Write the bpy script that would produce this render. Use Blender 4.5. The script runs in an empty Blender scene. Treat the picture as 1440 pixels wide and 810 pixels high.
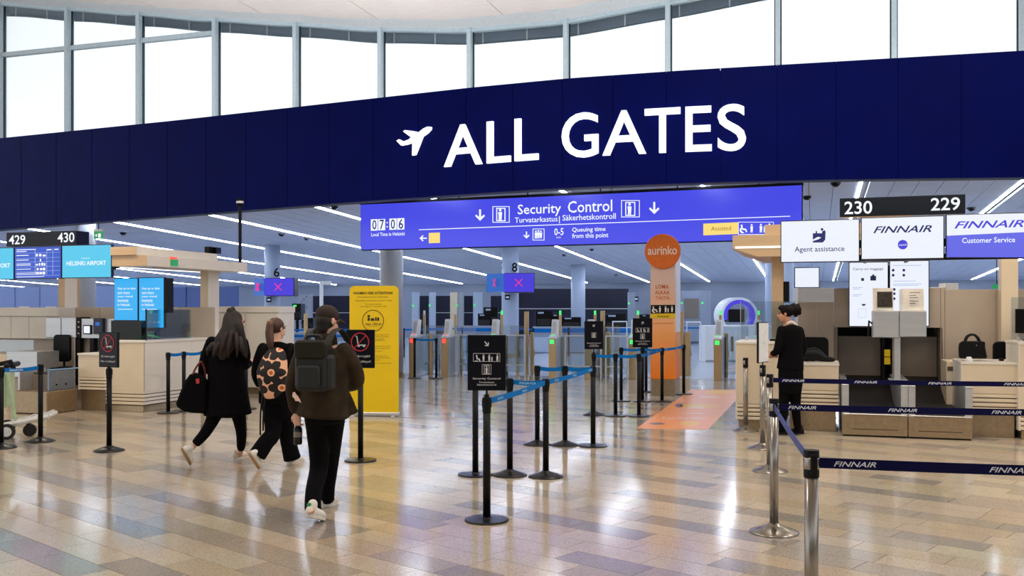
import bpy, bmesh, math, random
from mathutils import Vector, Matrix
random.seed(7)
# ------------------------------------------------------------------ camera, world, exposure
FPX, EYE, HOR = 1350.0, 1.65, 435.0
sc = bpy.context.scene
COL = sc.collection
cam_d = bpy.data.cameras.new('camera')
cam = bpy.data.objects.new('camera', cam_d)
COL.objects.link(cam)
cam.location = (0, 0, EYE)
cam.rotation_euler = (math.radians(90), 0, 0)
cam_d.sensor_width = 36.0
cam_d.lens = 36.0 * FPX / 1440.0
cam_d.shift_y = (HOR - 405.0) / 1440.0
cam_d.clip_end = 300
sc.camera = cam
sc.view_settings.view_transform = 'Standard'
sc.view_settings.look = 'None'
sc.view_settings.gamma = 1
sc.view_settings.use_curve_mapping = False
sc.view_settings.exposure = 0.0
wd = bpy.data.worlds.new('overcast_sky')
sc.world = wd
wd.use_nodes = True
wn = wd.node_tree.nodes; wl = wd.node_tree.links
wn['Background'].inputs['Color'].default_value = (0.93, 0.965, 1.0, 1)
wn['Background'].inputs['Strength'].default_value = 1.25

def area_light(name, x, y, z, sx, sy, power, color=(1, 1, 1), rot=0.0):
    d = bpy.data.lights.new(name, 'AREA'); d.shape = 'RECTANGLE'; d.size = sx; d.size_y = sy
    d.energy = power; d.color = color
    o = bpy.data.objects.new(name, d); COL.objects.link(o)
    o.location = (x, y, z); o.rotation_euler = (0, 0, rot)
    return o
# unseen fill lamps added high up to brighten the front hall
for i, (x, y, p) in enumerate([(-7, 6, 210), (0, 5, 150), (7, 5, 220), (-4, 12, 180), (3, 11, 190), (8.5, 10.5, 130)]):
    area_light('hall_fill', x, y, 8.2, 1.2, 1.2, p, (1.0, 0.91, 0.80))
# added fill lamps hidden behind the banner, brightening the high ceiling
for x, y in ((-13, 25.5), (-8, 23.6), (-3, 22), (2.5, 20.5), (8, 19.5)):
    o = area_light('ceiling_fill', x, y, 5.1, 3.0, 0.6, 90, (0.93, 0.97, 1.0), math.radians(-18))
    o.rotation_euler = (math.radians(180), 0, math.radians(-18))
area_light('island_fill', 5.4, 12.0, 3.6, 2.6, 0.3, 35, (1.0, 0.80, 0.56), math.radians(-18))  # fill lamp added above the right island, no fixture modelled
area_light('island_fill', -7.4, 15.3, 3.6, 2.6, 0.3, 35, (1.0, 0.82, 0.60), math.radians(-18))  # same added fill for the left island

# ------------------------------------------------------------------ helpers
def srgb(r, g, b):
    return tuple(((c / 255.0) / 12.92 if c / 255.0 <= 0.04045 else ((c / 255.0 + 0.055) / 1.055) ** 2.4) for c in (r, g, b)) + (1.0,)

def mat(name, rgb, rough=0.5, metal=0.0, var=0.06, scale=18.0, coat=0.0, spec=0.5, bump=0.0, stretch=None):
    m = bpy.data.materials.new(name); m.use_nodes = True
    nt = m.node_tree; b = nt.nodes['Principled BSDF']
    c = srgb(*rgb)
    tc = nt.nodes.new('ShaderNodeTexCoord'); mp = nt.nodes.new('ShaderNodeMapping')
    if stretch: mp.inputs['Scale'].default_value = stretch
    nz = nt.nodes.new('ShaderNodeTexNoise'); nz.inputs['Scale'].default_value = scale; nz.inputs['Detail'].default_value = 3
    nt.links.new(tc.outputs['Object'], mp.inputs['Vector']); nt.links.new(mp.outputs['Vector'], nz.inputs['Vector'])
    rp = nt.nodes.new('ShaderNodeValToRGB')
    rp.color_ramp.elements[0].position = 0.3; rp.color_ramp.elements[1].position = 0.7
    rp.color_ramp.elements[0].color = tuple(max(0, x * (1 - var * 1.5)) for x in c[:3]) + (1,)
    rp.color_ramp.elements[1].color = tuple(min(1, x * (1 + var)) for x in c[:3]) + (1,)
    nt.links.new(nz.outputs['Fac'], rp.inputs['Fac']); nt.links.new(rp.outputs['Color'], b.inputs['Base Color'])
    b.inputs['Roughness'].default_value = rough; b.inputs['Metallic'].default_value = metal
    b.inputs['Coat Weight'].default_value = coat; b.inputs['Specular IOR Level'].default_value = spec
    if bump:
        bp = nt.nodes.new('ShaderNodeBump'); bp.inputs['Strength'].default_value = bump
        nt.links.new(nz.outputs['Fac'], bp.inputs['Height']); nt.links.new(bp.outputs['Normal'], b.inputs['Normal'])
    return m

def emit(name, rgb, strength=1.0, var=0.03, scale=4.0):
    m = bpy.data.materials.new(name); m.use_nodes = True
    nt = m.node_tree; b = nt.nodes['Principled BSDF']
    c = srgb(*rgb)
    nz = nt.nodes.new('ShaderNodeTexNoise'); nz.inputs['Scale'].default_value = scale
    rp = nt.nodes.new('ShaderNodeValToRGB')
    rp.color_ramp.elements[0].color = tuple(x * (1 - var) for x in c[:3]) + (1,)
    rp.color_ramp.elements[1].color = tuple(x * (1 + var) for x in c[:3]) + (1,)
    nt.links.new(nz.outputs['Fac'], rp.inputs['Fac']); nt.links.new(rp.outputs['Color'], b.inputs['Emission Color'])
    b.inputs['Emission Strength'].default_value = strength
    b.inputs['Base Color'].default_value = (0.01, 0.01, 0.01, 1); b.inputs['Roughness'].default_value = 0.25
    return m

def glass(name, tint=(0.93, 0.97, 1.0), refl=0.12, rough=0.02):
    m = bpy.data.materials.new(name); m.use_nodes = True
    nt = m.node_tree; nt.nodes.clear()
    out = nt.nodes.new('ShaderNodeOutputMaterial'); mx = nt.nodes.new('ShaderNodeMixShader')
    tr = nt.nodes.new('ShaderNodeBsdfTransparent'); gl = nt.nodes.new('ShaderNodeBsdfGlossy')
    lw = nt.nodes.new('ShaderNodeLayerWeight'); lw.inputs['Blend'].default_value = 0.25
    mm = nt.nodes.new('ShaderNodeMath'); mm.operation = 'MULTIPLY_ADD'
    mm.inputs[1].default_value = 0.7; mm.inputs[2].default_value = refl
    nt.links.new(lw.outputs['Fresnel'], mm.inputs[0]); nt.links.new(mm.outputs[0], mx.inputs[0])
    tr.inputs['Color'].default_value = tint + (1,); gl.inputs['Roughness'].default_value = rough
    nt.links.new(tr.outputs[0], mx.inputs[1]); nt.links.new(gl.outputs[0], mx.inputs[2]); nt.links.new(mx.outputs[0], out.inputs['Surface'])
    return m

class MB:
    def __init__(s): s.v = []; s.f = []
    def add(s, vs, fs):
        o = len(s.v); s.v += [tuple(p) for p in vs]; s.f += [tuple(i + o for i in f) for f in fs]; return s
    def box(s, x0, x1, y0, y1, z0, z1):
        x0, x1 = min(x0, x1), max(x0, x1); y0, y1 = min(y0, y1), max(y0, y1); z0, z1 = min(z0, z1), max(z0, z1)
        return s.add([(x0, y0, z0), (x1, y0, z0), (x1, y1, z0), (x0, y1, z0), (x0, y0, z1), (x1, y0, z1), (x1, y1, z1), (x0, y1, z1)],
              [(0, 3, 2, 1), (4, 5, 6, 7), (0, 1, 5, 4), (1, 2, 6, 5), (2, 3, 7, 6), (3, 0, 4, 7)])
    def prism(s, poly, axis, a, b):
        # poly: 2d points; extruded from a to b along axis ('x','y','z')
        def P(p, t):
            if axis == 'y': return (p[0], t, p[1])
            if axis == 'x': return (t, p[0], p[1])
            return (p[0], p[1], t)
        ar = sum(poly[i][0] * poly[(i + 1) % len(poly)][1] - poly[(i + 1) % len(poly)][0] * poly[i][1] for i in range(len(poly)))
        if ar < 0: poly = poly[::-1]
        n = len(poly)
        vs = [P(p, a) for p in poly] + [P(p, b) for p in poly]
        fl = (axis == 'y') ^ (b < a)
        fs = [tuple(range(n - 1, -1, -1)), tuple(range(n, 2 * n))] + [(i, (i + 1) % n, n + (i + 1) % n, n + i) for i in range(n)]
        if fl: fs = [f[::-1] for f in fs]
        return s.add(vs, fs)
    def lathe(s, prof, cx=0, cy=0, z0=0, n=24):
        # prof: list of (r, z) from bottom to top
        vs = []; fs = []
        for r, z in prof:
            for i in range(n):
                a = 2 * math.pi * i / n; vs.append((cx + r * math.cos(a), cy + r * math.sin(a), z0 + z))
        for k in range(len(prof) - 1):
            for i in range(n):
                j = (i + 1) % n; fs.append((k * n + i, k * n + j, (k + 1) * n + j, (k + 1) * n + i))
        fs.append(tuple(range(n - 1, -1, -1))); m = (len(prof) - 1) * n; fs.append(tuple(range(m, m + n)))
        return s.add(vs, fs)
    def cyl(s, r, z0, z1, cx=0, cy=0, n=20): return s.lathe([(r, z0), (r, z1)], cx, cy, 0, n)
    def tube(s, pts, rad, n=10, side=None, smooth=0, cap=1.0):
        pts = [Vector(p) for p in pts]
        if not isinstance(rad, (list, tuple)): rad = [rad] * len(pts)
        rad = [(r, r) if not isinstance(r, (list, tuple)) else r for r in rad]
        if smooth and len(pts) > 2:
            P2 = []; R2 = []
            for i in range(len(pts) - 1):
                p0 = pts[max(i - 1, 0)]; p1 = pts[i]; p2 = pts[i + 1]; p3 = pts[min(i + 2, len(pts) - 1)]
                for k in range(smooth):
                    t = k / smooth
                    P2.append(0.5 * ((2 * p1) + (p2 - p0) * t + (2 * p0 - 5 * p1 + 4 * p2 - p3) * t * t + (3 * p1 - p0 - 3 * p2 + p3) * t ** 3))
                    R2.append((rad[i][0] * (1 - t) + rad[i + 1][0] * t, rad[i][1] * (1 - t) + rad[i + 1][1] * t))
            P2.append(pts[-1]); R2.append(rad[-1]); pts, rad = P2, R2
        ref = Vector(side) if side is not None else None
        rings = []
        m = len(pts)
        prev = None
        for i in range(m):
            t = (pts[min(i + 1, m - 1)] - pts[max(i - 1, 0)])
            t = t.normalized() if t.length > 1e-9 else Vector((0, 0, 1))
            if ref is not None: a = ref - t * ref.dot(t)
            elif prev is not None: a = prev - t * prev.dot(t)
            else:
                a = Vector((1, 0, 0)) if abs(t.x) < 0.8 else Vector((0, 1, 0)); a = a - t * a.dot(t)
            a.normalize(); prev = a
            rings.append((pts[i], a, t.cross(a), rad[i], t))
        R = []
        p, a, b, r, t = rings[0]; q = (r[0] + r[1]) / 2
        R += [(p - t * q * 0.92 * cap, a, b, (r[0] * .38, r[1] * .38)), (p - t * q * 0.6 * cap, a, b, (r[0] * .8, r[1] * .8))]
        R += [(x[0], x[1], x[2], x[3]) for x in rings]
        p, a, b, r, t = rings[-1]; q = (r[0] + r[1]) / 2
        R += [(p + t * q * 0.6 * cap, a, b, (r[0] * (.8 + .14 * (1 - cap)), r[1] * (.8 + .14 * (1 - cap)))), (p + t * q * 0.92 * cap, a, b, (r[0] * .38, r[1] * .38))]
        vs = []; fs = []
        for p, a, b, r in R:
            for k in range(n):
                w = 2 * math.pi * k / n; vs.append(p + a * (r[0] * math.cos(w)) + b * (r[1] * math.sin(w)))
        for i in range(len(R) - 1):
            for k in range(n):
                j = (k + 1) % n; fs.append((i * n + k, i * n + j, (i + 1) * n + j, (i + 1) * n + k))
        fs.append(tuple(range(n - 1, -1, -1))); mm = (len(R) - 1) * n; fs.append(tuple(range(mm, mm + n)))
        return s.add(vs, fs)
    def rod(s, a, b, r, n=10):
        a = Vector(a); b = Vector(b); t = (b - a).normalized()
        x = Vector((0, 0, 1)) if abs(t.z) < 0.9 else Vector((1, 0, 0)); x = (x - t * x.dot(t)).normalized(); y = t.cross(x)
        vs = [p + x * (r * math.cos(2 * math.pi * k / n)) + y * (r * math.sin(2 * math.pi * k / n)) for p in (a, b) for k in range(n)]
        fs = [(k, (k + 1) % n, n + (k + 1) % n, n + k) for k in range(n)] + [tuple(range(n - 1, -1, -1)), tuple(range(n, 2 * n))]
        return s.add(vs, fs)
    def ball(s, c, r, n=14, m=9, M=None):
        r = r if isinstance(r, (list, tuple)) else (r, r, r)
        vs = []; fs = []; c = Vector(c)
        def pt(x, y, z):
            v = Vector((x * r[0], y * r[1], z * r[2]))
            return c + (M @ v if M is not None else v)
        vs.append(pt(0, 0, -1))
        for i in range(1, m):
            ph = -math.pi / 2 + math.pi * i / m
            for k in range(n):
                th = 2 * math.pi * k / n; vs.append(pt(math.cos(ph) * math.cos(th), math.cos(ph) * math.sin(th), math.sin(ph)))
        vs.append(pt(0, 0, 1))
        for k in range(n): fs.append((0, 1 + (k + 1) % n, 1 + k))
        for i in range(m - 2):
            for k in range(n):
                j = (k + 1) % n; a = 1 + i * n
                fs.append((a + k, a + j, a + n + j, a + n + k))
        a = 1 + (m - 2) * n
        for k in range(n): fs.append((a + k, a + (k + 1) % n, len(vs) - 1))
        return s.add(vs, fs)
    def rrect(s, x0, x1, z0, z1, r, y0, y1, n=5, corners=(1, 1, 1, 1)):
        pts = []
        for (cx, cz, a0, on) in ((x1 - r, z1 - r, 0, corners[0]), (x0 + r, z1 - r, 90, corners[1]), (x0 + r, z0 + r, 180, corners[2]), (x1 - r, z0 + r, 270, corners[3])):
            if on:
                for k in range(n + 1):
                    a = math.radians(a0 + 90 * k / n); pts.append((cx + r * math.cos(a), cz + r * math.sin(a)))
            else:
                a = math.radians(a0 + 45); pts.append((cx + math.copysign(r, math.cos(a)), cz + math.copysign(r, math.sin(a))))
        return s.prism(pts, 'y', y0, y1)

def mkmesh(mb, off=(0, 0, 0)):
    me = bpy.data.meshes.new('m')
    me.from_pydata([(v[0] - off[0], v[1] - off[1], v[2] - off[2]) for v in mb.v], [], mb.f)
    me.update()
    return me

def link(name, me, m, parent=None, smooth=False, bevel=0.0, label=None):
    o = bpy.data.objects.new(name, me); COL.objects.link(o)
    me.name = name
    if m is not None and len(me.materials) == 0: me.materials.append(m)
    if smooth: me.shade_smooth()
    if bevel:
        b = o.modifiers.new('bevel', 'BEVEL'); b.width = bevel; b.segments = 1; b.limit_method = 'ANGLE'
    if parent is not None: o.parent = parent
    if label: o['label'] = label
    return o

def tag(o, label=None, cat=None, group=None, kind=None):
    if label: o['label'] = label
    if cat: o['category'] = cat
    if group: o['group'] = group
    if kind: o['kind'] = kind
    return o

def gx(px, Y): return (px - 720.0) / FPX * Y
def gz(py, Y): return EYE + (HOR - py) / FPX * Y
def fy(py): return FPX * EYE / (py - HOR)

class Frame:
    def __init__(s, X, Y, ang=0.0):
        s.X, s.Y, s.a = X, Y, ang
        s.xa = (math.cos(ang), math.sin(ang)); s.ya = (-math.sin(ang), math.cos(ang))
    def loc(s, px, py, ly=0.0):
        dx, dz = (px - 720.0) / FPX, (HOR - py) / FPX
        t = (ly + s.X * s.ya[0] + s.Y * s.ya[1]) / (dx * s.ya[0] + s.ya[1])
        return ((t * dx - s.X) * s.xa[0] + (t - s.Y) * s.xa[1], EYE + t * dz)
    def onx(s, px, py, lx=0.0):
        dx, dz = (px - 720.0) / FPX, (HOR - py) / FPX
        t = (lx + s.X * s.xa[0] + s.Y * s.xa[1]) / (dx * s.xa[0] + s.xa[1])
        return ((t * dx - s.X) * s.ya[0] + (t - s.Y) * s.ya[1], EYE + t * dz)
    def w(s, lx, ly): return (s.X + lx * s.xa[0] + ly * s.ya[0], s.Y + lx * s.xa[1] + ly * s.ya[1])
    def l(s, X, Y):
        return ((X - s.X) * s.xa[0] + (Y - s.Y) * s.xa[1], (X - s.X) * s.ya[0] + (Y - s.Y) * s.ya[1])

TXT = {}
def text_mesh(s, x0, x1, z0, z1, y, shear=0.0, bold=0.0, res=3, mirror=False):
    key = (s, shear, bold, res)
    if key not in TXT:
        cu = bpy.data.curves.new('t', 'FONT'); cu.body = s; cu.shear = shear; cu.offset = bold; cu.resolution_u = res; cu.fill_mode = 'FRONT'
        o = bpy.data.objects.new('t', cu); COL.objects.link(o)
        dg = bpy.context.evaluated_depsgraph_get()
        me = bpy.data.meshes.new_from_object(o.evaluated_get(dg))
        TXT[key] = ([tuple(v.co) for v in me.vertices], [tuple(p.vertices) for p in me.polygons])
        bpy.data.meshes.remove(me); bpy.data.objects.remove(o); bpy.data.curves.remove(cu)
    vs, fs = TXT[key]
    ax = min(v[0] for v in vs); bx = max(v[0] for v in vs); az = min(v[1] for v in vs); bz = max(v[1] for v in vs)
    kx = (x1 - x0) / max(bx - ax, 1e-6); kz = (z1 - z0) / max(bz - az, 1e-6)
    mb = MB()
    if mirror: mb.add([(x1 - (v[0] - ax) * kx, y, z0 + (v[1] - az) * kz) for v in vs], [f[::-1] for f in fs])
    else: mb.add([(x0 + (v[0] - ax) * kx, y, z0 + (v[1] - az) * kz) for v in vs], fs)
    return mb

class Thing:
    def __init__(s, name, label, cat, fr, base=(0, 0, 0), group=None, kind=None):
        s.fr = fr; s.b = base
        e = bpy.data.objects.new(name, None); COL.objects.link(e); e.empty_display_size = 0.1
        X, Y = fr.w(base[0], base[1]); e.location = (X, Y, base[2]); e.rotation_euler = (0, 0, fr.a)
        tag(e, label, cat, group, kind); s.e = e
    def put(s, name, mb, m, parent=None, smooth=False, bevel=0.0, label=None):
        return link(name, mkmesh(mb, s.b), m, parent if parent is not None else s.e, smooth, bevel, label)
    def box(s, name, x0, x1, y0, y1, z0, z1, m, bevel=0.004, parent=None, label=None):
        return s.put(name, MB().box(x0, x1, y0, y1, z0, z1), m, parent, False, bevel, label)
    def pbox(s, name, px0, py0, px1, py1, ly, d, m, bevel=0.004, parent=None, label=None):
        x0, z1 = s.fr.loc(px0, py0, ly); x1, _ = s.fr.loc(px1, py0, ly); _, z0 = s.fr.loc(px0, py1, ly)
        return s.box(name, x0, x1, ly, ly + d, max(z0, 0), z1, m, bevel, parent, label)
    def text(s, st, px0, py0, px1, py1, ly, m, shear=0.0, bold=0.0, parent=None, name='lettering', res=2):
        x0, z1 = s.fr.loc(px0, py0, ly); x1, _ = s.fr.loc(px1, py0, ly); _, z0 = s.fr.loc(px0, py1, ly)
        return s.put(name, text_mesh(st, x0, x1, z0, z1, ly, shear, bold, res), m, parent)
    def ppoly(s, name, polys, ly, d, m, parent=None, label=None):
        mb = MB()
        for poly in polys: mb.prism([s.fr.loc(p[0], p[1], ly) for p in poly], 'y', ly, ly + d)
        return s.put(name, mb, m, parent, False, 0, label)

def single(name, mb, m, label, cat, fr, base, group=None, smooth=False, bevel=0.0, kind=None):
    o = link(name, mkmesh(mb, base), m, None, smooth, bevel)
    X, Y = fr.w(base[0], base[1]); o.location = (X, Y, base[2]); o.rotation_euler = (0, 0, fr.a)
    return tag(o, label, cat, group, kind)

def copy_tree(o, parent=None):
    c = o.copy(); COL.objects.link(c)
    if parent is not None: c.parent = parent
    for ch in o.children: copy_tree(ch, c)
    return c

ROT = math.radians(-17.8)
W0 = Frame(0, 0, 0)                       # the camera's own ground frame
# ------------------------------------------------------------------ materials
M = {}
M['navy'] = mat('navy_panel', (3, 12, 88), 0.5, var=0.08, scale=1.5, spec=0.04)
M['navy_dark'] = mat('navy_edge', (8, 10, 40), 0.5)
M['white_letter'] = emit('lit_white_letters', (255, 255, 255), 1.6)
M['white_paint'] = mat('white_paint', (236, 238, 240), 0.5)
M['ceil_wood'] = mat('pale_ceiling_panel', (244, 232, 226), 0.6, var=0.05, scale=3, stretch=(1, 8, 1))
M['ceil_panel'] = mat('grey_ceiling_panel', (206, 214, 232), 0.6, var=0.04, scale=2)
M['ceil_gap'] = mat('dark_ceiling_slot', (18, 20, 26), 0.8)
M['strip'] = emit('light_strip_glow', (228, 238, 255), 27.0)
M['mullion'] = mat('pale_blue_aluminium', (206, 222, 230), 0.4, 0.0)
M['mullion_dark'] = mat('dark_gasket', (40, 62, 72), 0.5)
M['overhang'] = mat('grey_overhang', (120, 136, 152), 0.6)
M['glass'] = glass('clear_glass', (0.97, 0.99, 1.0), 0.03)
M['glass_screen'] = glass('screen_glass', (0.86, 0.92, 0.95), 0.13)
M['steel'] = mat('brushed_steel', (158, 152, 144), 0.27, 1.0, 0.06, 60, stretch=(1, 1, 0.05))
M['steel_box'] = mat('satin_steel', (206, 208, 210), 0.4, 0.85, 0.05, 30, stretch=(0.05, 1, 1))
M['bronze'] = mat('warm_bronze_metal', (204, 176, 132), 0.34, 0.8, 0.06, 40)
M['plinth'] = mat('brushed_plinth_metal', (170, 150, 122), 0.32, 0.8, 0.08, 20)
M['black'] = mat('black_powder_coat', (9, 9, 11), 0.45, var=0.1, spec=0.22)
M['black_gloss'] = mat('black_gloss', (8, 8, 10), 0.16, spec=0.35)
M['black_base'] = mat('black_cast_base', (30, 31, 34), 0.28, 0.2)
M['cream'] = mat('cream_laminate', (228, 210, 182), 0.42, var=0.02, scale=5)
M['cream_light'] = mat('light_cream_laminate', (234, 227, 214), 0.42, var=0.02, scale=5)
M['tan'] = mat('tan_wood_veneer', (206, 176, 140), 0.45, var=0.05, scale=10, stretch=(0.3, 1, 6))
M['groove'] = mat('dark_groove', (92, 76, 60), 0.6)
M['taupe'] = mat('taupe_back_panel', (186, 172, 156), 0.4, var=0.03, scale=4)
M['dark_taupe'] = mat('dark_taupe_panel', (132, 120, 108), 0.45, var=0.04, scale=4)
M['rubber'] = mat('black_rubber_belt', (26, 23, 22), 0.55, bump=0.1, scale=60)
M['blue_belt'] = mat('bright_blue_webbing', (12, 112, 188), 0.75, scale=80, spec=0.1)
M['navy_belt'] = mat('navy_webbing', (8, 9, 62), 0.7, scale=80, spec=0.15)
M['navy_belt_lit'] = mat('navy_webbing_lit', (42, 62, 140), 0.55, scale=80)  # lighter blue stands in for light falling on navy webbing
M['belt_text'] = mat('white_webbing_print', (226, 230, 240), 0.6)
M['belt_text_pale'] = mat('pale_webbing_print', (160, 208, 238), 0.6)
M['scr_bezel'] = mat('screen_bezel', (14, 18, 34), 0.3)
M['scr_white'] = emit('white_display', (236, 241, 253), 1.0)
M['scr_blue'] = emit('violet_blue_display', (98, 102, 228), 1.0)
M['scr_cyan'] = emit('cyan_display', (74, 196, 232), 1.0)
M['scr_sky'] = emit('sky_blue_display', (40, 172, 240), 1.0)
M['scr_royal'] = emit('royal_blue_display', (34, 78, 200), 0.95)
M['scr_sign'] = emit('led_sign_blue', (70, 74, 228), 1.0, 0.02, 2)
M['scr_navy'] = emit('navy_print', (26, 32, 110), 0.8)
M['scr_text'] = emit('display_white_print', (240, 246, 255), 1.05)
M['scr_pale'] = emit('display_pale_print', (170, 190, 225), 1.0)
M['scr_yellow'] = emit('display_yellow', (250, 218, 120), 1.0)
M['scr_mag'] = emit('display_magenta', (232, 50, 140), 1.0)
M['scr_purple'] = emit('display_purple', (74, 62, 224), 0.9)
M['scr_dimblue'] = emit('display_dim_blue', (20, 100, 200), 0.8)
M['green_led'] = emit('green_indicator', (60, 240, 110), 1.4)
M['red_led'] = emit('red_indicator', (250, 70, 60), 1.5)
M['exit_green'] = emit('exit_sign_green', (20, 150, 80), 0.9)
M['yellow'] = mat('yellow_banner_vinyl', (238, 200, 0), 0.45, var=0.03, scale=2, bump=0.15)
M['ink'] = mat('black_print', (38, 34, 12), 0.6)
M['poster'] = mat('dark_poster', (11, 15, 26), 0.2, var=0.2, scale=3, spec=0.25)
M['poster_white'] = mat('white_poster_print', (215, 215, 218), 0.5)
M['poster_red'] = mat('red_poster_print', (196, 40, 58), 0.5)
M['orange'] = mat('orange_vinyl', (240, 132, 20), 0.45, var=0.03)
M['white_film'] = mat('white_film', (235, 236, 238), 0.4)
M['blue_white'] = mat('cool_white_wall', (150, 160, 178), 0.5, var=0.03)
M['blue_wall'] = mat('pale_blue_wall_panel', (130, 150, 200), 0.5, var=0.04, scale=1)
M['blue_wall_dark'] = mat('mid_blue_wall_panel', (74, 98, 158), 0.5, var=0.05, scale=1)
M['night'] = mat('dark_navy_wall', (12, 18, 46), 0.3, var=0.15, scale=1)
M['far_floor'] = mat('cool_glossy_floor', (196, 202, 212), 0.15, var=0.04, scale=2)
M['column'] = mat('pale_blue_column', (178, 192, 214), 0.4, var=0.03)
M['grey_col'] = mat('grey_column', (166, 170, 178), 0.32, var=0.03)
M['paper'] = mat('paper', (238, 232, 222), 0.6)
M['photo'] = mat('dark_photo_print', (58, 50, 44), 0.4, var=0.5, scale=20)
# ------------------------------------------------------------------ structure: floor
def struct(name, mb, m, parent=None, bevel=0.0, smooth=False):
    o = link(name, mkmesh(mb), m, parent, smooth, bevel)
    if parent is None: o['kind'] = 'structure'
    return o

def terrazzo(name, base, chip):
    m = bpy.data.materials.new(name); m.use_nodes = True
    nt = m.node_tree; b = nt.nodes['Principled BSDF']
    tc = nt.nodes.new('ShaderNodeTexCoord')
    vo = nt.nodes.new('ShaderNodeTexVoronoi'); vo.inputs['Scale'].default_value = 190
    nz = nt.nodes.new('ShaderNodeTexNoise'); nz.inputs['Scale'].default_value = 1.3; nz.inputs['Detail'].default_value = 4
    geo = nt.nodes.new('ShaderNodeNewGeometry')
    nt.links.new(geo.outputs['Position'], vo.inputs['Vector']); nt.links.new(geo.outputs['Position'], nz.inputs['Vector'])
    sp = nt.nodes.new('ShaderNodeSeparateColor'); nt.links.new(vo.outputs['Color'], sp.inputs[0])
    rp = nt.nodes.new('ShaderNodeValToRGB'); e = rp.color_ramp.elements
    e[0].position = 0.0; e[0].color = srgb(*[c * 0.86 for c in chip]); e[1].position = 1.0; e[1].color = srgb(*[min(255, c * 1.1) for c in base])
    k = e.new(0.3); k.color = srgb(*base); k = e.new(0.12); k.color = srgb(*chip)
    nt.links.new(sp.outputs[0], rp.inputs['Fac'])
    mx = nt.nodes.new('ShaderNodeMix'); mx.data_type = 'RGBA'; mx.blend_type = 'MULTIPLY'; mx.inputs[0].default_value = 0.18
    nt.links.new(rp.outputs['Color'], mx.inputs[6]); nt.links.new(nz.outputs['Color'], mx.inputs[7]); nt.links.new(mx.outputs[2], b.inputs['Base Color'])
    b.inputs['Roughness'].default_value = 0.13
    b.inputs['Specular IOR Level'].default_value = 0.6
    return m
TILE_M = [terrazzo('terrazzo_light', (196, 183, 162), (178, 163, 142)),
          terrazzo('terrazzo_sand', (190, 174, 150), (170, 154, 130)),
          terrazzo('terrazzo_greige', (174, 163, 147), (156, 145, 130)),
          terrazzo('terrazzo_grey', (158, 150, 140), (140, 133, 124))]
M['grout'] = mat('grout', (120, 108, 92), 0.7)
TA = math.radians(-41.6)
FT = Frame(0, 0, TA)
TL, TW, GAP = 0.62, 0.26, 0.0022
V17 = Frame(0, 0, math.radians(-17.5))
GATE_V = 22.9                                 # hall floor ends here along the depth axis
floor = struct('floor', MB().box(-30, 30, -14, 30, -0.20, -0.006), M['grout'])
tiles = []
for r in range(-170, 170):
    off = random.random() * TL
    for c in range(-70, 70):
        x0 = c * TL + off; y0 = r * TW
        X, Y = FT.w(x0 + TL / 2, y0 + TW / 2)
        if X < -26 or X > 24 or Y < -11 or Y > 29: continue
        if V17.l(X, Y)[1] > GATE_V + 0.2: continue
        # bands: grey tiles run in short stripes
        q = math.sin(r * 2.1 + math.sin(c * 0.35 + r * 0.13) * 2.0) + random.uniform(-0.9, 0.9)
        k = 3 if q > 0.95 else 2 if q > 0.45 else random.choice((0, 0, 1))
        vis = Y > 5.2 and abs(X) < Y * 0.56 + 0.3
        tiles.append((vis, math.hypot(X, Y), x0, y0, k))
tiles.sort(key=lambda t: (not t[0], t[1]))
def tile_mb(mb, x0, y0, ox=0, oy=0, fr=None):
    mb.box(x0 + GAP - ox, x0 + TL - GAP - ox, y0 + GAP - oy, y0 + TW - GAP - oy, -0.006, 0.0)
tmesh = []
for k in range(4):
    mb = MB(); tile_mb(mb, -TL / 2, -TW / 2); me = mkmesh(mb); me.materials.append(TILE_M[k]); tmesh.append(me)
for vis, d, x0, y0, k in tiles[:300]:
    o = bpy.data.objects.new('floor_tile', tmesh[k]); COL.objects.link(o); o.parent = floor
    X, Y = FT.w(x0 + TL / 2, y0 + TW / 2); o.location = (X, Y, 0); o.rotation_euler = (0, 0, TA)
mb = MB(); mi = []
for vis, d, x0, y0, k in tiles[300:]:
    n0 = len(mb.f)
    tile_mb(mb, x0, y0); mi += [k] * (len(mb.f) - n0)
me = mkmesh(mb)
for k in range(4): me.materials.append(TILE_M[k])
me.polygons.foreach_set('material_index', mi)
o = link('floor_tiles', me, None, floor); o.rotation_euler = (0, 0, TA); o['kind'] = 'stuff'
# cool floor of the security hall
mb = MB(); p = []
p = [V17.w(-75, GATE_V), V17.w(40, GATE_V), V17.w(40, 62), V17.w(-75, 62)]
mb.prism(p, 'z', -0.1, 0.003)
o = struct('floor_security', mb, M['far_floor'])
# thin metal joint across the hall floor
a = (gx(560, fy(587)), fy(587)); b = (gx(882, fy(593)), fy(593))
tr = Frame(a[0], a[1], math.atan2(b[1] - a[1], b[0] - a[0])); L = math.hypot(b[0] - a[0], b[1] - a[1])
o = struct('trim_1', MB().box(0, L, -0.02, 0.02, 0.0, 0.002), mat('joint_metal', (90, 88, 92), 0.4, 0.6))
o.location = (a[0], a[1], 0); o.rotation_euler = (0, 0, tr.a)

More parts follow.
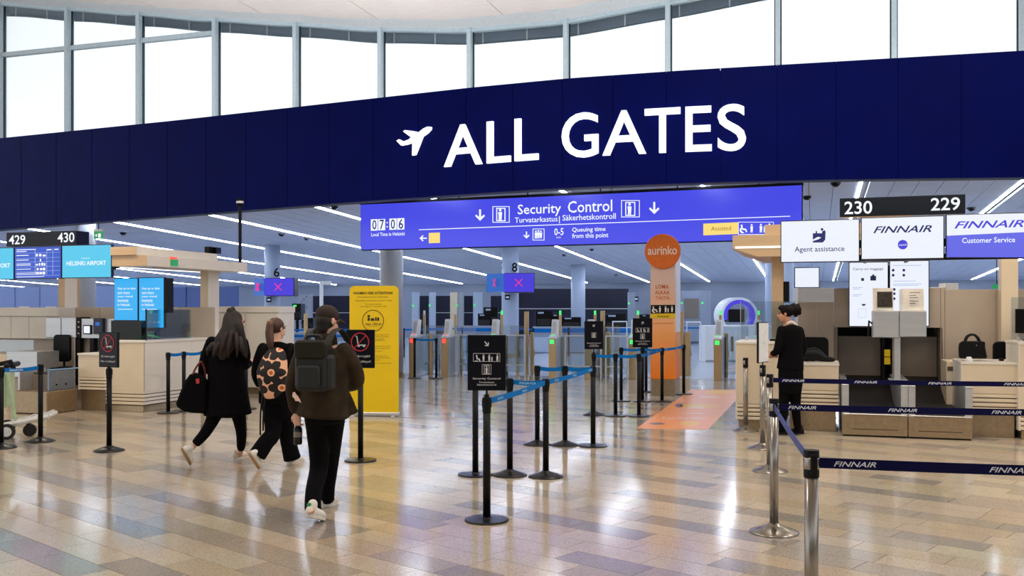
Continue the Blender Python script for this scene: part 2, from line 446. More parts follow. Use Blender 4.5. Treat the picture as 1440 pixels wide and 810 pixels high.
# ------------------------------------------------------------------ window wall (clerestory)
FW = Frame(gx(0, 30.0), 30.0, math.atan2(-1350.0, 4155.0))
MUL = [-310, -205, -100, 3, 98, 198, 305, 418, 537, 662, 797, 940, 1094, 1257, 1436, 1630, 1850, 2090]
HEAD = [(-205, -4), (-100, 1), (3, 6), (98, 13), (192, 19.5), (297, 27.7), (410, 34), (532, 42), (660, 43), (795, 31), (937, 5), (1094, -26), (1257, -60), (1436, -96), (1630, -130)]
MX = [FW.loc(px, 100, 0)[0] for px in MUL]
HZ = [FW.loc(px, py, 0) for px, py in HEAD]
def hz(x):
    if x <= HZ[0][0]: return HZ[0][1]
    for i in range(len(HZ) - 1):
        if HZ[i][0] <= x <= HZ[i + 1][0]:
            t = (x - HZ[i][0]) / (HZ[i + 1][0] - HZ[i][0]); t = t * t * (3 - 2 * t) * 0.35 + t * 0.65
            return HZ[i][1] * (1 - t) + HZ[i + 1][1] * t
    return HZ[-1][1]
SILL = 5.0
ZT = FW.loc(192, 58, 0)[1]
WX, WY = FW.X, FW.Y
def wput(name, mb, m, parent=None, bevel=0.0):
    o = link(name, mkmesh(mb), m, parent, False, bevel)
    if parent is None:
        o.location = (WX, WY, 0); o.rotation_euler = (0, 0, FW.a); o['kind'] = 'structure'
    return o
wall_back = wput('wall_back', MB().box(MX[0] - 4, MX[-1] + 3, 0.0, 0.3, 4.3, SILL), M['white_paint'])
for i in range(len(MX) - 1):
    x0, x1 = MX[i], MX[i + 1]
    e = bpy.data.objects.new('window_%d' % (i + 1), None); COL.objects.link(e)
    e.location = (WX, WY, 0); e.rotation_euler = (0, 0, FW.a); e['kind'] = 'structure'
    wput('mullion', MB().box(x0 - 0.055, x0 + 0.055, -0.17, 0.12, SILL, hz(x0) + 0.05), M['mullion'], e)
    wput('gasket', MB().box(x0 - 0.085, x0 + 0.085, 0.0, 0.06, SILL, hz(x0) + 0.05), M['mullion_dark'], e)
    n = 6
    poly = [(x0 + .05, SILL), (x1 - .05, SILL)] + [(x1 - .05 - (x1 - x0 - .1) * k / n, hz(x1 - (x1 - x0) * k / n)) for k in range(n + 1)]
    wput('pane', MB().prism(poly, 'y', 0.02, 0.035), M['glass'], e)
    mbh = MB(); mbo = MB()
    for k in range(n):
        a0 = x0 + (x1 - x0) * k / n; a1 = x0 + (x1 - x0) * (k + 1) / n
        mbh.prism([(a0, hz(a0) - 0.06), (a1, hz(a1) - 0.06), (a1, hz(a1) + 0.06), (a0, hz(a0) + 0.06)], 'y', -0.1, 0.1)
        h = 0.24 if i > 1 else 0.15
        mbo.prism([(a0, hz(a0) - h), (a1, hz(a1) - h), (a1, hz(a1) + 0.1), (a0, hz(a0) + 0.1)], 'y', 0.35, 0.5)
    wput('head_rail', mbh, M['mullion'], e); wput('roof_overhang', mbo, M['overhang'], e)
    mb = MB()
    for k in (0.08, 0.55): mb.box(x0 + (x1 - x0) * k, x0 + (x1 - x0) * k + 0.03, 0.3, 0.34, hz(x0 + (x1 - x0) * k) - 0.27, hz(x0 + (x1 - x0) * k) + 0.02)
    wput('overhang_bracket', mb, M['white_paint'], e)
    if i < 6: wput('transom', MB().box(x0 + 0.05, x1 - 0.05, -0.08, 0.08, ZT - 0.07, ZT + 0.06), M['mullion'], e, 0.01)
# hall ceiling: white soffit along the windows, then pale panels
mb = MB(); N = 90; xs = [MX[0] - 4 + (MX[-1] - MX[0] + 7) * k / N for k in range(N + 1)]
for k in range(N):
    a0, a1 = xs[k], xs[k + 1]
    mb.prism([(a0, hz(a0) + 0.03), (a1, hz(a1) + 0.03), (a1, hz(a1) + 0.25), (a0, hz(a0) + 0.25)], 'y', -1.6, 0.6)
soffit = wput('ceiling_soffit', mb, M['white_paint'])
mb = MB()
for k in range(N):
    a0, a1 = xs[k], xs[k + 1]
    mb.prism([(a0, hz(a0) + 0.12), (a1, hz(a1) + 0.12), (a1, hz(a1) + 0.3), (a0, hz(a0) + 0.3)], 'y', -44, -1.55)
ceiling = wput('ceiling', mb, mat('ceiling_void', (70, 66, 64), 0.7))
PWD = 3.4
nx = int((xs[-1] - xs[0]) / PWD)
for i in range(nx):
    for j in range(11):
        x0 = xs[0] + i * PWD; y1 = -1.15 - j * 3.9; y0 = y1 - 3.88
        mb = MB(); K = 16
        vs = []; fs = []
        for k in range(K + 1):
            x = x0 + 0.012 + (PWD - 0.024) * k / K; z = hz(x)
            sc_ = 0.10 * abs(math.sin(math.pi * (k / 4.0))) if j == 0 else 0
            vs += [(x, y0, z - 0.05), (x, y1 - sc_, z - 0.05), (x, y0, z + 0.04), (x, y1 - sc_, z + 0.04)]
        for k in range(K):
            a = 4 * k; b = a + 4
            fs += [(a, a + 1, b + 1, b), (a + 2, b + 2, b + 3, a + 3), (a, b, b + 2, a + 2), (a + 1, a + 3, b + 3, b + 1)]
        fs += [(0, 2, 3, 1), (4 * K, 4 * K + 1, 4 * K + 3, 4 * K + 2)]
        wput('ceiling_panel', mb.add(vs, fs), M['ceil_wood'], ceiling)

# ------------------------------------------------------------------ navy banner fascia
BPX = [(-150, 100.0), (0, 112.5), (170, 126), (330, 138.3), (480, 150), (660, 163), (800, 171.5), (960, 177.7), (1150, 182.5), (1440, 186), (1640, 187)]
KB = 2.1
def band_k(px):
    if px <= BPX[0][0]: return BPX[0][1]
    for (a, ka), (b, kb) in zip(BPX, BPX[1:]):
        if a <= px <= b: return ka + (kb - ka) * (px - a) / (b - a)
    return BPX[-1][1]
def bandY(px):
    s = 0
    for d in (-60, -30, 0, 30, 60): s += band_k(px + d)
    return FPX * KB / (s / 5)
def band_top(px):
    pts = [(-400, 205), (-150, 225), (0, 240.7), (240, 265), (480, 291.7), (660, 311.7), (800, 325), (960, 336), (1150, 347), (1440, 364), (1640, 372), (2000, 372)]
    for (a, ka), (b, kb) in zip(pts, pts[1:]):
        if a <= px <= b: return EYE + (ka + (kb - ka) * (px - a) / (b - a)) * bandY(px) / FPX
SEAMS = [-240, -190, -140, -90, -40, -18, 30, 79, 129, 182, 235, 290, 346, 404, 463, 525, 588, 655, 721, 791, 862, 937, 1013, 1093, 1176, 1263, 1352, 1446, 1540, 1640, 1745, 1855]
band = Thing('banner_fascia', 'long curved dark navy banner wall over the entrance bearing the big white words', 'sign', W0, (gx(720, 17), 17, 3.75))
ZB = EYE + KB
def bpt(px, off=0.0):
    Y = bandY(px); e = 2.0
    X = gx(px, Y); Xa, Ya = gx(px - e, bandY(px - e)), bandY(px - e); Xb, Yb = gx(px + e, bandY(px + e)), bandY(px + e)
    t = Vector((Xb - Xa, Yb - Ya)).normalized(); n = Vector((-t.y, t.x))
    return (X + n.x * off, Y + n.y * off)
for a, b in zip(SEAMS, SEAMS[1:]):
    n = 3; vs = []; fs = []
    g = 0.35
    for k in range(n + 1):
        px = a + g + (b - a - 2 * g) * k / n; p = bpt(px); q = bpt(px, 0.10); zt = band_top(px)
        vs += [(p[0], p[1], ZB), (p[0], p[1], zt), (q[0], q[1], ZB), (q[0], q[1], zt)]
    for k in range(n):
        i = 4 * k; j = i + 4
        fs += [(i, j, j + 1, i + 1), (i + 2, i + 3, j + 3, j + 2), (i, i + 2, j + 2, j), (i + 1, j + 1, j + 3, i + 3)]
    fs += [(0, 1, 3, 2), (4 * n, 4 * n + 2, 4 * n + 3, 4 * n + 1)]
    band.put('fascia_panel', MB().add(vs, fs), M['navy'])
vs = []; fs = []; n = 60
for k in range(n + 1):
    px = SEAMS[0] + (SEAMS[-1] - SEAMS[0]) * k / n; p = bpt(px, 0.08); q = bpt(px, 0.5); zt = band_top(px) - 0.02
    vs += [(p[0], p[1], ZB + 0.02), (p[0], p[1], zt), (q[0], q[1], ZB + 0.02), (q[0], q[1], zt)]
for k in range(n):
    i = 4 * k; j = i + 4
    fs += [(i, j, j + 1, i + 1), (i + 2, i + 3, j + 3, j + 2), (i, i + 2, j + 2, j), (i + 1, j + 1, j + 3, i + 3)]
fs += [(0, 1, 3, 2), (4 * n, 4 * n + 2, 4 * n + 3, 4 * n + 1)]
band.put('fascia_backing', MB().add(vs, fs), M['navy_dark'])
def band_letter(s, px0, px1, z0, z1, name='letter', bold=0.0):
    mb = text_mesh(s, px0, px1, z0, z1, 0, 0, bold, 5)
    band_geo(mb, name)
def band_geo(mb, name):
    out = MB(); n = len(mb.v)
    fr_ = []; bk = []
    for (px, _, z) in mb.v:
        p = bpt(px, -0.05); fr_.append((p[0], p[1], z)); p = bpt(px, -0.003); bk.append((p[0], p[1], z))
    cnt = {}
    for f in mb.f:
        for i in range(len(f)):
            e = (f[i], f[(i + 1) % len(f)]); cnt[e] = 1
    fs = list(mb.f)
    for (a, b) in cnt:
        if (b, a) not in cnt: fs.append((b, a, a + n, b + n))
    out.add(fr_ + bk, fs)
    band.put(name, out, M['white_letter'])
for ch, a, b in (('A', 626, 679), ('L', 686, 719), ('L', 725, 758), ('G', 791, 842), ('A', 848, 909), ('T', 907, 957), ('E', 964, 1001), ('S', 1009, 1049)):
    ex = 0.012 if ch in 'GS' else 0
    band_letter(ch, a, b, 4.265 - ex, 5.01 + ex, 'letter', 0.006)
plane = [(559.5, 198.5), (563, 196.3), (569, 199.5), (577, 196.7), (580, 193.5), (569, 185.5), (571, 183.5), (584, 185), (591, 186.5), (597, 181.5), (603, 178.7), (608, 179), (607.5, 182.5), (603, 187.5), (596, 192.5), (592, 203), (586, 218), (581.5, 219), (582, 201), (574, 203.5), (566, 205)]
band_geo(MB().add([(p[0], 0, gz(p[1], bandY(p[0]))) for p in plane], [tuple(range(len(plane)))[::-1]]), 'aeroplane_symbol')
# slab between banner and window wall
mb = MB(); p = [bpt(px, 0.4) for px in SEAMS]
pw = [FW.w(MX[-1] + 2, 0.2), FW.w(MX[0] - 3, 0.2)]
mb.prism([tuple(q) for q in p] + pw, 'z', 4.75, 4.95)
struct('ceiling_slab', mb, M['white_paint'])

# ------------------------------------------------------------------ security hall ceiling with light strips
Z0, SL = 5.0, 0.0368
def cz(v): return Z0 - SL * v
SU = [-50, -45.3, -40.7, -36.1, -31.75, -27.2, -23.1, -19.2, -15.5, -11.9, -8.5, -5.3, -2.25, 0.9, 3.95, 7.3, 10.7, 14.2, 17.7]
V1 = 52.0
def v_start(u):
    # first v behind the banner for this u
    best = 15.0
    for px in range(-140, 1540, 10):
        q = bpt(px, 0.5); uu, vv = V17.l(*q)
        if abs(uu - u) < 0.25: best = max(best, vv)
    if u < V17.l(*bpt(-140, .5))[0]: best = V17.l(*bpt(-140, .5))[1]
    return best
def slab(mb, u0, u1, v0, v1, t0, t1):
    vs = []
    for (u, v) in ((u0, v0), (u1, v0), (u1, v1), (u0, v1)):
        X, Y = V17.w(u, v); vs.append((X, Y, cz(v) + t0))
    for (u, v) in ((u0, v0), (u1, v0), (u1, v1), (u0, v1)):
        X, Y = V17.w(u, v); vs.append((X, Y, cz(v) + t1))
    return mb.add(vs, [(0, 3, 2, 1), (4, 5, 6, 7), (0, 1, 5, 4), (1, 2, 6, 5), (2, 3, 7, 6), (3, 0, 4, 7)])
mb = MB()
for i in range(len(SU) - 1):
    for k in range(4):
        ua = SU[i] + (SU[i + 1] - SU[i]) * k / 4; ub = SU[i] + (SU[i + 1] - SU[i]) * (k + 1) / 4
        slab(mb, ua, ub, max(v_start(ua), v_start(ub)) + 0.05, V1 + 6, 0.12, 0.3)
sceil = struct('ceiling_security', mb, M['ceil_gap'])
for i in range(len(SU) - 1):
    a = SU[i] + 0.17; b = SU[i + 1] - 0.035; n = 6; w = (b - a) / n
    for k in range(n):
        vs_ = v_start(a + (k + .5) * w)
        slab_m = slab(MB(), a + k * w + 0.006, a + (k + 1) * w - 0.006, vs_, V1, 0.0, 0.05)
        link('ceiling_panel', mkmesh(slab_m), M['ceil_panel'], sceil)
for i, u in enumerate(SU[:-1]):
    v0 = v_start(u); v = v0; k = 0
    t = Thing('ceiling_light_strip', '', 'light', V17, (u, v0, cz(v0)), 'long parallel light strips in the ceiling beyond the entrance')
    t.e['label'] = 'thin white light strip running away in the grey ceiling past the banner'
    while v < V1 - 0.5:
        ln = min(11.6, V1 - 0.5 - v)
        mbs = MB(); vs = []
        for zz in (-0.012, 0.02):
            for (uu, vv) in ((u - 0.03, v + 0.1), (u + 0.032, v + 0.1), (u + 0.032, v + ln - 0.1), (u - 0.03, v + ln - 0.1)): vs.append((uu, vv, cz(vv) + zz))
        mbs.add(vs, [(0, 3, 2, 1), (4, 5, 6, 7), (0, 1, 5, 4), (1, 2, 6, 5), (2, 3, 7, 6), (3, 0, 4, 7)])
        t.put('light_tube', mbs, M['strip'])
        v += ln
# dome cameras on the ceiling
def ceil_hit(px, py):
    dx, dz = (px - 720) / FPX, (HOR - py) / FPX
    tt = (Z0 - EYE) / (dz + SL * (dx * -V17.ya[0] * -1 + V17.ya[1]))
    X, Y = tt * dx, tt; u, v = V17.l(X, Y)
    return X, Y, cz(v)
for n_, (px, py, lab) in enumerate([(173, 327, 'black dome camera on the ceiling right of the green exit sign by 430'), (395.7, 328.7, 'black dome camera on the ceiling left of the blue LED sign'),
        (470, 290, 'small black dome camera just under the banner above the left light strips'), (431, 335, 'tiny dark ceiling sensor right of the first dome camera left of the LED sign'),
        (1134.5, 276, 'grey dome camera right of the blue LED sign end'), (1366, 292, 'black dome camera right of board number 229'), (1175, 257, 'brown dome camera touching the banner underside left of board 230'),
        (832, 350, 'small dark sensor on the ceiling below the LED sign centre'), (793, 358, 'small dark sensor on the ceiling right of column 8'), (866, 386, 'small dark sensor on the ceiling far behind, right of the pale round column')]):
    X, Y, z = ceil_hit(px, py)
    r = 0.09 if n_ in (0, 1, 2, 4, 5, 6) else 0.07
    fr = Frame(X, Y, 0)
    single('dome_camera', MB().ball((0, 0, z - 0.02), (r, r, r * 0.8), 12, 6).cyl(r * 1.15, z - 0.03, z + 0.01, n=12), M['black_gloss'], lab, 'camera', fr, (0, 0, z - 0.05), smooth=False)

# walls of the security hall
def wallbox(name, u0, u1, v0, v1, z0, z1, m):
    mb = MB(); mb.prism([V17.w(u0, v0), V17.w(u1, v0), V17.w(u1, v1), V17.w(u0, v1)], 'z', z0, z1)
    return struct(name, mb, m)
# the rear and side walls of the front hall, high windows left open to the sky above them
hw = mat('warm_grey_wall', (176, 168, 158), 0.6)
struct('wall_rear', MB().box(-26, 24, -12.3, -12, 0, 4.6), hw)
for k in range(10): struct('trim_%d' % (k + 2), MB().box(-24 + k * 5, -23.8 + k * 5, -12.2, -12, 4.6, 11), M['mullion'])
struct('wall_side', MB().box(24, 24.3, -12, 20, 0, 3.2), hw)
wallbox('wall_far', -52, 20, V1, V1 + 0.3, 0, 4.2, M['blue_white'])
wallbox('wall_left', -52.3, -52, 22, V1, 0, 5, M['blue_wall'])
wallbox('wall_right', 17.8, 18.1, 12, V1, 0, 5.0, M['blue_white'])
# ------------------------------------------------------------------ hanging blue LED sign
sx0, sy0, sx1, sy1 = gx(507, 22.2), 22.2, gx(1127, 18.7), 18.7
FS = Frame(sx0, sy0, math.atan2(sy1 - sy0, sx1 - sx0))
LEDL = math.hypot(sx1 - sx0, sy1 - sy0)
zt = gz(288, 22.2); zb = gz(351, 22.2)
led = Thing('led_sign', 'wide blue LED sign reading Security Control with arrows and clock 07:06', 'sign', FS, (LEDL / 2, 0, zb))
npan = 12
for k in range(npan):
    led.box('display_panel', LEDL * k / npan + 0.001, LEDL * (k + 1) / npan - 0.001, 0, 0.08, zb, zt, M['scr_sign'], 0)
led.box('frame', -0.02, LEDL + 0.02, 0.08, 0.2, zb - 0.02, zt + 0.02, M['black'])
led.box('top_rail', -0.03, LEDL + 0.03, 0.0, 0.22, zt + 0.005, zt + 0.06, M['black'])
for k in range(6):
    x = LEDL * (k + 0.5) / 6; vv = V17.l(*FS.w(x, 0.1))[1]
    led.put('hanger', MB().rod((x, 0.1, zt + 0.05), (x, 0.1, cz(vv)), 0.015), M['black'])
T_ = M['scr_text']
ly = -0.012
led.text('Security', 728, 287.8, 789, 305.8, ly, T_, bold=0.008); led.text('Control', 798.5, 283.0, 861, 299.5, ly, T_, bold=0.008)
led.text('Turvatarkastus', 724, 306, 784, 313.4, ly, T_, bold=0.006); led.text('|', 786, 304, 787.2, 314, ly, T_)
led.text('Säkerhetskontroll', 791, 302.3, 866, 310.4, ly, T_, bold=0.006)
led.ppoly('divider_line', [[(589, 322.6), (1111, 303.5), (1111, 304.5), (589, 323.6)]], ly, 0.006, T_)
led.ppoly('clock_tile', [[(x0, y0), (x1, y0 - .4), (x1, y1 - .4), (x0, y1)] for x0, y0, x1, y1 in ((521.5, 308.5, 531, 324.5), (532, 308.2, 541.5, 324), (547.5, 307.5, 557.5, 323.3), (558.5, 307, 568.5, 323))], ly, 0.006, T_)
for ch, x0, x1, y0, y1 in (('0', 523.5, 529.5, 309.5, 323), ('7', 534, 540, 309, 323), ('0', 549.5, 555.5, 308.5, 322), ('6', 560.5, 567, 308, 322)):
    led.text(ch, x0, y0, x1, y1, ly - 0.008, M['scr_navy'], name='clock_digit', bold=0.01)
led.text(':', 543.5, 312, 545.5, 320, ly, T_, name='clock_colon', bold=0.01)
led.text('Local Time in Helsinki', 522, 327.5, 569, 332.5, ly, T_, bold=0.01)
led.text('0-5', 779.5, 321, 792.5, 331, ly, T_, bold=0.01); led.text('min', 782.5, 332.5, 788.5, 335, ly, T_)
led.text('Queuing time', 804.5, 320, 851.5, 328, ly, T_, bold=0.01); led.text('from this point', 804.5, 328.5, 855.5, 337, ly, T_, bold=0.01)
def arrow(cx, cy, s, ang=0.0):
    # downward arrow rotated by ang; strokes in pixels
    def R(x, y):
        c, n_ = math.cos(ang), math.sin(ang); return (cx + x * c - y * n_, cy + x * n_ + y * c)
    w = s * 0.16
    return [[R(-w, -s), R(w, -s), R(w, s * .75), R(-w, s * .75)],
            [R(0, s), R(-s * .85, s * .15), R(-s * .85 + w, s * .15 - w * 1.6), R(w * .2, s - w * 3)],
            [R(0, s), R(s * .85, s * .15), R(s * .85 - w, s * .15 - w * 1.6), R(-w * .2, s - w * 3)]]
led.ppoly('arrow_symbol', arrow(675, 302.5, 8), ly, 0.006, T_)
led.ppoly('arrow_symbol', arrow(920, 292.5, 8.5), ly, 0.006, T_)
led.ppoly('arrow_symbol', arrow(740.3, 330.5, 5), ly, 0.006, T_)
led.ppoly('arrow_symbol', arrow(595, 335, 5, math.radians(90)), ly, 0.006, T_)
def ringrect(x0, y0, x1, y1, t): return [[(x0, y0), (x1, y0), (x1, y0 + t), (x0, y0 + t)], [(x0, y1 - t), (x1, y1 - t), (x1, y1), (x0, y1)], [(x0, y0), (x0 + t, y0), (x0 + t, y1), (x0, y1)], [(x1 - t, y0), (x1, y0), (x1, y1), (x1 - t, y1)]]
def person_px(cx, y0, y1):
    h = y1 - y0; r = h * 0.11
    return [[(cx + r * math.cos(k * math.pi / 4), y0 + r + r * math.sin(k * math.pi / 4)) for k in range(8)],
            [(cx - h * .16, y0 + h * .27), (cx + h * .16, y0 + h * .27), (cx + h * .13, y0 + h * .65), (cx + h * .1, y1), (cx + h * .02, y1), (cx, y0 + h * .68), (cx - h * .04, y1), (cx - h * .13, y1), (cx - h * .12, y0 + h * .6)]]
def gate_px(x0, y0, x1, y1, t=0.9):
    w = x1 - x0; h = y1 - y0
    return ringrect(x0, y0, x1, y1, t) + ringrect(x0 + w * .22, y0 + h * .1, x1 - w * .24, y1 - h * .08, t * 1.5) + person_px(x0 + w * .45, y0 + h * .16, y1 - h * .1)
led.ppoly('gate_symbol', gate_px(692.5, 290, 716.5, 313), ly, 0.006, T_)
led.ppoly('gate_symbol', gate_px(873.5, 281.5, 899.5, 305.5), ly, 0.006, T_)
led.ppoly('queue_symbol', ringrect(749, 321.5, 765.5, 338, .8) + person_px(753.5, 324, 335.5) + person_px(757, 323.5, 335.2) + person_px(760.5, 324, 335), ly, 0.006, T_)
led.ppoly('yellow_tile', [[(603, 327.5), (618.5, 327), (618.5, 341.5), (603, 342)]], ly, 0.006, M['scr_yellow'])
led.ppoly('yellow_tile', [[(989, 314.5), (1038, 312.5), (1038, 329), (989, 331)]], ly, 0.006, M['scr_yellow'])
led.text('Assisted', 1000, 318.5, 1028, 324.5, ly - 0.008, mat('amber_print', (214, 164, 60), 0.5))
led.ppoly('assistance_symbol', ringrect(1038, 312, 1088, 330, .7) + person_px(1057, 315, 327) + person_px(1070, 314.5, 327) + person_px(1075, 318, 327) + person_px(1082, 314, 326)
          + [[(1041.5, 316), (1044, 316), (1044.5, 321), (1049, 321.5), (1051, 326), (1049, 326.5), (1047.5, 323.5), (1044, 323.3), (1042, 319)], [(1040.5, 321), (1042.5, 320), (1043, 325), (1047, 327.5), (1042.5, 328), (1040, 325)]], ly, 0.006, T_)

# ------------------------------------------------------------------ right check-in island
FR = Frame(gx(1184, fy(613)), fy(613), ROT)
FL = Frame(gx(202, fy(580)), fy(580), ROT)
Hk = 'navy'
def display(name, label, fr, tl, br, ly, m, cat='screen', group=None, d=0.06, kind=None):
    x0, z1 = fr.loc(tl[0], tl[1], ly); x1, _ = fr.loc(br[0], tl[1], ly); _, z0 = fr.loc(tl[0], br[1], ly)
    t = Thing(name, label, cat, fr, ((x0 + x1) / 2, ly + d / 2, z0), group)
    t.box('bezel', x0, x1, ly, ly + d, z0, z1, M['scr_bezel'], 0.004)
    b = 0.012
    t.box('screen', x0 + b, x1 - b, ly - 0.004, ly + 0.004, z0 + b, z1 - b, m, 0)
    return t
# board 230 / 229
t = Thing('number_board', 'black overhead board reading 230 and 229 above the white screens on the right', 'sign', FR, (FR.loc(1270, 280, 0)[0], 0.05, 2.8))
t.pbox('board', 1181, 279, 1357.6, 305.2, 0.0, 0.16, M['poster'])
t.text('230', 1187.5, 283.5, 1226.5, 301.5, -0.008, M['scr_text'], bold=0.012, res=4, name='number')
t.text('229', 1309, 278.5, 1350, 296.5, -0.008, M['scr_text'], bold=0.012, res=4, name='number')
S1 = display('hanging_screen', 'wide white hanging screen reading Agent assistance, left of the three under 230', FR, (1097.5, 310.5), (1209, 369.7), -0.02, M['scr_white'])
def_n = M['scr_navy']
S1.text('Agent assistance', 1117.5, 347, 1187.5, 356.5, -0.03, def_n, bold=0.006)
S1.ppoly('agent_symbol', [[(1143, 328), (1147, 328), (1147, 325), (1149, 325), (1149, 328), (1156, 328), (1156, 325.5), (1160, 323.5), (1161, 326), (1160.5, 337), (1157, 341), (1143, 341), (1143, 339), (1151, 336.5), (1155, 334), (1150, 333), (1143, 337)],
                          [(1155 + 2 * math.cos(k * math.pi / 4) + 1, 322.6 + 2 * math.sin(k * math.pi / 4)) for k in range(8)]], -0.03, 0.006, def_n)
S2 = display('hanging_screen', 'white hanging screen with dark airline name and small blue globe, directly under board 230 229', FR, (1210.5, 306), (1328, 365.5), -0.02, M['scr_white'])
S2.text('FINNAIR', 1228, 318.5, 1310.5, 328, -0.03, def_n, shear=0.35, bold=0.015)
S2.ppoly('globe_symbol', [[(1269.5 + 7 * math.cos(k * math.pi / 10), 344 + 6.7 * math.sin(k * math.pi / 10)) for k in range(20)]], -0.03, 0.006, M['scr_purple'])
S2.text('oneworld', 1264, 342.7, 1275, 345.7, -0.036, M['scr_text'])
S3 = display('hanging_screen', 'hanging screen half white half violet reading Customer Service', FR, (1330, 301.5), (1452, 363), -0.02, M['scr_white'])
S3.ppoly('violet_panel', [[(1331.5, 331.5), (1450, 326), (1450, 362), (1331.5, 361.5)]], -0.03, 0.006, M['scr_blue'])
S3.text('FINNAIR', 1342, 311.5, 1440, 321.5, -0.03, M['scr_purple'], shear=0.35, bold=0.015)
S3.text('Customer Service', 1353, 334.5, 1427.5, 342, -0.04, M['scr_text'], bold=0.008)
S4 = display('hanging_screen', 'white hanging screen cut by the right picture edge beyond Customer Service', FR, (1454, 297), (1575, 361), -0.02, M['scr_white'])
# rail carrying the screens, on posts
x0 = FR.loc(1097, 330, 0.1)[0]; x1 = FR.loc(1575, 330, 0.1)[0]
t = Thing('screen_gantry', 'dark steel rail and posts holding up the row of screens under 230', 'frame', FR, ((x0 + x1) / 2, 0.15, 2.2))
t.box('rail', x0 + .05, x1, 0.06, 0.14, 2.45, 2.55, M['black']); t.box('rail', x0 + .05, x1, 0.06, 0.14, 2.28, 2.36, M['black'])
for px in (1225, 1290):
    x = FR.loc(px, 330, 0.1)[0]; t.box('support_arm', x - 0.02, x + 0.02, 0.1, 2.0, 2.33, 2.37, M['black'])
# tall post right
x0 = FR.loc(1408, 400, 1.75)[0]; x1 = FR.loc(1432, 400, 1.75)[0]
t = Thing('square_post', 'square beige post standing behind the right check-in desk and Customer Service screen', 'post', FR, ((x0 + x1) / 2, 1.85, 0))
t.box('post', x0, x1, 1.75, 2.0, 0.0, 2.75, M['cream']); t.box('base_plate', x0 - .01, x1 + .01, 1.74, 2.01, 0, 0.1, M['plinth'])

def desk(label, fr, px0, px1, py_top, ly, depth, gz0, gz1, base_z, lx=None, topcol='cream_light', name='check_in_desk', side_px=None, seams=()):
    x0 = fr.loc(px0, 500, ly)[0] if lx is None else lx[0]; x1 = fr.loc(px1, 500, ly)[0] if lx is None else lx[1]
    zt = fr.loc(px0, py_top, ly)[1]
    t = Thing(name, label, 'desk', fr, ((x0 + x1) / 2, ly + depth / 2, 0))
    t.box('plinth', x0 + 0.03, x1 - 0.03, ly + 0.03, ly + depth - 0.02, 0, base_z, M['plinth'])
    xs_ = [x0] + [fr.loc(s_, 500, ly)[0] for s_ in seams] + [x1]
    for a, b in zip(xs_, xs_[1:]):
        t.box('front_panel', a + .002, b - .002, ly, ly + 0.03, gz1, zt - 0.035, M['cream'])
    t.box('body', x0, x1, ly + 0.03, ly + depth, base_z, zt - 0.035, M['groove'])
    n = 4; h = (gz1 - gz0) / n
    for k in range(n):
        t.put('slat', MB().prism([(ly - 0.001, gz0 + k * h + 0.012), (ly + 0.05, gz0 + k * h + 0.012), (ly + 0.05, gz0 + (k + 1) * h - 0.002), (ly + 0.012, gz0 + (k + 1) * h - 0.002), (ly - 0.001, gz0 + (k + 1) * h - 0.02)], 'x', x0, x1), M['cream'])
        t.box('side_slat', x1 - 0.02, x1 + 0.004, ly, ly + depth, gz0 + k * h + 0.012, gz0 + (k + 1) * h - 0.002, M['cream_light'])
    t.box('side_panel', x1 - 0.02, x1 + 0.004, ly + 0.001, ly + depth, gz1, zt - 0.035, M['cream_light'])
    t.box('side_panel', x0 - 0.004, x0 + 0.02, ly + 0.001, ly + depth, base_z, zt - 0.035, M['cream_light'])
    t.box('desk_top', x0 - 0.012, x1 + 0.012, ly - 0.012, ly + depth + 0.01, zt - 0.035, zt, M[topcol])
    return t, x0, x1, zt
LYD = 0.42
dA, dAx0, dAx1, dAz = desk('tall cream check-in desk with the glass screen, left of the agent', FR, 1035, 1106, 480, LYD, 0.95, 0.11, 0.34, 0.11)
dB, dBx0, dBx1, dBz = desk('low cream desk wing just right of the agent with steel base', FR, 1107, 1179, 510, LYD, 0.75, 0.33, 0.55, 0.33)
dC, dCx0, dCx1, dCz = desk('cream desk carrying the black handbag, right of the conveyors', FR, 1352, 1431, 508.5, LYD, 0.8, 0.33, 0.56, 0.33, seams=())
dD, dDx0, dDx1, dDz = desk('tall cream desk cut by the right picture edge beside the handbag desk', FR, 1433, 1530, 481, LYD - 0.1, 0.9, 0.11, 0.34, 0.11)
# glass screens
def gscreen(label, fr, x0, x1, ly, z0, z1, poly=None):
    t = Thing('glass_screen', label, 'glass screen', fr, ((x0 + x1) / 2, ly, z0))
    t.box('pane', x0, x1, ly, ly + 0.01, z0 + 0.02, z1, M['glass_screen'], 0)
    for x in (x0 + 0.08, x1 - 0.08): t.box('clamp', x - 0.02, x + 0.02, ly - 0.01, ly + 0.02, z0, z0 + 0.05, M['steel_box'])
    t.box('edge_profile', x0 - 0.008, x0, ly - 0.004, ly + 0.014, z0, z1, M['steel_box'])
    return t
x1 = FR.loc(1178, 430, LYD + 0.6)[0]
gscreen('clear glass screen standing on the tall desk behind the agent head', FR, dAx0 + 0.02, dAx1 + 0.1, LYD + 0.6, dAz, FR.loc(1037, 424, LYD + .6)[1])
gscreen('glass screen on the desk beyond the right square post', FR, dDx0 + 0.02, dDx1 - 0.02, LYD + 0.5, dDz, FR.loc(1440, 418, LYD + .5)[1])
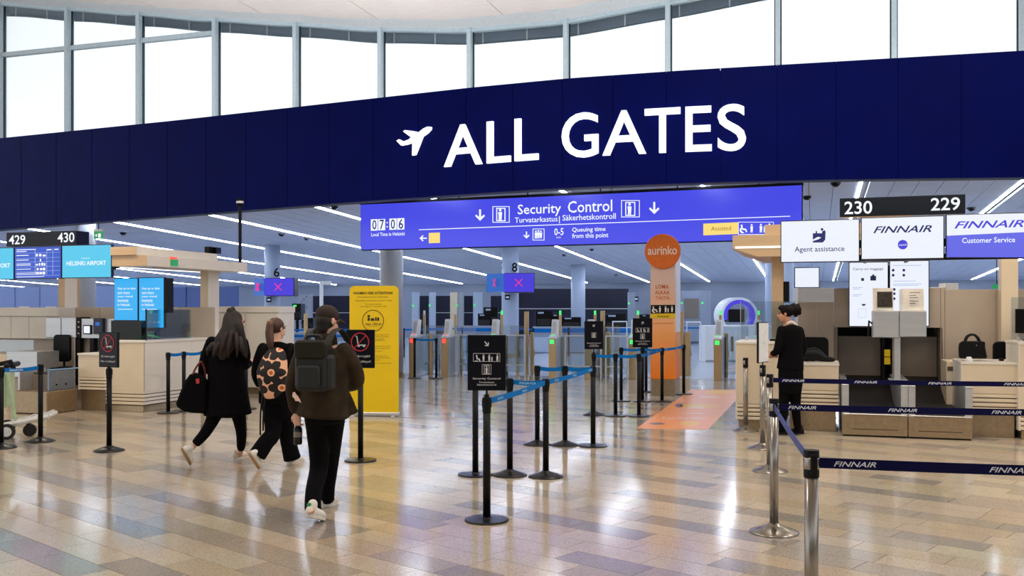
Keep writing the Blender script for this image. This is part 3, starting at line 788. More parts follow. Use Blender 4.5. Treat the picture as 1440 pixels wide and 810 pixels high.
# back wall panels of the island
LB = 2.05
def L2(px, ly=LB): return FR.loc(px, 450, ly)[0]
t = Thing('counter_back_wall', 'taupe panelled back wall with two dark baggage openings, right island', 'partition', FR, (L2(1250), LB, 0))
zo, zt_ = 1.38, FR.loc(1250, 405, LB)[1]
zleft = FR.loc(1150, 425, LB)[1]
for a, b, z0_, z1_ in ((1122, 1148, 0, zleft), (1149, 1172, 0, zleft), (1173, 1248, zo, zt_), (1249, 1322, zo, zt_), (1323, 1328, 0, zt_), (1329, 1400, 0, zt_ - 0.03), (1401, 1500, 0, zt_ - 0.03), (1501, 1580, 0, zt_ - 0.03)):
    t.box('wall_panel', L2(a), L2(b + 0.6), LB, LB + 0.05, z0_, z1_, M['taupe'])
t.box('opening_frame', L2(1172), L2(1178), LB, LB + 0.7, 0.3, zo, M['dark_taupe']); t.box('opening_frame', L2(1322), L2(1326), LB, LB + 0.7, 0.3, zo, M['dark_taupe'])
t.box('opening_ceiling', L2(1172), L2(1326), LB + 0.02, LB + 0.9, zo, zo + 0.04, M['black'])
t.box('flap', L2(1179), L2(1240), LB + 0.3, LB + 0.33, 0.3, zo - 0.14, M['dark_taupe']); t.box('flap', L2(1269), L2(1321), LB + 0.3, LB + 0.33, 0.3, zo - 0.14, M['dark_taupe'])
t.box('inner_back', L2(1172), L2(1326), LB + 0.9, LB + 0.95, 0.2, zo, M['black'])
t.box('pier', L2(1241), L2(1245), LB + 0.1, LB + 0.6, 0.3, zo, M['black']); t.box('pier', L2(1256), L2(1268), LB + 0.2, LB + 0.6, 0.3, zo, M['taupe'])
t.pbox('warning_label', 1243.5, 491.5, 1252, 501.5, LB - 0.02, 0.012, M['yellow']); t.pbox('warning_label', 1243.5, 502.5, 1252, 512.5, LB - 0.02, 0.012, M['yellow'])
# conveyors
def conveyor(label, xa, xb):
    t = Thing('baggage_conveyor', label, 'conveyor', FR, ((xa + xb) / 2, 0.9, 0))
    t.box('front_panel', xa, xb - 0.004, 0.0, 0.04, 0.02, 0.285, M['plinth'], 0.006)
    t.box('kick_strip', xa + .02, xb - .02, 0.01, 0.05, 0.0, 0.02, M['black'], 0)
    t.box('slot', xa + 0.12, xb - 0.12, -0.002, 0.01, 0.095, 0.102, M['black'], 0)
    t.box('body', xa + 0.002, xb - 0.006, 0.04, 2.6, 0.0, 0.26, M['dark_taupe'])
    t.box('front_lip', xa + 0.02, xb - .02, -0.006, 0.06, 0.285, 0.297, M['steel_box'])
    vs = [(xa + 0.09, 0.05, 0.288), (xb - 0.09, 0.05, 0.288), (xb - 0.09, 1.35, 0.34), (xa + 0.09, 1.35, 0.34), (xb - 0.09, 2.6, 0.72), (xa + 0.09, 2.6, 0.72)]
    lo = [(v[0], v[1], 0.2) for v in vs]
    mb = MB().add(vs + lo, [(0, 1, 2, 3), (3, 2, 4, 5), (6, 9, 8, 7), (9, 11, 10, 8), (0, 6, 7, 1), (5, 4, 10, 11), (0, 3, 9, 6), (3, 5, 11, 9), (1, 7, 8, 2), (2, 8, 10, 4)])
    t.put('belt', mb, M['rubber'])
    t.put('roller', MB().rod((xa + .09, 0.04, 0.28), (xb - .09, 0.04, 0.28), 0.02), M['steel'])
    for s, nm in ((xa, 'left'), (xb - 0.085, 'right')):
        t.box('side_rail', s, s + 0.085, 0.0, 2.3, 0.27, 0.66, M['steel_box'], 0.006)
        t.box('rail_cap', s, s + 0.085, -0.004, 2.3, 0.66, 0.675, M['steel_box'], 0.003)
    return t
XM = FR.loc(1277, 580, 0)[0]; XE = FR.loc(1368, 580, 0)[0]
conveyor('stainless baggage conveyor nearer the agent, left of the pair', 0.0, XM)
conveyor('stainless baggage conveyor beside the handbag desk, right of the pair', XM + 0.003, XE)
# portrait screens behind
z_ = 1.9
P1 = display('portrait_screen', 'tall white portrait screen headed Carry-on baggage, left of its pair', FR, (1193.5, 368.5), (1249.5, 459.5), LB - 0.12, M['scr_white'])
P1.text('Carry-on baggage', 1199.5, 376.5, 1242, 381, LB - 0.13, M['scr_navy'], bold=0.004)
P1.ppoly('bag_icon', [[(1211, 391), (1215, 391), (1215, 395), (1211, 395)], [(1224, 388), (1232, 388), (1232, 394.5), (1224, 394.5)], [(1226.5, 386), (1229.5, 386), (1229.5, 388), (1226.5, 388)], [(1211.5, 427.5), (1218, 427.5), (1216, 430), (1213, 430)]], LB - 0.13, 0.004, mat('slate_blue_print', (60, 90, 150), 0.5))
P1.ppoly('text_line', [[(1199, y), (1199 + w, y - .2), (1199 + w, y + 0.6), (1199, y + .8)] for y, w in ((404, 14), (406, 10), (414, 13), (416, 9))] + ringrect(1207, 434, 1218, 447, .4), LB - 0.13, 0.004, M['scr_pale'])
P2 = display('portrait_screen', 'tall white portrait screen with small round icons, right of its pair', FR, (1250.5, 366.5), (1307, 459), LB - 0.12, M['scr_white'])
for cx, cy in ((1256, 380), (1271, 380), (1256, 387), (1271, 387), (1257.5, 407), (1257.5, 413), (1257.5, 420)):
    P2.ppoly('icon', [[(cx + 2 * math.cos(k * math.pi / 4), cy + 2 * math.sin(k * math.pi / 4)) for k in range(8)]], LB - 0.13, 0.004, M['scr_navy'])
P2.ppoly('text_line', [[(1256, y), (1256 + w, y - .4), (1256 + w, y + 0.4), (1256, y + .8)] for y, w in ((373, 40), (395, 32), (399, 40), (401, 36))], LB - 0.13, 0.004, M['scr_pale'])
t = Thing('screen_stand', 'dark stand carrying the two portrait screens behind the steel box', 'stand', FR, (L2(1250), LB - 0.04, 0.9))
t.box('back_plate', L2(1200), L2(1300), LB - 0.06, LB - 0.0, 1.45, 2.3, M['black'])
# steel equipment box on pole
LE = 0.9
def L3(px, py=450): return FR.loc(px, py, LE)
t = Thing('equipment_box', 'stainless steel double equipment box on a pole between the conveyors', 'equipment', FR, (L3(1264)[0], LE + 0.1, 0.25))
t.pbox('cabinet', 1227, 437, 1264.6, 475, LE, 0.3, M['steel_box'], 0.012); t.pbox('cabinet', 1265.2, 437, 1303, 474, LE, 0.3, M['steel_box'], 0.012)
t.box('pole', L3(1258)[0], L3(1267)[0], LE + 0.08, LE + 0.2, 0.66, L3(1262, 473)[1], M['steel_box'])
t.box('pole_foot', L3(1250)[0], L3(1275)[0], LE + 0.0, LE + 0.28, 0.676, 0.69, M['steel_box'])
t.put('scanner_arm', MB().tube([(L3(1227)[0], LE + .1, L3(0, 450)[1]), (L3(1222)[0], LE, L3(0, 447)[1]), (L3(1221)[0], LE, L3(0, 462)[1])], 0.012), M['black'])
zb_ = L3(1228, 437)[1]
def holder(label, pa, pb, top, front, ang=0):
    xa, xb = L3(pa)[0], L3(pb)[0]; zt2 = L3(pa, top)[1]
    t = Thing('leaflet_holder', label, 'holder', FR, ((xa + xb) / 2, LE + 0.1, zb_))
    t.put('back_board', MB().prism([(LE + 0.05, zb_), (LE + 0.075, zb_), (LE + 0.135, zt2), (LE + 0.11, zt2)], 'x', xa, xb), M['paper'])
    t.box('foot', xa, xb, LE + 0.04, LE + 0.2, zb_, zb_ + 0.012, M['paper'])
    return t, xa, xb, zt2
h1, xa, xb, z2 = holder('white stand with a dark photo notice on the steel box', 1228, 1257, 405, 'photo')
h1.put('photo_notice', MB().add([(xa + .055, LE + 0.048, zb_ + .05), (xb - .015, LE + .048, zb_ + .05), (xb - .015, LE + .095, z2 - .05), (xa + .055, LE + .095, z2 - .05), (xa + .055, LE + 0.058, zb_ + .05), (xb - .015, LE + .058, zb_ + .05), (xb - .015, LE + .105, z2 - .05), (xa + .055, LE + .105, z2 - .05)], [(0, 1, 2, 3), (4, 7, 6, 5), (0, 4, 5, 1), (2, 6, 7, 3), (1, 5, 6, 2), (0, 3, 7, 4)]), M['photo'])
h2, xa, xb, z2 = holder('tilted white leaflet stand with printed lines, right on the steel box', 1268, 1300, 406, 'text')
h2.ppoly('printed_line', [[(1279, y), (1279 + w, y), (1279 + w, y + .9), (1279, y + .9)] for y, w in ((411, 15), (415, 9), (418, 12), (423, 13), (426, 9))] , LE + 0.045, 0.004, mat('grey_print', (120, 116, 112), 0.6))
h2.put('side_leaf', MB().box(L3(1265)[0], L3(1269)[0], LE + .05, LE + .06, zb_, z2 - .01), M['white_film'])

# portal (left of right island): beam + column
t = Thing('wooden_portal', 'light wooden portal beam and post left of the Agent assistance screen', 'portal', FR, (FR.loc(1093, 480, 1.2)[0], 1.3, 0))
LP_ = 1.1
xA = FR.loc(1101.5, 400, LP_)[0]; xB = FR.loc(1085, 400, LP_)[0]
t.box('post', xB, xA, LP_, LP_ + 0.3, 0, FR.loc(1090, 361, LP_)[1], M['tan'])
x0, z1 = FR.loc(1030, 331, LP_ - 0.25); x1, _ = FR.loc(1110, 331, LP_ - 0.25); z0 = FR.loc(1085, 361, LP_ - .25)[1]
zm = FR.loc(1030, 350, LP_ - .25)[1]
t.put('beam', MB().prism([(x0, zm), (x0 + 0.35, z0), (x1 + 1.6, z0), (x1 + 1.6, z1), (x0, z1)], 'y', LP_ - 0.25, LP_ + 1.7), M['tan'], bevel=0.006)
t.box('upper_beam', FR.loc(1076, 331, LP_)[0], x1 + 1.6, LP_ - 0.1, LP_ + 1.5, z1, FR.loc(1076, 317, LP_)[1], M['tan'])
t.box('light_line', x0 + 0.04, x1 + 0.3, LP_ - 0.262, LP_ - 0.25, zm + 0.005, zm + 0.03, M['white_letter'], 0)
t.box('post_slot', xA + 0.0, xA + 0.08, LP_ + 0.02, LP_ + 0.25, 1.75, 2.05, M['black'])
# small screen behind agent
display('wall_screen', 'small bluish white screen seen between the portal post and portrait screens', FR, (1117, 376), (1152.5, 405), 2.6, M['scr_white'])
# chairs, bags on the right island
def office_chair(label, fr, px, py_seat, ly, backw=0.46, ztop=1.1, zseat=0.5, x=None):
    x = fr.loc(px, 480, ly)[0] if x is None else x
    t = Thing('office_chair', label, 'chair', fr, (x, ly, 0))
    mb = MB().rrect(x - backw / 2, x + backw / 2, zseat + 0.12, ztop, 0.07, ly + 0.2, ly + 0.26)
    t.put('backrest', mb, M['black'], bevel=0.01)
    t.put('seat', MB().box(x - 0.24, x + 0.24, ly - 0.22, ly + 0.24, zseat - 0.04, zseat + 0.04), M['black'], bevel=0.02)
    t.put('back_bar', MB().tube([(x, ly + 0.1, zseat - 0.03), (x, ly + 0.27, zseat), (x, ly + 0.27, zseat + 0.3)], 0.02), M['black'])
    t.put('gas_column', MB().cyl(0.03, 0.1, zseat - 0.03, x, ly), M['steel'])
    for k in range(5):
        a = 2 * math.pi * k / 5
        l_ = t.put('leg', MB().rod((x, ly, 0.12), (x + 0.27 * math.cos(a), ly + 0.27 * math.sin(a), 0.07), 0.02), M['black'])
        t.put('castor', MB().ball((x + 0.27 * math.cos(a), ly + 0.27 * math.sin(a), 0.03), 0.03, 8, 6), M['black'], l_)
    return t
office_chair('black office chair behind the low desk wing, right of the agent', FR, 1142, 480, 1.4, ztop=1.24, zseat=0.62)
office_chair('black office chair behind the desk at the right picture edge', FR, 1426, 480, 1.45, ztop=1.2, zseat=0.6)
# black coat / bag on low desk
x_, z_ = FR.loc(1150, 509, LYD + 0.35); zt3 = dBz
t = single('folded_coat', MB().tube([(FR.loc(1128, 500, LYD + .4)[0], LYD + .4, zt3 + .07), (FR.loc(1145, 500, LYD + .4)[0], LYD + .42, zt3 + .10), (FR.loc(1160, 500, LYD + .4)[0], LYD + .4, zt3 + .045), (FR.loc(1172, 500, LYD + .4)[0], LYD + .38, zt3 + .03)], [.07, .1, .045, .025], 12, smooth=4), M['black'],
       'crumpled black garment lying on the low desk wing right of the agent', 'garment', FR, (x_, LYD + .4, zt3), smooth=True)
t = Thing('handbag', 'black structured handbag with upright handles on the cream desk', 'bag', FR, (FR.loc(1369, 505, LYD + .3)[0], LYD + .3, dCz))
lyb = LYD + 0.25
pts = [FR.loc(a, b, lyb) for a, b in ((1350, 504.5), (1349.8, 484), (1353.5, 480), (1384, 480), (1389, 504.5))]
pts = [(p[0], max(p[1], dCz + .001)) for p in pts]
t.put('body', MB().prism(pts, 'y', lyb, lyb + 0.16), M['black'], bevel=0.02)
for dy in (0.03, 0.13):
    hp = [FR.loc(a, b, lyb) for a, b in ((1358, 481), (1361, 474), (1366, 471), (1371, 471), (1376, 475), (1379, 481))]
    t.put('handle', MB().tube([(p[0], lyb + dy, p[1]) for p in hp], 0.014, 8, smooth=3), M['black'])
t.put('flap', MB().rrect(pts[1][0] + .02, pts[3][0] + 0.01, pts[0][1] + .1, pts[2][1], .02, lyb - .012, lyb), M['black'], bevel=0.004)
t.put('clasp', MB().ball((FR.loc(1373, 485, lyb)[0], lyb - .014, FR.loc(1373, 485.5, lyb)[1]), 0.01, 8, 6), M['steel'])
cx_, cz_ = FR.loc(1363, 507, LYD + .1)
single('tape_dispenser', MB().lathe([(.05, 0), (.052, .012), (.04, .03), (.03, .055), (.012, .06)], cx_, LYD + .12, dCz), M['white_film'], 'small clear and white dispenser in front of the handbag on the desk', 'stationery', FR, (cx_, LYD + .12, dCz), smooth=True)
single('stapler', MB().box(FR.loc(1405, 505, LYD + .3)[0], FR.loc(1412, 505, LYD + .3)[0], LYD + .3, LYD + .34, dCz, dCz + .035), M['black'], 'small black stapler on the cream desk right of the handbag', 'stationery', FR, (FR.loc(1408, 505, LYD + .3)[0], LYD + .32, dCz), bevel=0.008)
t = Thing('desk_cabinet', 'low beige side cabinet between conveyor and handbag desk', 'cabinet', FR, (FR.loc(1345, 520, 1.2)[0], 1.45, 0))
xa, xb = FR.loc(1331, 520, 1.25)[0], FR.loc(1351, 520, 1.25)[0]
t.box('body', xa, xb, 1.25, 1.9, 0.3, .93, M['cream']); t.box('drawer_front', xa + .01, xb - .01, 1.24, 1.25, .8, .86, M['groove'])
# work monitor at right desk
x_ = FR.loc(1438, 470, 1.0)[0]
t = Thing('monitor', 'black monitor on the desk at the right picture edge', 'monitor', FR, (x_, LYD + .45, dDz))
t.box('foot', x_ - .02, x_ + .2, LYD + .35, LYD + .5, dDz, dDz + .015, M['black']); t.box('stem', x_ + .06, x_ + .1, LYD + .42, LYD + .45, dDz, dDz + .2, M['black'])
t.box('panel', x_ - .12, x_ + .3, LYD + .38, LYD + .42, dDz + .1, dDz + .42, M['black_gloss'])
# things on tall desk A
x_, _ = FR.loc(1085, 475, LYD + .35)
t = Thing('keyboard_tray', 'dark counter device on the tall desk in front of the agent', 'device', FR, (x_, LYD + .3, dAz))
t.box('base', x_ - .02, x_ + .2, LYD + .22, LYD + .4, dAz, dAz + .03, M['black']); t.box('key_panel', x_, x_ + .18, LYD + .24, LYD + .38, dAz + .03, dAz + .036, M['dark_taupe'])
# ------------------------------------------------------------------ left check-in island
t = Thing('number_board', 'black overhead board reading 429 and 430 above the blue screens on the left', 'sign', FL, (FL.loc(60, 340, 0)[0], 0.05, 2.7))
t.pbox('board', 8.8, 327.3, 107, 347, 0.0, 0.3, M['poster'])
t.text('429', 12.5, 331, 35.5, 344, -0.008, M['scr_text'], bold=0.012, res=4, name='number')
t.text('430', 81, 327.5, 104.5, 341, -0.008, M['scr_text'], bold=0.012, res=4, name='number')
A1 = display('hanging_screen', 'cyan hanging screen with white airport name, right end under 430', FL, (87, 345), (156.8, 391.4), -0.02, M['scr_cyan'])
A1.text('HELSINKI AIRPORT', 93.5, 367.5, 149, 373.5, -0.03, M['scr_text'], bold=0.015)
A1.text('LOUNGE IN', 114.5, 362.5, 126, 364.3, -0.03, M['scr_text'])
A2 = display('hanging_screen', 'royal blue hanging screen with a baggage symbol table under 429', FL, (20.5, 347.5), (86.2, 392.5), -0.02, M['scr_royal'])
def lines(px0, px1, rows, h, sl=-0.03): return [[(px0, y), (px1, y + (px1 - px0) * sl), (px1, y + h + (px1 - px0) * sl), (px0, y + h)] for y in rows]
A2.ppoly('table_line', lines(23, 84, (356.3, 363.5, 368.8, 375.8, 382, 388.5), 0.35) + [[(x, 350), (x + .35, 350), (x + .35, 386), (x, 386)] for x in (49, 65.5, 74)], -0.03, 0.004, M['scr_pale'])
A2.ppoly('text_line', lines(23, 50, (351,), 1) + lines(23, 37, (353.5,), 1) + lines(23, 40, (359, 365.5), 1) + lines(23, 43, (371, 373, 378.5), 0.8) + lines(23, 62, (384, 386, 389.5), 0.7) + lines(66, 72, (350.5,), 1.4) + lines(76.5, 82, (350,), 1.4), -0.03, 0.004, M['scr_text'])
for x, y, w, h in ((50.5, 357, 2.5, 3.6), (55, 357, 3, 3.6), (60, 358, 4, 2.6), (56, 364, 1.6, 3.6), (50.5, 371, 2.5, 2.5), (54.5, 370, 2, 3.5), (58, 369.5, 3, 4), (62, 370, 1.6, 3.6), (51.5, 377, 2.5, 3), (56, 377, 3, 2.8), (60, 376.5, 3.5, 3.4), (51, 382.5, 3, 3.4), (55.5, 382.5, 3.5, 3.2), (60.5, 382, 2.8, 4)): A2.ppoly('bag_symbol', [[(x, y), (x + w, y), (x + w, y + h), (x, y + h)]], -0.03, 0.004, M['scr_text'])
A2.ppoly('tick_symbol', [[(68, 359), (69.5, 360.5), (72, 356.5), (69.5, 359.3)], [(68, 365), (69.5, 366.3), (72, 362.5), (69.5, 365.2)]], -0.03, 0.004, mat('teal_print', (30, 170, 150), 0.5))
A3 = display('hanging_screen', 'cyan hanging screen cut by the left picture edge left of 429', FL, (-48, 349.5), (19.6, 394), -0.02, M['scr_cyan'])
A3.text('AIRPORT', -14, 370.7, 14.3, 376.7, -0.03, M['scr_text'], bold=0.015)
x0, x1 = FL.loc(-48, 360, 0.1)[0], FL.loc(156, 360, .1)[0]
t = Thing('screen_gantry', 'dark steel rail and posts holding up the screens under 429 and 430', 'frame', FL, ((x0 + x1) / 2, 0.1, 2.2))
t.box('rail', x0, x1 - .05, 0.06, 0.14, 2.4, 2.5, M['black']); t.box('mounting_box', x1 - 0.05, x1 + 0.06, 0.04, 0.16, 2.3, 2.55, M['black'])
for px in (-30, 45, 118):
    x = FL.loc(px, 330, 0.1)[0]; t.box('support_arm', x - 0.02, x + 0.02, 0.1, 2.2, 2.42, 2.46, M['black'])
t = Thing('exit_sign', 'green running man exit sign hanging just right of board 430', 'sign', Frame(gx(137, 22), 22, ROT), (0, 0, 3.2))
fr = t.fr; a0, z1 = fr.loc(132, 325.5, 0); a1, _ = fr.loc(143.5, 325.5, 0); _, z0 = fr.loc(132, 335.8, 0)
t.box('sign_face', a0, a1, 0, 0.04, z0, z1, M['exit_green'], 0); t.ppoly('pictogram', [[(138, 328.5), (141.5, 328.3), (141.5, 334), (138, 334.2)], [(133.5, 331), (136, 329), (136, 333)]], -0.006, 0.004, M['scr_text']); t.box('top_cap', a0, a1, 0, .05, z1, z1 + .05, M['white_paint'])
t.put('hanger', MB().rod(((a0 + a1) / 2, .02, z1 + .04), ((a0 + a1) / 2, .02, 4.2), 0.012), M['black'])
# desks
lw, lwx0, lwx1, lwz = desk('low cream desk wing left of the trolley ban sign', FL, 110, 148, 496.5, -0.03, 0.8, 0.33, 0.54, 0.33)
XC = 0.0; XT = FL.loc(148.5, 500, 0.0)[0]
ZT_ = FL.loc(202, 479.3, 0)[1]
yEnd = FL.onx(336, 475, 0.0)[0]
t = Thing('check_in_desk', 'big cream corner check-in desk with striped base at the end of the left island', 'desk', FL, (-0.3, yEnd / 2, 0))
t.box('plinth', XT + .03, -0.03, .03, yEnd - .03, 0, .1, M['plinth'])
t.box('body', XT + .01, -0.02, 0.02, yEnd, .1, ZT_ - .035, M['groove'])
t.box('front_panel', XT, 0.0, 0, 0.03, .335, ZT_ - .035, M['cream'])
ns = 3; ys = [0, FL.onx(270, 470, 0)[0], FL.onx(336, 470, 0)[0]]
ys[-1] = yEnd
for a, b in zip(ys, ys[1:]): t.box('side_panel', -0.03, 0.0, a + .002, b - .002, .335, ZT_ - .035, M['cream_light'])
for k in range(4):
    h = .058
    t.box('slat', XT, 0, -.001, .03, .105 + k * h + .012, .105 + (k + 1) * h - .002, M['cream'])
    t.box('side_slat', -.03, 0.001, .0, yEnd, .105 + k * h + .012, .105 + (k + 1) * h - .002, M['cream_light'])
t.box('desk_top', XT - .01, 0.012, -.012, yEnd + .01, ZT_ - .035, ZT_, M['cream_light'])
# glass screen with wedge on the corner desk
ga = FL.onx(206, 470, -0.06)[0]; gb = FL.onx(268, 470, -0.06)[0]; gt = FL.onx(206, 435.5, -.06)[1]
t = Thing('glass_screen', 'glass screen with slanted green lit edge on the corner desk side', 'glass screen', FL, (-0.06, (ga + gb) / 2, ZT_))
t.box('pane', -0.065, -0.055, ga, gb, ZT_ + .01, gt, M['glass_screen'], 0)
t.box('edge_profile', -0.07, -0.05, ga - .02, ga, ZT_, gt + .01, M['black']); t.box('base_rail', -.07, -.05, ga, gb, ZT_, ZT_ + .015, M['steel_box'])
yy = FL.onx(208, 470, -.2)[0]; yz = FL.onx(223, 470, -.2)[0]
t.put('green_edge', MB().tube([(-.2, yy, FL.onx(208, 471, -.2)[1]), (-.2, (yy + yz) / 2, FL.onx(215, 472, -.2)[1]), (-.2, yz, FL.onx(223, 474.5, -.2)[1])], 0.012, 8, smooth=3), M['green_led'])
# totem of two portrait sky blue screens
lyq = 0.5
D1 = display('portrait_screen', 'sky blue portrait screen with white text, left of the pair by the cream portal', FL, (160.3, 391), (194.2, 451), lyq, M['scr_sky'])
D2 = display('portrait_screen', 'sky blue portrait screen with white text, right of the pair by the cream portal', FL, (195, 390), (231, 461.5), lyq, M['scr_sky'])
for S, x in ((D1, 165.5), (D2, 199.5)):
    for k, (w_, s_) in enumerate(((25, 'Stay up to date'), (17, 'and share'), (21, 'your travel'), (15, 'moments'), (17, 'in Helsinki'))):
        S.text(s_, x, 404 + k * 5.6, x + w_, 408 + k * 5.6, lyq - .01, M['scr_text'], bold=0.004)
    S.ppoly('underline', lines(x, x + 21, (434.5,), .8, 0), lyq - .01, .004, M['scr_text'])
D2.ppoly('icon', [[(c + 1.4 * math.cos(k * math.pi / 3), 453 + 1.6 * math.sin(k * math.pi / 3)) for k in range(6)] for c in (204.5, 211, 217.5, 223.5)], lyq - .01, .004, M['scr_text'])
a0, z1 = FL.loc(231.5, 391, lyq); a1 = FL.loc(236, 391, lyq)[0]
t = Thing('screen_stand', 'black stand box under and beside the sky blue portrait screens', 'stand', FL, (FL.loc(198, 470, lyq)[0], lyq + .2, ZT_))
t.box('side_casing', a0 - .02, a1, lyq + .0, lyq + .15, FL.loc(231, 440, lyq)[1], z1, M['black'])
t.box('lower_casing', FL.loc(163, 460, lyq)[0], FL.loc(206, 460, lyq)[0], lyq - .12, lyq + .35, ZT_, FL.loc(163, 450.5, lyq)[1], M['black_gloss'])
# portal
PX0, PX1 = FL.loc(157.5, 360, 0)[0] + .2, FL.loc(207, 360, 0)[0]
ze = FL.loc(207, 374, 0)[1]; zf = FL.loc(207, 358.5, 0)[1]
yR = FL.onx(348, 370, PX1)[0]
t = Thing('wooden_portal', 'cream portal roof with painted tan shade on posts over the left check-in island', 'portal', FL, (FL.loc(290, 470, .9)[0], 1.5, 0))
t.box('roof_slab', PX0 - 0.2, PX1, 0, yR, ze, zf, M['cream_light'], 0.006); t.box('roof_end_shade', PX0 - .2, PX1 - .001, -0.012, 0.0, ze, zf, M['tan'])  # tan front sheet paints the shaded end of the cream slab
xU = PX1 - 0.18; zU = FL.onx(190, 346.5, xU)[1]; yU = FL.onx(192, 360, xU)[0]; yU2 = FL.onx(306, 355, xU)[0]
t.box('upper_box', PX0 - .2, xU, yU, yU2, zf, zU, M['cream_light']); t.box('upper_end_shade', PX0 - .2, xU - .001, yU - .012, yU, zf, zU, M['tan'])  # tan sheet again paints shade on the front end
t.put('light_line', MB().box(PX1 - .7, PX1 - .66, .2, yR - .2, ze - .012, ze), M['white_letter'])
xP = -0.35
yP = FL.onx(292, 430, xP)[0]; yP2 = FL.onx(307.5, 430, xP)[0]
xP0 = FL.loc(281.5, 430, yP)[0]
t.box('post', xP0, xP, yP, yP2, 0, ze, M['cream']) ; t.box('post_lit_face', xP - .001, xP + .012, yP, yP2, 0, ze, M['cream_light'])  # paler sheet paints the lit side, darker cream the shaded side
t.box('post', FL.loc(81.5, 420, 2.3)[0], FL.loc(91, 420, 2.3)[0], 2.3, 2.7, 0, 2.45, M['tan'])  # tan tone paints the shaded left side of this post
t.box('post_lit_face', FL.loc(91, 420, 2.3)[0], FL.loc(91, 420, 2.3)[0] + .012, 2.3, FL.onx(108, 420, FL.loc(91, 420, 2.3)[0])[0], 0, 2.45, M['cream_light'])  # paler sheet painted as the lit side of the same post
# exit sign hanging below the portal slab, mast and device on top
ly_ = FL.onx(241, 370, PX1 + .02)[0]; ly2 = FL.onx(250, 370, PX1 + .02)[0]
t = Thing('exit_sign', 'small green exit sign fixed to the cream portal side', 'sign', FL, (PX1 + .02, (ly_ + ly2) / 2, 2.3))
t.box('sign_face', PX1 + .002, PX1 + .03, ly_, ly2, FL.onx(241, 373.5, PX1 + .02)[1], FL.onx(241, 364.5, PX1 + .02)[1], M['exit_green'], 0)
t.box('top_lamp', PX1 + .002, PX1 + .04, ly_ - .02, ly2 - .04, FL.onx(241, 364.2, PX1)[1], FL.onx(241, 361.5, PX1)[1], M['red_led'], 0)
xm = xU + .1; ym = FL.onx(337.5, 360, xm)[0]
t = Thing('camera_mast', 'thin black mast with a white ringed camera head on the cream portal roof', 'mast', FL, (xm, ym, zf))
t.put('pole', MB().cyl(.03, zf, FL.onx(337, 290, xm)[1], xm, ym, 12), M['black'])
zz = FL.onx(337, 290, xm)[1]
t.put('camera_head', MB().lathe([(.04, 0), (.065, .04), (.065, .1), (.05, .14)], xm, ym, zz), M['black'], smooth=False); t.put('white_ring', MB().lathe([(.068, .055), (.07, .075), (.068, .095)], xm, ym, zz), M['white_paint'])
xd = xU - .1; yd = FL.onx(294, 350, xd)[0]; yd2 = FL.onx(304, 350, xd)[0]
t = Thing('antenna_box', 'small black boxed device on top of the cream portal near the mast', 'device', FL, (xd, yd, zU))
t.box('casing', xd - .1, xd, yd, yd2, zU, zU + .13, M['black']); t.box('side_unit', xd - .02, xd + .08, yd2 - .1, yd2 + .04, zU + .01, zU + .12, M['black_gloss'])
# cabinet walls behind left island
def cream_wall(label, px0, px1, pytop, Y, seams, h0=0.1):
    fr = Frame(gx(px0, Y), Y, ROT)
    x1 = fr.loc(px1, 450, 0)[0]; zt = fr.loc(px0, pytop, 0)[1]
    t = Thing('cabinet_wall', label, 'cabinet', fr, (x1 / 2, .3, 0))
    t.box('carcass', 0, x1, .02, .6, h0, zt - .09, M['cream_light']); t.box('plinth', 0.01, x1 - .01, .05, .58, 0, h0, M['plinth'])
    xs_ = [0] + [fr.loc(s, 450, 0)[0] for s in seams] + [x1]
    for a, b in zip(xs_, xs_[1:]): t.box('door', a + .006, b - .006, 0, .02, h0 + .01, zt - .13, M['cream_light'])
    t.box('top_panel', -.01, x1 + .01, -.02, .62, zt - .12, zt, M['cream_light'])
    return t
cream_wall('low white cabinet wall with panel doors behind the two women', 300, 391, 431, 19.0, (345,), .12)
fr = Frame(gx(-60, 18.3), 18.3, ROT)
t = Thing('cabinet_wall', 'cream wall cabinets above the counter at the left picture edge', 'cabinet', fr, (1.0, .3, 0))
x1 = fr.loc(82, 450, 0)[0]; zt = fr.loc(0, 432.5, 0)[1]; zl = fr.loc(30, 476, 0)[1]
xs_ = [0] + [fr.loc(s, 450, 0)[0] for s in (-20, 15.5, 40.5)] + [x1]
for a, b in zip(xs_, xs_[1:]): t.box('door', a + .005, b - .005, 0, .02, zl, zt - .17, M['cream_light'])
t.box('top_panel', 0, x1, -.02, .4, zt - .16, zt, M['cream_light']); t.box('carcass', 0, x1, .02, .4, zl, zt - .16, M['cream_light']); t.box('lower_panel', 0, x1, .1, .4, 0, zl, M['taupe'])
for px in (34, 72): t.put('lid', MB().cyl(.09, zt, zt + .02, fr.loc(px, 432, .1)[0], .1), M['white_paint'])
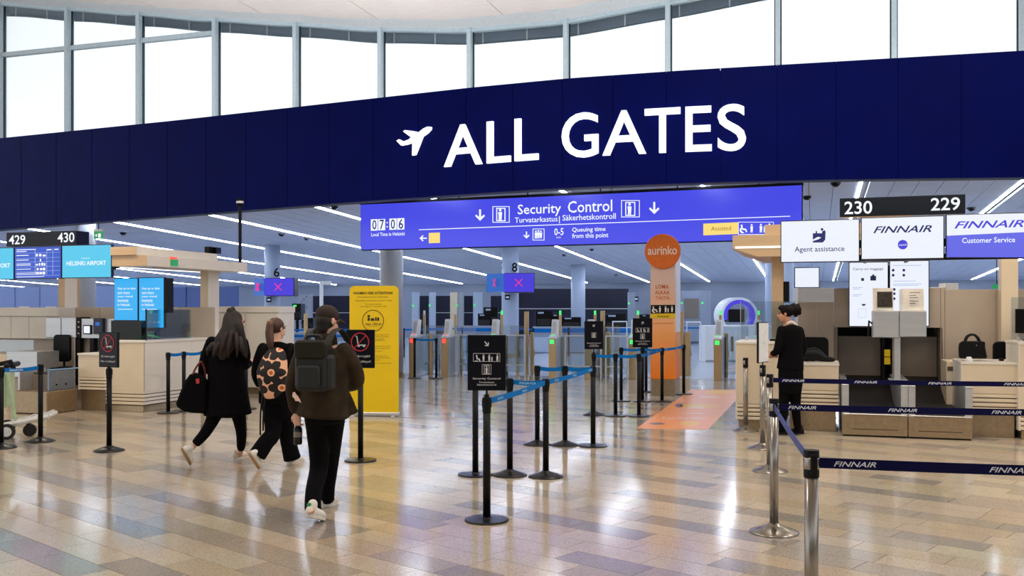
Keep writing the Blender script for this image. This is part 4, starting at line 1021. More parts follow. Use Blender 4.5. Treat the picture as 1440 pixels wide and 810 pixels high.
# back panel, scanner units
LQ = 1.6
def Q(px, py=460, ly=LQ): return FL.loc(px, py, ly)
t = Thing('counter_back_wall', 'brownish back wall behind the left counter equipment', 'partition', FL, (Q(150)[0], LQ + .1, 0))
for a, b in ((83, 118), (118.6, 163), (163.6, 232), (232.6, 281)): t.box('wall_panel', Q(a)[0], Q(b)[0], LQ + .4, LQ + .45, 0, Q(a, 432)[1], M['taupe'])
t = Thing('equipment_box', 'grey metal twin equipment box above the left conveyor', 'equipment', FL, (Q(86)[0], LQ, .7))
lq2 = 1.0
t.pbox('cabinet', 64, 446.5, 85.5, 475, lq2, .3, M['steel_box'], .01); t.pbox('cabinet', 86, 446.5, 106.5, 475, lq2, .3, M['steel_box'], .01)
t.pbox('button_strip', 107, 446, 113, 475, lq2, .25, M['black'])
t.box('pole', FL.loc(100, 480, lq2)[0], FL.loc(103.5, 480, lq2)[0], lq2 + .1, lq2 + .2, 0.3, FL.loc(100, 474, lq2)[1], M['black'])
for y in (452, 459, 468): t.ppoly('button', [[(109.3, y), (111.3, y), (111.3, y + 1.6), (109.3, y + 1.6)]], lq2 - .006, .006, M['paper'])
t = Thing('reader_panel', 'grey reader panel with a small white tablet and blue card unit', 'equipment', FL, (FL.loc(138, 470, lq2)[0], lq2, .7))
t.pbox('panel', 113.6, 448, 163, 475.5, lq2 + .02, .1, M['steel_box']); t.pbox('tablet', 116.5, 457, 127.5, 470, lq2 - .01, .03, M['black']); t.pbox('tablet_screen', 117.6, 458.5, 126.2, 468.5, lq2 - .014, .006, M['scr_white'])
t.pbox('card_unit', 131, 447.5, 144, 470, lq2 - .05, .08, M['night']); t.pbox('card_label', 134, 453, 140, 458, lq2 - .055, .01, M['scr_dimblue'], 0)
t.pbox('panel_leg', 107, 475.5, 112, 520, lq2 + .05, .1, M['black']); t.pbox('panel_leg', 126, 475.5, 132, 500, lq2 + .05, .1, M['black'])
t.pbox('lower_panel', 112, 475.5, 163, 520, lq2 + .2, .05, M['taupe'])
office_chair('black office chair behind the left conveyor', FL, 74, 490, .75, .36, 1.2, .6)
fr = FL
t = Thing('counter_cabinet', 'grey steel counter cabinet beside the trolley at the left picture edge', 'cabinet', FL, (FL.loc(20, 520, .2)[0], .5, 0))
t.pbox('steel_front', 9, 494, 52, 530, .25, .5, M['steel_box']); t.pbox('cream_front', -50, 498, 8.5, 578, .25, .5, M['cream']); t.pbox('lower_front', 9, 530.5, 52, 578, .3, .4, M['taupe'])
t.pbox('upper_glass', -50, 477, 47, 494, .6, .02, M['glass_screen'], 0)
# left conveyor
xv1 = FL.loc(66, 583, -0.75)[0]; xv0 = FL.loc(18, 583, -0.75)[0]; yv0 = -0.75
z1_ = FL.loc(66, 551, yv0)[1]; yv1 = FL.onx(109, 578, xv1)[0]
t = Thing('baggage_conveyor', 'grey and bronze baggage conveyor behind the trolley, left island', 'conveyor', FL, ((xv0 + xv1) / 2, .2, 0))
t.box('base_box', xv0, xv1, yv0, yv1, 0.01, z1_, M['plinth'], .01)
t.box('kick_strip', xv0 + .02, xv1 - .02, yv0 + .02, yv1 - .02, 0, .02, M['black'], 0)
xw1 = xv1 - .05
t.box('side_panel', xw1 - .04, xw1, yv0 + .1, yv1, z1_, .68, mat('blue_grey_steel', (132, 144, 164), .35, .8), .006); t.box('side_panel', xv0, xv0 + .04, yv0 + .1, yv1, z1_, .68, M['steel_box'], .006)
t.box('front_panel', xv0 + .04, xw1 - .04, yv0 + .35, yv0 + .38, z1_, .6, M['dark_taupe'])
t.box('belt', xv0 + .04, xw1 - .04, yv0 + .38, yv1 - .02, .5, .62, M['rubber'])
t.box('blue_trim', xw1 - .06, xw1 + .004, yv0 + .1, yv1 + .1, .68, .70, mat('pale_blue_trim', (120, 160, 200), .4))
for yk in (yv0 + .25, yv1 - .2): t.put('bolt', MB().ball((xw1 + .002, yk, .45), .015, 8, 5), M['black'])

# ------------------------------------------------------------------ luggage trolley
Yt = 12.2
FTr = Frame(gx(12, Yt), Yt, math.radians(14))
t = Thing('luggage_trolley', 'white luggage trolley with pale green upright at the left edge', 'trolley', FTr, (0, 0, 0))
def q(px, py, ly=0): return FTr.loc(px, py, ly)
def rod2(name, a, b, la, lb, r, m, **k):
    pa, pb = q(*a, la), q(*b, lb); return t.put(name, MB().rod((pa[0], la, pa[1]), (pb[0], lb, pb[1]), r, 8), m, **k)
M['pale_green'] = mat('pale_green_paint', (176, 200, 160), .4); M['trolley_white'] = mat('white_trolley_metal', (222, 222, 218), .35, .2)
for ly_ in (0.0, 0.5):
    rod2('upright', (10, 520), (21, 590), ly_, ly_, .026, M['pale_green'])
    rod2('side_bar', (6, 598), (68, 586), ly_, ly_, .036, M['trolley_white'])
    rod2('fork_bar', (21, 590), (12, 606), ly_, ly_, .028, M['trolley_white'])
    p = q(11, 609.5, ly_)
    w = t.put('wheel', MB().lathe([(.075, -.02), (.1, -.018), (.1, .018), (.075, .02)], 0, 0, 0, 18), M['rubber'])
    w.rotation_euler = (math.radians(90), 0, 0); w.location = (p[0], ly_ - .05, .1)
    hb = t.put('hub', MB().lathe([(.03, -.025), (.062, -.022), (.062, .022), (.03, .025)], 0, 0, 0, 14), M['trolley_white'], w)
p0, p1 = q(-4, 512, 0), q(10, 520, 0)
t.put('handle', MB().tube([(p1[0], -.03, p1[1] + .05), (p1[0], .53, p1[1] + .05)], .035, 10), M['black'])
t.put('handle_grip', MB().tube([(p1[0] - .1, .1, p1[1] + .07), (p1[0] + .02, .1, p1[1] + .1), (p1[0] + .05, .1, p1[1] + .02)], .03, 10), M['black'])
pa, pb = q(9, 540, .02), q(1, 585, .02)
t.put('advert_panel', MB().box(q(-12, 550, .25)[0], q(15, 550, .25)[0], .03, .47, .40, .83), M['pale_green'], bevel=.01)
for k in range(4):
    a, b = q(22 + k * 13, 592 - k * 3, 0), 0
    t.put('deck_slat', MB().box(a[0], a[0] + .035, 0, .5, a[1] - .01, a[1] + .012), M['trolley_white'])
pe = q(66, 586, 0)
t.put('front_bar', MB().rod((pe[0], 0, pe[1]), (pe[0], .5, pe[1]), .03, 8), M['trolley_white'])
pc = q(42, 600, .25)
w = t.put('front_wheel', MB().lathe([(.06, -.03), (.08, -.025), (.08, .025), (.06, .03)], 0, 0, 0, 18), M['rubber'])
w.rotation_euler = (math.radians(90), 0, 0); w.location = (pc[0], .25, .08)
t.put('wheel_fork', MB().rod((pc[0], .25, .1), (pc[0] - .03, .25, q(42, 589, .25)[1]), .03, 8), M['black'])

# ------------------------------------------------------------------ yellow roll-up banner
YB = fy(585)
FB = Frame(gx(526, YB), YB, math.radians(-4))
x0, z0 = FB.loc(491.5, 581, 0); x1, _ = FB.loc(560.5, 581, 0); z1 = FB.loc(526, 402, 0)[1]
t = Thing('rollup_banner', 'tall yellow roll-up banner with black notice text and round corners', 'banner', FB, (0, 0, 0))
t.put('banner_sheet', MB().rrect(x0, x1, .05, z1, .075, 0, .012, 6, (1, 1, 0, 0)), M['yellow'])
t.box('base_cassette', x0 - .01, x1 + .01, -.05, .08, .005, .06, M['steel_box'], .01); t.box('foot', x1 - .1, x1 - .04, -.14, .16, 0, .012, M['steel_box']); t.box('foot', x0 + .04, x0 + .1, -.14, .16, 0, .012, M['steel_box'])
t.put('back_pole', MB().cyl(.01, .05, z1 - .05, 0, .05, 8), M['steel'])
I = M['ink']; lb = -.006
t.text('HUOMIO! OBS! ATTENTION!', 497, 410.3, 552, 413.8, lb, I, bold=.02)
t.text('Nestekäytännöt muuttuu 1.9.2024 alkaen', 502.5, 416.8, 546, 419, lb, I); t.text('Vätskereglerna ändras från och med 1.9.2024', 499, 421.8, 551, 424, lb, I)
t.text('The rules for liquids', 513, 426.8, 536, 429, lb, I); t.text('will change on 1 September 2024', 506, 430, 544, 432, lb, I)
def circ(cx, cy, r0, r1, n=32):
    out = []
    for k in range(n):
        a, b = 2 * math.pi * k / n, 2 * math.pi * (k + 1) / n
        out.append([(cx + r0 * math.cos(a), cy + r0 * math.sin(a)), (cx + r1 * math.cos(a), cy + r1 * math.sin(a)), (cx + r1 * math.cos(b), cy + r1 * math.sin(b)), (cx + r0 * math.cos(b), cy + r0 * math.sin(b))])
    return out
t.ppoly('circle_symbol', circ(524.5, 451, 14.6, 15.3), lb, .004, I)
t.ppoly('bottles_symbol', [[(517, 443), (520, 443), (520, 446), (517, 446)], [(517, 446.1), (533, 447.5), (533, 447.5), (517, 446.1)]][:1] + [[(517, 447), (520, 447), (520, 451), (517, 451)], [(517.3, 443), (519.7, 443), (519.7, 446), (517.3, 446)], [(521.5, 447.5), (526, 447.5), (526, 451), (521.5, 451)], [(527.5, 446), (529.5, 446), (529.5, 451), (527.5, 451)], [(530.5, 446.5), (533, 446.5), (533, 451), (530.5, 451)]], lb, .004, I)
t.text('max. 100 ml', 514, 453.8, 536, 457, lb, I, bold=.01); t.text('yhteensä enintään 1 L', 516.5, 458, 534, 459.5, lb, I)
for y, a, b in ((470, 521, 547), (472.8, 521, 547), (476, 522, 541), (478, 522, 541), (486, 521, 549), (489, 521, 549), (493, 522, 538), (500, 521, 545), (502.5, 521, 549), (505.5, 521, 535), (510, 521, 550)):
    t.text('nesteet vätskor liquids 100 ml', a, y, b, y + 1.7, lb, I)

# ------------------------------------------------------------------ orange pillar with round sign
YP = fy(556)
FP_ = Frame(gx(914.5, YP), YP, ROT)
x1 = FP_.loc(949.5, 500, 0)[0]; ztp = FP_.loc(920, 346, 0)[1]; zpl = FP_.loc(920, 533, 0)[1]
yd = FP_.onx(956.5, 500, x1)[0]
mo = bpy.data.materials.new('pillar_print'); mo.use_nodes = True
nt = mo.node_tree; b_ = nt.nodes['Principled BSDF']; tc = nt.nodes.new('ShaderNodeNewGeometry'); sp = nt.nodes.new('ShaderNodeSeparateXYZ'); mr = nt.nodes.new('ShaderNodeMapRange'); rp = nt.nodes.new('ShaderNodeValToRGB')
nt.links.new(tc.outputs['Position'], sp.inputs[0]); nt.links.new(sp.outputs['Z'], mr.inputs['Value']); mr.inputs['From Min'].default_value = zpl; mr.inputs['From Max'].default_value = ztp
nt.links.new(mr.outputs[0], rp.inputs['Fac']); nt.links.new(rp.outputs['Color'], b_.inputs['Base Color'])
e = rp.color_ramp.elements; e[0].position = 0; e[0].color = srgb(248, 132, 12); e[1].position = .8; e[1].color = srgb(244, 214, 198); k = e.new(.35); k.color = srgb(246, 168, 96)
b_.inputs['Roughness'].default_value = .45
t = Thing('advert_pillar', 'square pillar fading from peach to orange with LOMA ALKAA TÄSTÄ print', 'pillar', FP_, (x1 / 2, yd / 2, 0))
t.box('plinth', .01, x1 - .01, .01, yd, 0, zpl, M['plinth']); t.box('body', 0, x1, 0, yd, zpl, ztp, mo, .006); t.box('side_panel', x1, x1 + .006, .01, yd - .01, zpl + .9, ztp - .01, M['white_film'])
OP = mat('orange_print', (216, 112, 40), .5)
t.text('LOMA', 922, 400.5, 940.5, 406, lb, OP, bold=.01); t.text('ALKAA', 921, 408.5, 941.5, 414, lb, OP, bold=.01); t.text('TÄSTÄ.', 922, 415.5, 942.5, 421.5, lb, OP, bold=.01)
t.ppoly('pictogram_strip', [[(915, 429), (949.5, 428.6), (949.5, 440.6), (915, 441)]], -.005, .004, M['black'])
t.ppoly('pictogram', person_px(928, 430.5, 439.5) + person_px(936, 430.3, 439.3) + person_px(939.5, 433, 439.3) + person_px(945, 430, 439) + [[(917.5, 431), (919.5, 431), (920, 434.5), (923.5, 435), (925, 439), (923.5, 439.3), (922, 436.6), (919.5, 436.4)], [(917, 434.5), (918.5, 434), (919, 437.5), (922, 439.6), (918.5, 440), (916.8, 437.8)]], -.01, .004, M['paper'])
t.ppoly('yellow_strip', [[(915, 441.3), (949.5, 440.8), (949.5, 447.3), (915, 447.8)]], -.005, .004, M['yellow']); t.text('Assisted', 924, 443, 940, 446.3, -.01, I)
t.text('aurinkomatkat.fi', 918.5, 453, 946, 455.5, lb, OP)
cx, cz_ = FP_.loc(932, 353.5, -.05); R_ = 24.3 * (FP_.w(cx, 0)[1]) / FPX
t = Thing('round_sign', 'round orange sign reading aurinko on top of the pillar', 'sign', FP_, (cx, 0, cz_ - R_))
n = 40; rr = R_ * 1.03
t.put('disc', MB().prism([(cx + rr * math.cos(2 * math.pi * k / n), cz_ + R_ * math.sin(2 * math.pi * k / n)) for k in range(n)], 'y', -.10, -.02), mat('deep_orange_disc', (232, 110, 8), .45), bevel=.008)
t.text('aurinko', 911, 346, 952, 358.5, -.108, mat('peach_print', (255, 226, 196), .5), bold=.015, res=4)
t.put('bracket', MB().box(cx - .08, cx + .08, -.025, .0, cz_ - .2, cz_ + .1), M['black'])
# orange floor sticker
P4 = [(gx(895.5, fy(602.5)), fy(602.5)), (gx(996, fy(604)), fy(604)), (gx(1049, fy(548)), fy(548)), (gx(971, fy(548)), fy(548))]
FK = Frame(P4[0][0], P4[0][1], math.atan2(P4[1][1] - P4[0][1], P4[1][0] - P4[0][0]))
K4 = [FK.l(*p) for p in P4]
t = Thing('floor_sticker', 'large orange sticker with yellow suns and white text on the floor', 'sticker', FK, (K4[0][0], K4[0][1], 0))
t.put('film', MB().prism(K4, 'z', 0.0005, .003), mat('orange_floor_film', (246, 164, 104), .3, var=.04, scale=3))
def floor_text(s, px0, px1, py0, py1, m, z=.0045):
    # text lying on the floor between two pixel rows
    a = FK.l(gx(px0, fy(py1)), fy(py1)); b = FK.l(gx(px1, fy(py1)), fy(py1)); c = FK.l(gx(px0, fy(py0)), fy(py0))
    mb = text_mesh(s, a[0], b[0], 0, 1, 0); d = (c[0] - a[0], c[1] - a[1]); L = (b[0] - a[0]); sl = (b[1] - a[1]) / L
    return t.put('lettering', MB().add([(v[0] + d[0] * v[2], a[1] + (v[0] - a[0]) * sl * .9 + d[1] * v[2], z) for v in mb.v], mb.f), m)
fp = mat('white_floor_print', (246, 232, 220), .3); yp = mat('yellow_floor_print', (244, 190, 60), .3); gp = mat('grey_blue_floor_print', (120, 110, 130), .3)
floor_text('Kesä alkaa täältä!', 932, 992, 586, 590, fp); floor_text('aurinkomatkat', 968, 990, 570, 575, fp); floor_text('Tervetuloa', 951, 990, 580, 582.5, fp); floor_text('lomalle', 985, 1012, 556, 560, fp)
def ell(px, py, rx, ry, m, name, z=.004):
    pts = []
    for k in range(18):
        a = 2 * math.pi * k / 18; r = 1 + (.18 if k % 2 else 0); yy = fy(py + ry * r * math.sin(a)); pts.append(FK.l(gx(px + rx * r * math.cos(a), yy), yy))
    t.put(name, MB().prism(pts, 'z', .0035, z), m)
ell(970, 595.5, 14, 3.2, yp, 'sun_print'); ell(982, 571, 24, 3.0, yp, 'sun_print'); ell(1010, 551.5, 18, 1.8, yp, 'sun_print'); ell(924, 596, 10, 1.4, gp, 'wave_print'); ell(955, 570.5, 5, 2.5, gp, 'wave_print')
# ------------------------------------------------------------------ barrier posts
def make_post(kind):
    e = bpy.data.objects.new('barrier_post', None); COL.objects.link(e)
    if kind == 'steel':
        link('base', mkmesh(MB().lathe([(.178, 0), (.180, .006), (.172, .014), (.10, .040), (.045, .062), (.036, .075)], n=40)), M['steel'], e, True)
        link('pole', mkmesh(MB().cyl(.032, .01, .93, n=24)), M['steel'], e, True)
        h = link('belt_head', mkmesh(MB().lathe([(.034, .86), (.036, .865), (.036, .985), (.034, .99)], n=24)), M['black'], e)
        link('head_band', mkmesh(MB().lathe([(.0365, .90), (.038, .905), (.038, .95), (.0365, .955)], n=24)), M['steel'], h, True)
        link('belt_clip', mkmesh(MB().box(-.016, .016, -.046, .046, .875, .975)), M['black'], h, bevel=.004)
    else:
        prof = [(.172, 0), (.174, .006), (.172, .014), (.165, .017), (.04, .022), (.036, .03)] if kind == 'flat' else [(.172, 0), (.174, .006), (.168, .012), (.10, .036), (.045, .055), (.036, .065)]
        link('base', mkmesh(MB().lathe(prof, n=36)), M['black_base'], e, kind != 'flat')
        link('pole', mkmesh(MB().cyl(.030, .01, .88, n=20)), M['black'], e, True)
        h = link('belt_head', mkmesh(MB().lathe([(.031, .84), (.034, .85), (.034, .955), (.031, .965)], n=20)), M['black'], e)
        link('belt_clip', mkmesh(MB().box(-.038, .038, -.013, .013, .885, .95)), M['black'], h, bevel=.004)
    return e
PROTO = {}
def post(kind, px, pyb, label, group, X=None, Y=None, rz=0.0):
    if kind not in PROTO: PROTO[kind] = o = make_post(kind)
    else: o = copy_tree(PROTO[kind])
    if X is None: Y = fy(pyb); X = gx(px, Y)
    o.location = (X, Y, 0); o.rotation_euler = (0, 0, rz)
    tag(o, label, 'barrier post', group)
    return (X, Y)
G1, G2, G3, G4 = 'black belt posts in the middle of the hall', 'black belt posts in front of the orange pillar', 'black belt posts on the left', 'steel belt posts by the right check-in'
P = {}
P['a'] = post('flat', 684.5, 732, 'nearest black barrier post, carrying the big dark Security Control sign', G1)
P['b'] = post('flat', 668.5, 668, 'black barrier post half hidden behind the big Security Control sign, leftmost of the rear row', G1)
P['c'] = post('dome', 717, 668.5, 'black barrier post right behind the nearest signed post, with domed base', G1)
P['d'] = post('dome', 767.5, 670.5, 'black barrier post where the long light blue belt bends', G1)
P['e'] = post('dome', 755.5, 625.5, 'black barrier post, left of the row of three ending the long blue belt', G1)
P['f'] = post('dome', 794.5, 626, 'black barrier post in the centre of the row of three ending the long blue belt', G1)
P['g'] = post('flat', 834, 627.5, 'black barrier post at the far right end of the long light blue belt', G1)
P['h'] = post('dome', 835, 583.5, 'black barrier post holding the small arrow sign left of the orange pillar', G2)
P['i'] = post('flat', 865.5, 585, 'black barrier post between the two small arrow signs', G2)
P['j'] = post('flat', 898.5, 585.5, 'black barrier post just in front of the right small arrow sign', G2)
P['k'] = post('flat', 873.5, 564, 'black barrier post left behind the right small arrow sign', G2)
P['l'] = post('flat', 903.5, 564.5, 'black barrier post holding the right small arrow sign', G2)
P['m'] = post('flat', 931, 565, 'black barrier post standing in front of the orange pillar face', G2)
P['n'] = post('flat', 908.5, 551, 'black barrier post close to the left edge of the orange pillar', G2)
P['o'] = post('flat', 961.5, 554.5, 'black barrier post touching the right edge of the orange pillar', G2)
P['p'] = post('dome', 57, 621, 'black barrier post in front of the luggage trolley', G3)
P['q'] = post('dome', 1.5, 630, 'black barrier post cut by the left picture edge', G3)
P['r'] = post('dome', 153.5, 634, 'black barrier post carrying the slanted trolley ban sign in front of the cream desk', G3)
P['s'] = post('flat', 236.5, 581, 'black barrier post left of the black tote bag, first of its row', G3)
P['t'] = post('flat', 258.5, 578, 'black barrier post directly above the black tote bag', G3)
P['u'] = post('flat', 285, 576, 'black barrier post hidden behind the woman in the black coat', G3)
P['v'] = post('flat', 346, 575, 'black barrier post seen between the two women', G3)
P['w'] = post('flat', 507, 648, 'black barrier post carrying the trolley ban sign in front of the yellow banner', G3)
P['x'] = post('flat', 583, 532, 'black barrier post in front of the leftmost red lit gate', G2)
P['y'] = post('flat', 613.5, 532.5, 'black barrier post between the two red lit gates', G2)
P['A'] = post('steel', 1048.5, 605.5, 'steel barrier post in front of the tall desk, leftmost of the steel ones', G4)
P['B'] = post('steel', 1072.5, 631, 'steel barrier post carrying the narrow white sign beside the agent', G4)
P['C'] = post('steel', 1082.5, 663, 'steel barrier post at the left end of the rear navy belt', G4)
P['D'] = post('steel', 1088.5, 749, 'steel barrier post at the left end of the middle navy belt', G4)
Y5 = (EYE - .99) * FPX / (632.5 - HOR)
P['E'] = post('steel', 0, 0, 'nearest steel barrier post, cut by the bottom picture edge', G4, gx(1141, Y5), Y5)
# off-frame partners that hold the far ends of the navy belts
def along(p, d): return (p[0] + d * math.cos(ROT * .55), p[1] + d * math.sin(ROT * .55))
P['F'] = post('steel', 0, 0, 'steel barrier post holding the right end of the rear navy belt', G4, *along(P['C'], 3.6))
P['G'] = post('steel', 0, 0, 'steel barrier post holding the right end of the middle navy belt', G4, *along(P['D'], 3.0))
P['H'] = post('steel', 0, 0, 'steel barrier post holding the right end of the nearest navy belt', G4, *along(P['E'], 2.6))

def belt(pa, pb, m, label, word=None, tm=None, first=.4, step=1.0, z=.93, group=None, h=.048, sag=.012, wl=.25, shear=0.0, wh=.024):
    L = math.hypot(pb[0] - pa[0], pb[1] - pa[1]); fr = Frame(pa[0], pa[1], math.atan2(pb[1] - pa[1], pb[0] - pa[0]))
    t = Thing('barrier_belt', label, 'belt', fr, (L / 2, 0, z - h / 2), group)
    n = 10; vs = []; fs = []
    a, b = .036, L - .036
    def sg(x): return z - sag * 4 * ((x - a) / (b - a)) * (1 - (x - a) / (b - a))
    for k in range(n + 1):
        x = a + (b - a) * k / n; q_ = sg(x)
        vs += [(x, -.0015, q_ - h / 2), (x, -.0015, q_ + h / 2), (x, .0015, q_ - h / 2), (x, .0015, q_ + h / 2)]
    for k in range(n):
        i = 4 * k; j = i + 4; fs += [(i, j, j + 1, i + 1), (i + 2, i + 3, j + 3, j + 2), (i, i + 2, j + 2, j), (i + 1, j + 1, j + 3, i + 3)]
    fs += [(0, 1, 3, 2), (4 * n, 4 * n + 2, 4 * n + 3, 4 * n + 1)]
    t.put('webbing', MB().add(vs, fs), m)
    if word:
        x = first
        while x + wl < L - .08:
            q_ = sg(x + wl / 2)
            t.put('lettering', text_mesh(word, x, x + wl, q_ - wh / 2, q_ + wh / 2, -.003, shear, .012, 2), tm)
            x += step
    return t
BB, BT = M['blue_belt'], M['belt_text_pale']
GB = 'light blue belts between the black posts'
belt(P['a'], P['d'], BB, 'light blue belt from the nearest signed black post to the bend', 'FINAVIA', BT, .3, .8, group=GB, wl=.17)
belt(P['d'], P['g'], BB, 'light blue belt running on from the bend to the row of three posts', 'FINAVIA', BT, .35, .8, group=GB, wl=.17)
belt(P['c'], P['d'], BB, 'short blue belt stretched crosswise behind the nearest light blue belt', 'FINAVIA', BT, .1, .6, group=GB, wl=.17)
belt(P['b'], P['c'], BB, 'short blue belt behind the big Security Control sign', group=GB)
belt(P['e'], P['f'], BB, 'short blue belt between left and centre posts of the row of three', group=GB)
belt(P['f'], P['g'], BB, 'short blue belt between centre and right posts of the row of three', group=GB)
belt(P['h'], P['i'], BB, 'blue belt from the left small sign to the post between the signs', group=GB)
belt(P['i'], P['j'], BB, 'blue belt running to the post before the right small sign', group=GB)
belt(P['j'], P['m'], BB, 'blue belt slanting up towards the post in front of the orange pillar', 'FINAVIA', BT, .1, .8, group=GB, wl=.17)
belt(P['m'], P['o'], BB, 'blue belt crossing the orange pillar face to its right edge', 'FINAVIA', BT, .2, .8, group=GB, wl=.17)
belt(P['k'], P['l'], BB, 'blue belt behind the right small arrow sign', group=GB)
belt(P['l'], P['m'], BB, 'blue belt joining the right signed post to the pillar post', group=GB)
a_ = P['q']; b_ = P['p']
belt(a_, b_, BB, 'bright blue printed belt between the two posts at the trolley', 'FINAVIA', M['belt_text'], .12, .5, group=GB, wl=.2, z=.925, h=.046)
belt(P['s'], P['t'], BB, 'short blue belt above the tote bag, left piece', group=GB)
belt(P['t'], P['u'], BB, 'short blue belt reaching behind the woman in the black coat', group=GB)
belt(P['u'], P['v'], BB, 'blue belt running between the two women', group=GB)
belt(P['x'], P['y'], BB, 'blue belt between the two posts before the red lit gates', group=GB)
NB, NT = M['navy_belt'], M['belt_text']
GN = 'navy belts at the right check-in'
belt(P['C'], P['F'], NB, 'rear navy belt with white airline print before the conveyors', 'FINNAIR', NT, .12, .7, group=GN, wl=.22, shear=.35)
belt(P['D'], P['G'], NB, 'middle navy belt with white airline print across the conveyor fronts', 'FINNAIR', NT, .1, .7, group=GN, wl=.2, shear=.35)
belt(P['E'], P['H'], NB, 'nearest navy belt with white airline print from the nearest steel post', 'FINNAIR', NT, .1, .68, group=GN, wl=.19, shear=.35)
belt(P['D'], P['E'], M['navy_belt_lit'], 'navy belt in painted lit blue slanting down to the nearest steel post', group=GN)
# sign boards on posts
def post_sign(label, p, w, h, z0, ang, white=False):
    fr = Frame(p[0], p[1], ang)
    t = Thing('post_sign', label, 'sign', fr, (0, 0, .965))
    t.put('stem', MB().cyl(.008, .955, z0 + .02, 0, 0, 8), M['black'])
    t.put('stem_collar', MB().cyl(.02, .965, .985, 0, 0, 12), M['black'])
    bd = t.box('frame', -w / 2, w / 2, -.012, .012, z0, z0 + h, M['black'], .003)
    t.box('poster', -w / 2 + .01, w / 2 - .01, -.014, -.010, z0 + .01, z0 + h - .01, M['white_film'] if white else M['poster'], 0)
    return t
def sym(t, name, polys, w, h, z0, m, y=-.017):
    # polys in unit coordinates (0..1 right, 0..1 up)
    mb = MB()
    for p_ in polys: mb.prism([(-w / 2 + a * w, z0 + b * h) for a, b in p_], 'y', y, y + .003)
    return t.put(name, mb, m)
def urect(x0, y0, x1, y1): return [(x0, y0), (x1, y0), (x1, y1), (x0, y1)]
def uper(cx, y0, y1, k):   # person, k = aspect h/w
    h = y1 - y0; r = h * .11
    return [[(cx + r * k * math.cos(i * math.pi / 4), y1 - r + r * math.sin(i * math.pi / 4)) for i in range(8)],
            [(cx - h * .17 * k, y1 - h * .27), (cx - h * .13 * k, y0 + h * .4), (cx - h * .13 * k, y0), (cx - h * .03 * k, y0), (cx, y0 + h * .32), (cx + h * .03 * k, y0), (cx + h * .12 * k, y0), (cx + h * .13 * k, y0 + h * .45), (cx + h * .17 * k, y1 - h * .27)]]
def uarrow(cx, cy, s, ang, k):
    def R(x, y):
        c, n_ = math.cos(ang), math.sin(ang); return (cx + (x * c - y * n_) * k, cy + x * n_ + y * c)
    w = s * .16
    return [[R(-w, s), R(w, s), R(w, -s * .7), R(-w, -s * .7)], [R(0, -s), R(-s * .85, -s * .15), R(-s * .85 + w, -s * .15 + w * 1.6), R(w * .2, -s + w * 3)], [R(0, -s), R(s * .85, -s * .15), R(s * .85 - w, -s * .15 + w * 1.6), R(-w * .2, -s + w * 3)]]
def sec_sign(label, p, w, h, z0, ang, aang, icons=True):
    t = post_sign(label, p, w, h, z0, ang); k = h / w
    PW = M['poster_white']
    sym(t, 'arrow_symbol', uarrow(.5, .84, .055, aang, k), w, h, z0, PW)
    def rr(x0, y0, x1, y1, s=.006): return [urect(x0, y0, x1, y0 + s), urect(x0, y1 - s, x1, y1), urect(x0, y0, x0 + s * k, y1), urect(x1 - s * k, y0, x1, y1)]
    if icons:
        sym(t, 'assistance_symbol', rr(.15, .52, .85, .67) + uper(.42, .53, .65, k) + uper(.57, .53, .65, k) + uper(.64, .53, .61, k) + uper(.78, .53, .65, k) + [[(.22, .64), (.25, .64), (.27, .58), (.32, .575), (.34, .53), (.31, .53), (.29, .56), (.24, .56)], urect(.2, .53, .27, .54)], w, h, z0, PW)
    g = .0 if icons else .12
    sym(t, 'gate_symbol', rr(.38, .29 + g, .62, .47 + g) + rr(.43, .30 + g, .57, .455 + g, .009) + uper(.5, .31 + g, .44 + g, k), w, h, z0, PW)
    t.put('lettering', text_mesh('Security Control', -w * .36, w * .36, z0 + h * .19, z0 + h * .235, -.017, 0, .01), PW)
    t.put('lettering', text_mesh('Turvatarkastus', -w * .2, w * .2, z0 + h * .135, z0 + h * .165, -.017, 0, .005), PW)
    t.put('lettering', text_mesh('Säkerhetskontroll', -w * .25, w * .25, z0 + h * .09, z0 + h * .12, -.017, 0, .005), PW)
    return t
a_ = P['a']; Y = a_[1]
sec_sign('big dark Security Control sign with arrow and four figures on the nearest black post', a_, 54 * Y / FPX, 78 * Y / FPX, gz(549, Y), math.radians(-3), math.radians(40))
a_ = P['h']; Y = a_[1]
sec_sign('small dark sign with down left arrow and gate symbol, left of the orange pillar', a_, 26.5 * Y / FPX, 39.5 * Y / FPX, gz(491, Y), 0, math.radians(-45), False)
a_ = P['l']; Y = a_[1]
sec_sign('small dark sign with up right arrow beside the orange pillar', a_, 27.5 * Y / FPX, 41 * Y / FPX, gz(488.5, Y), 0, math.radians(140), True)
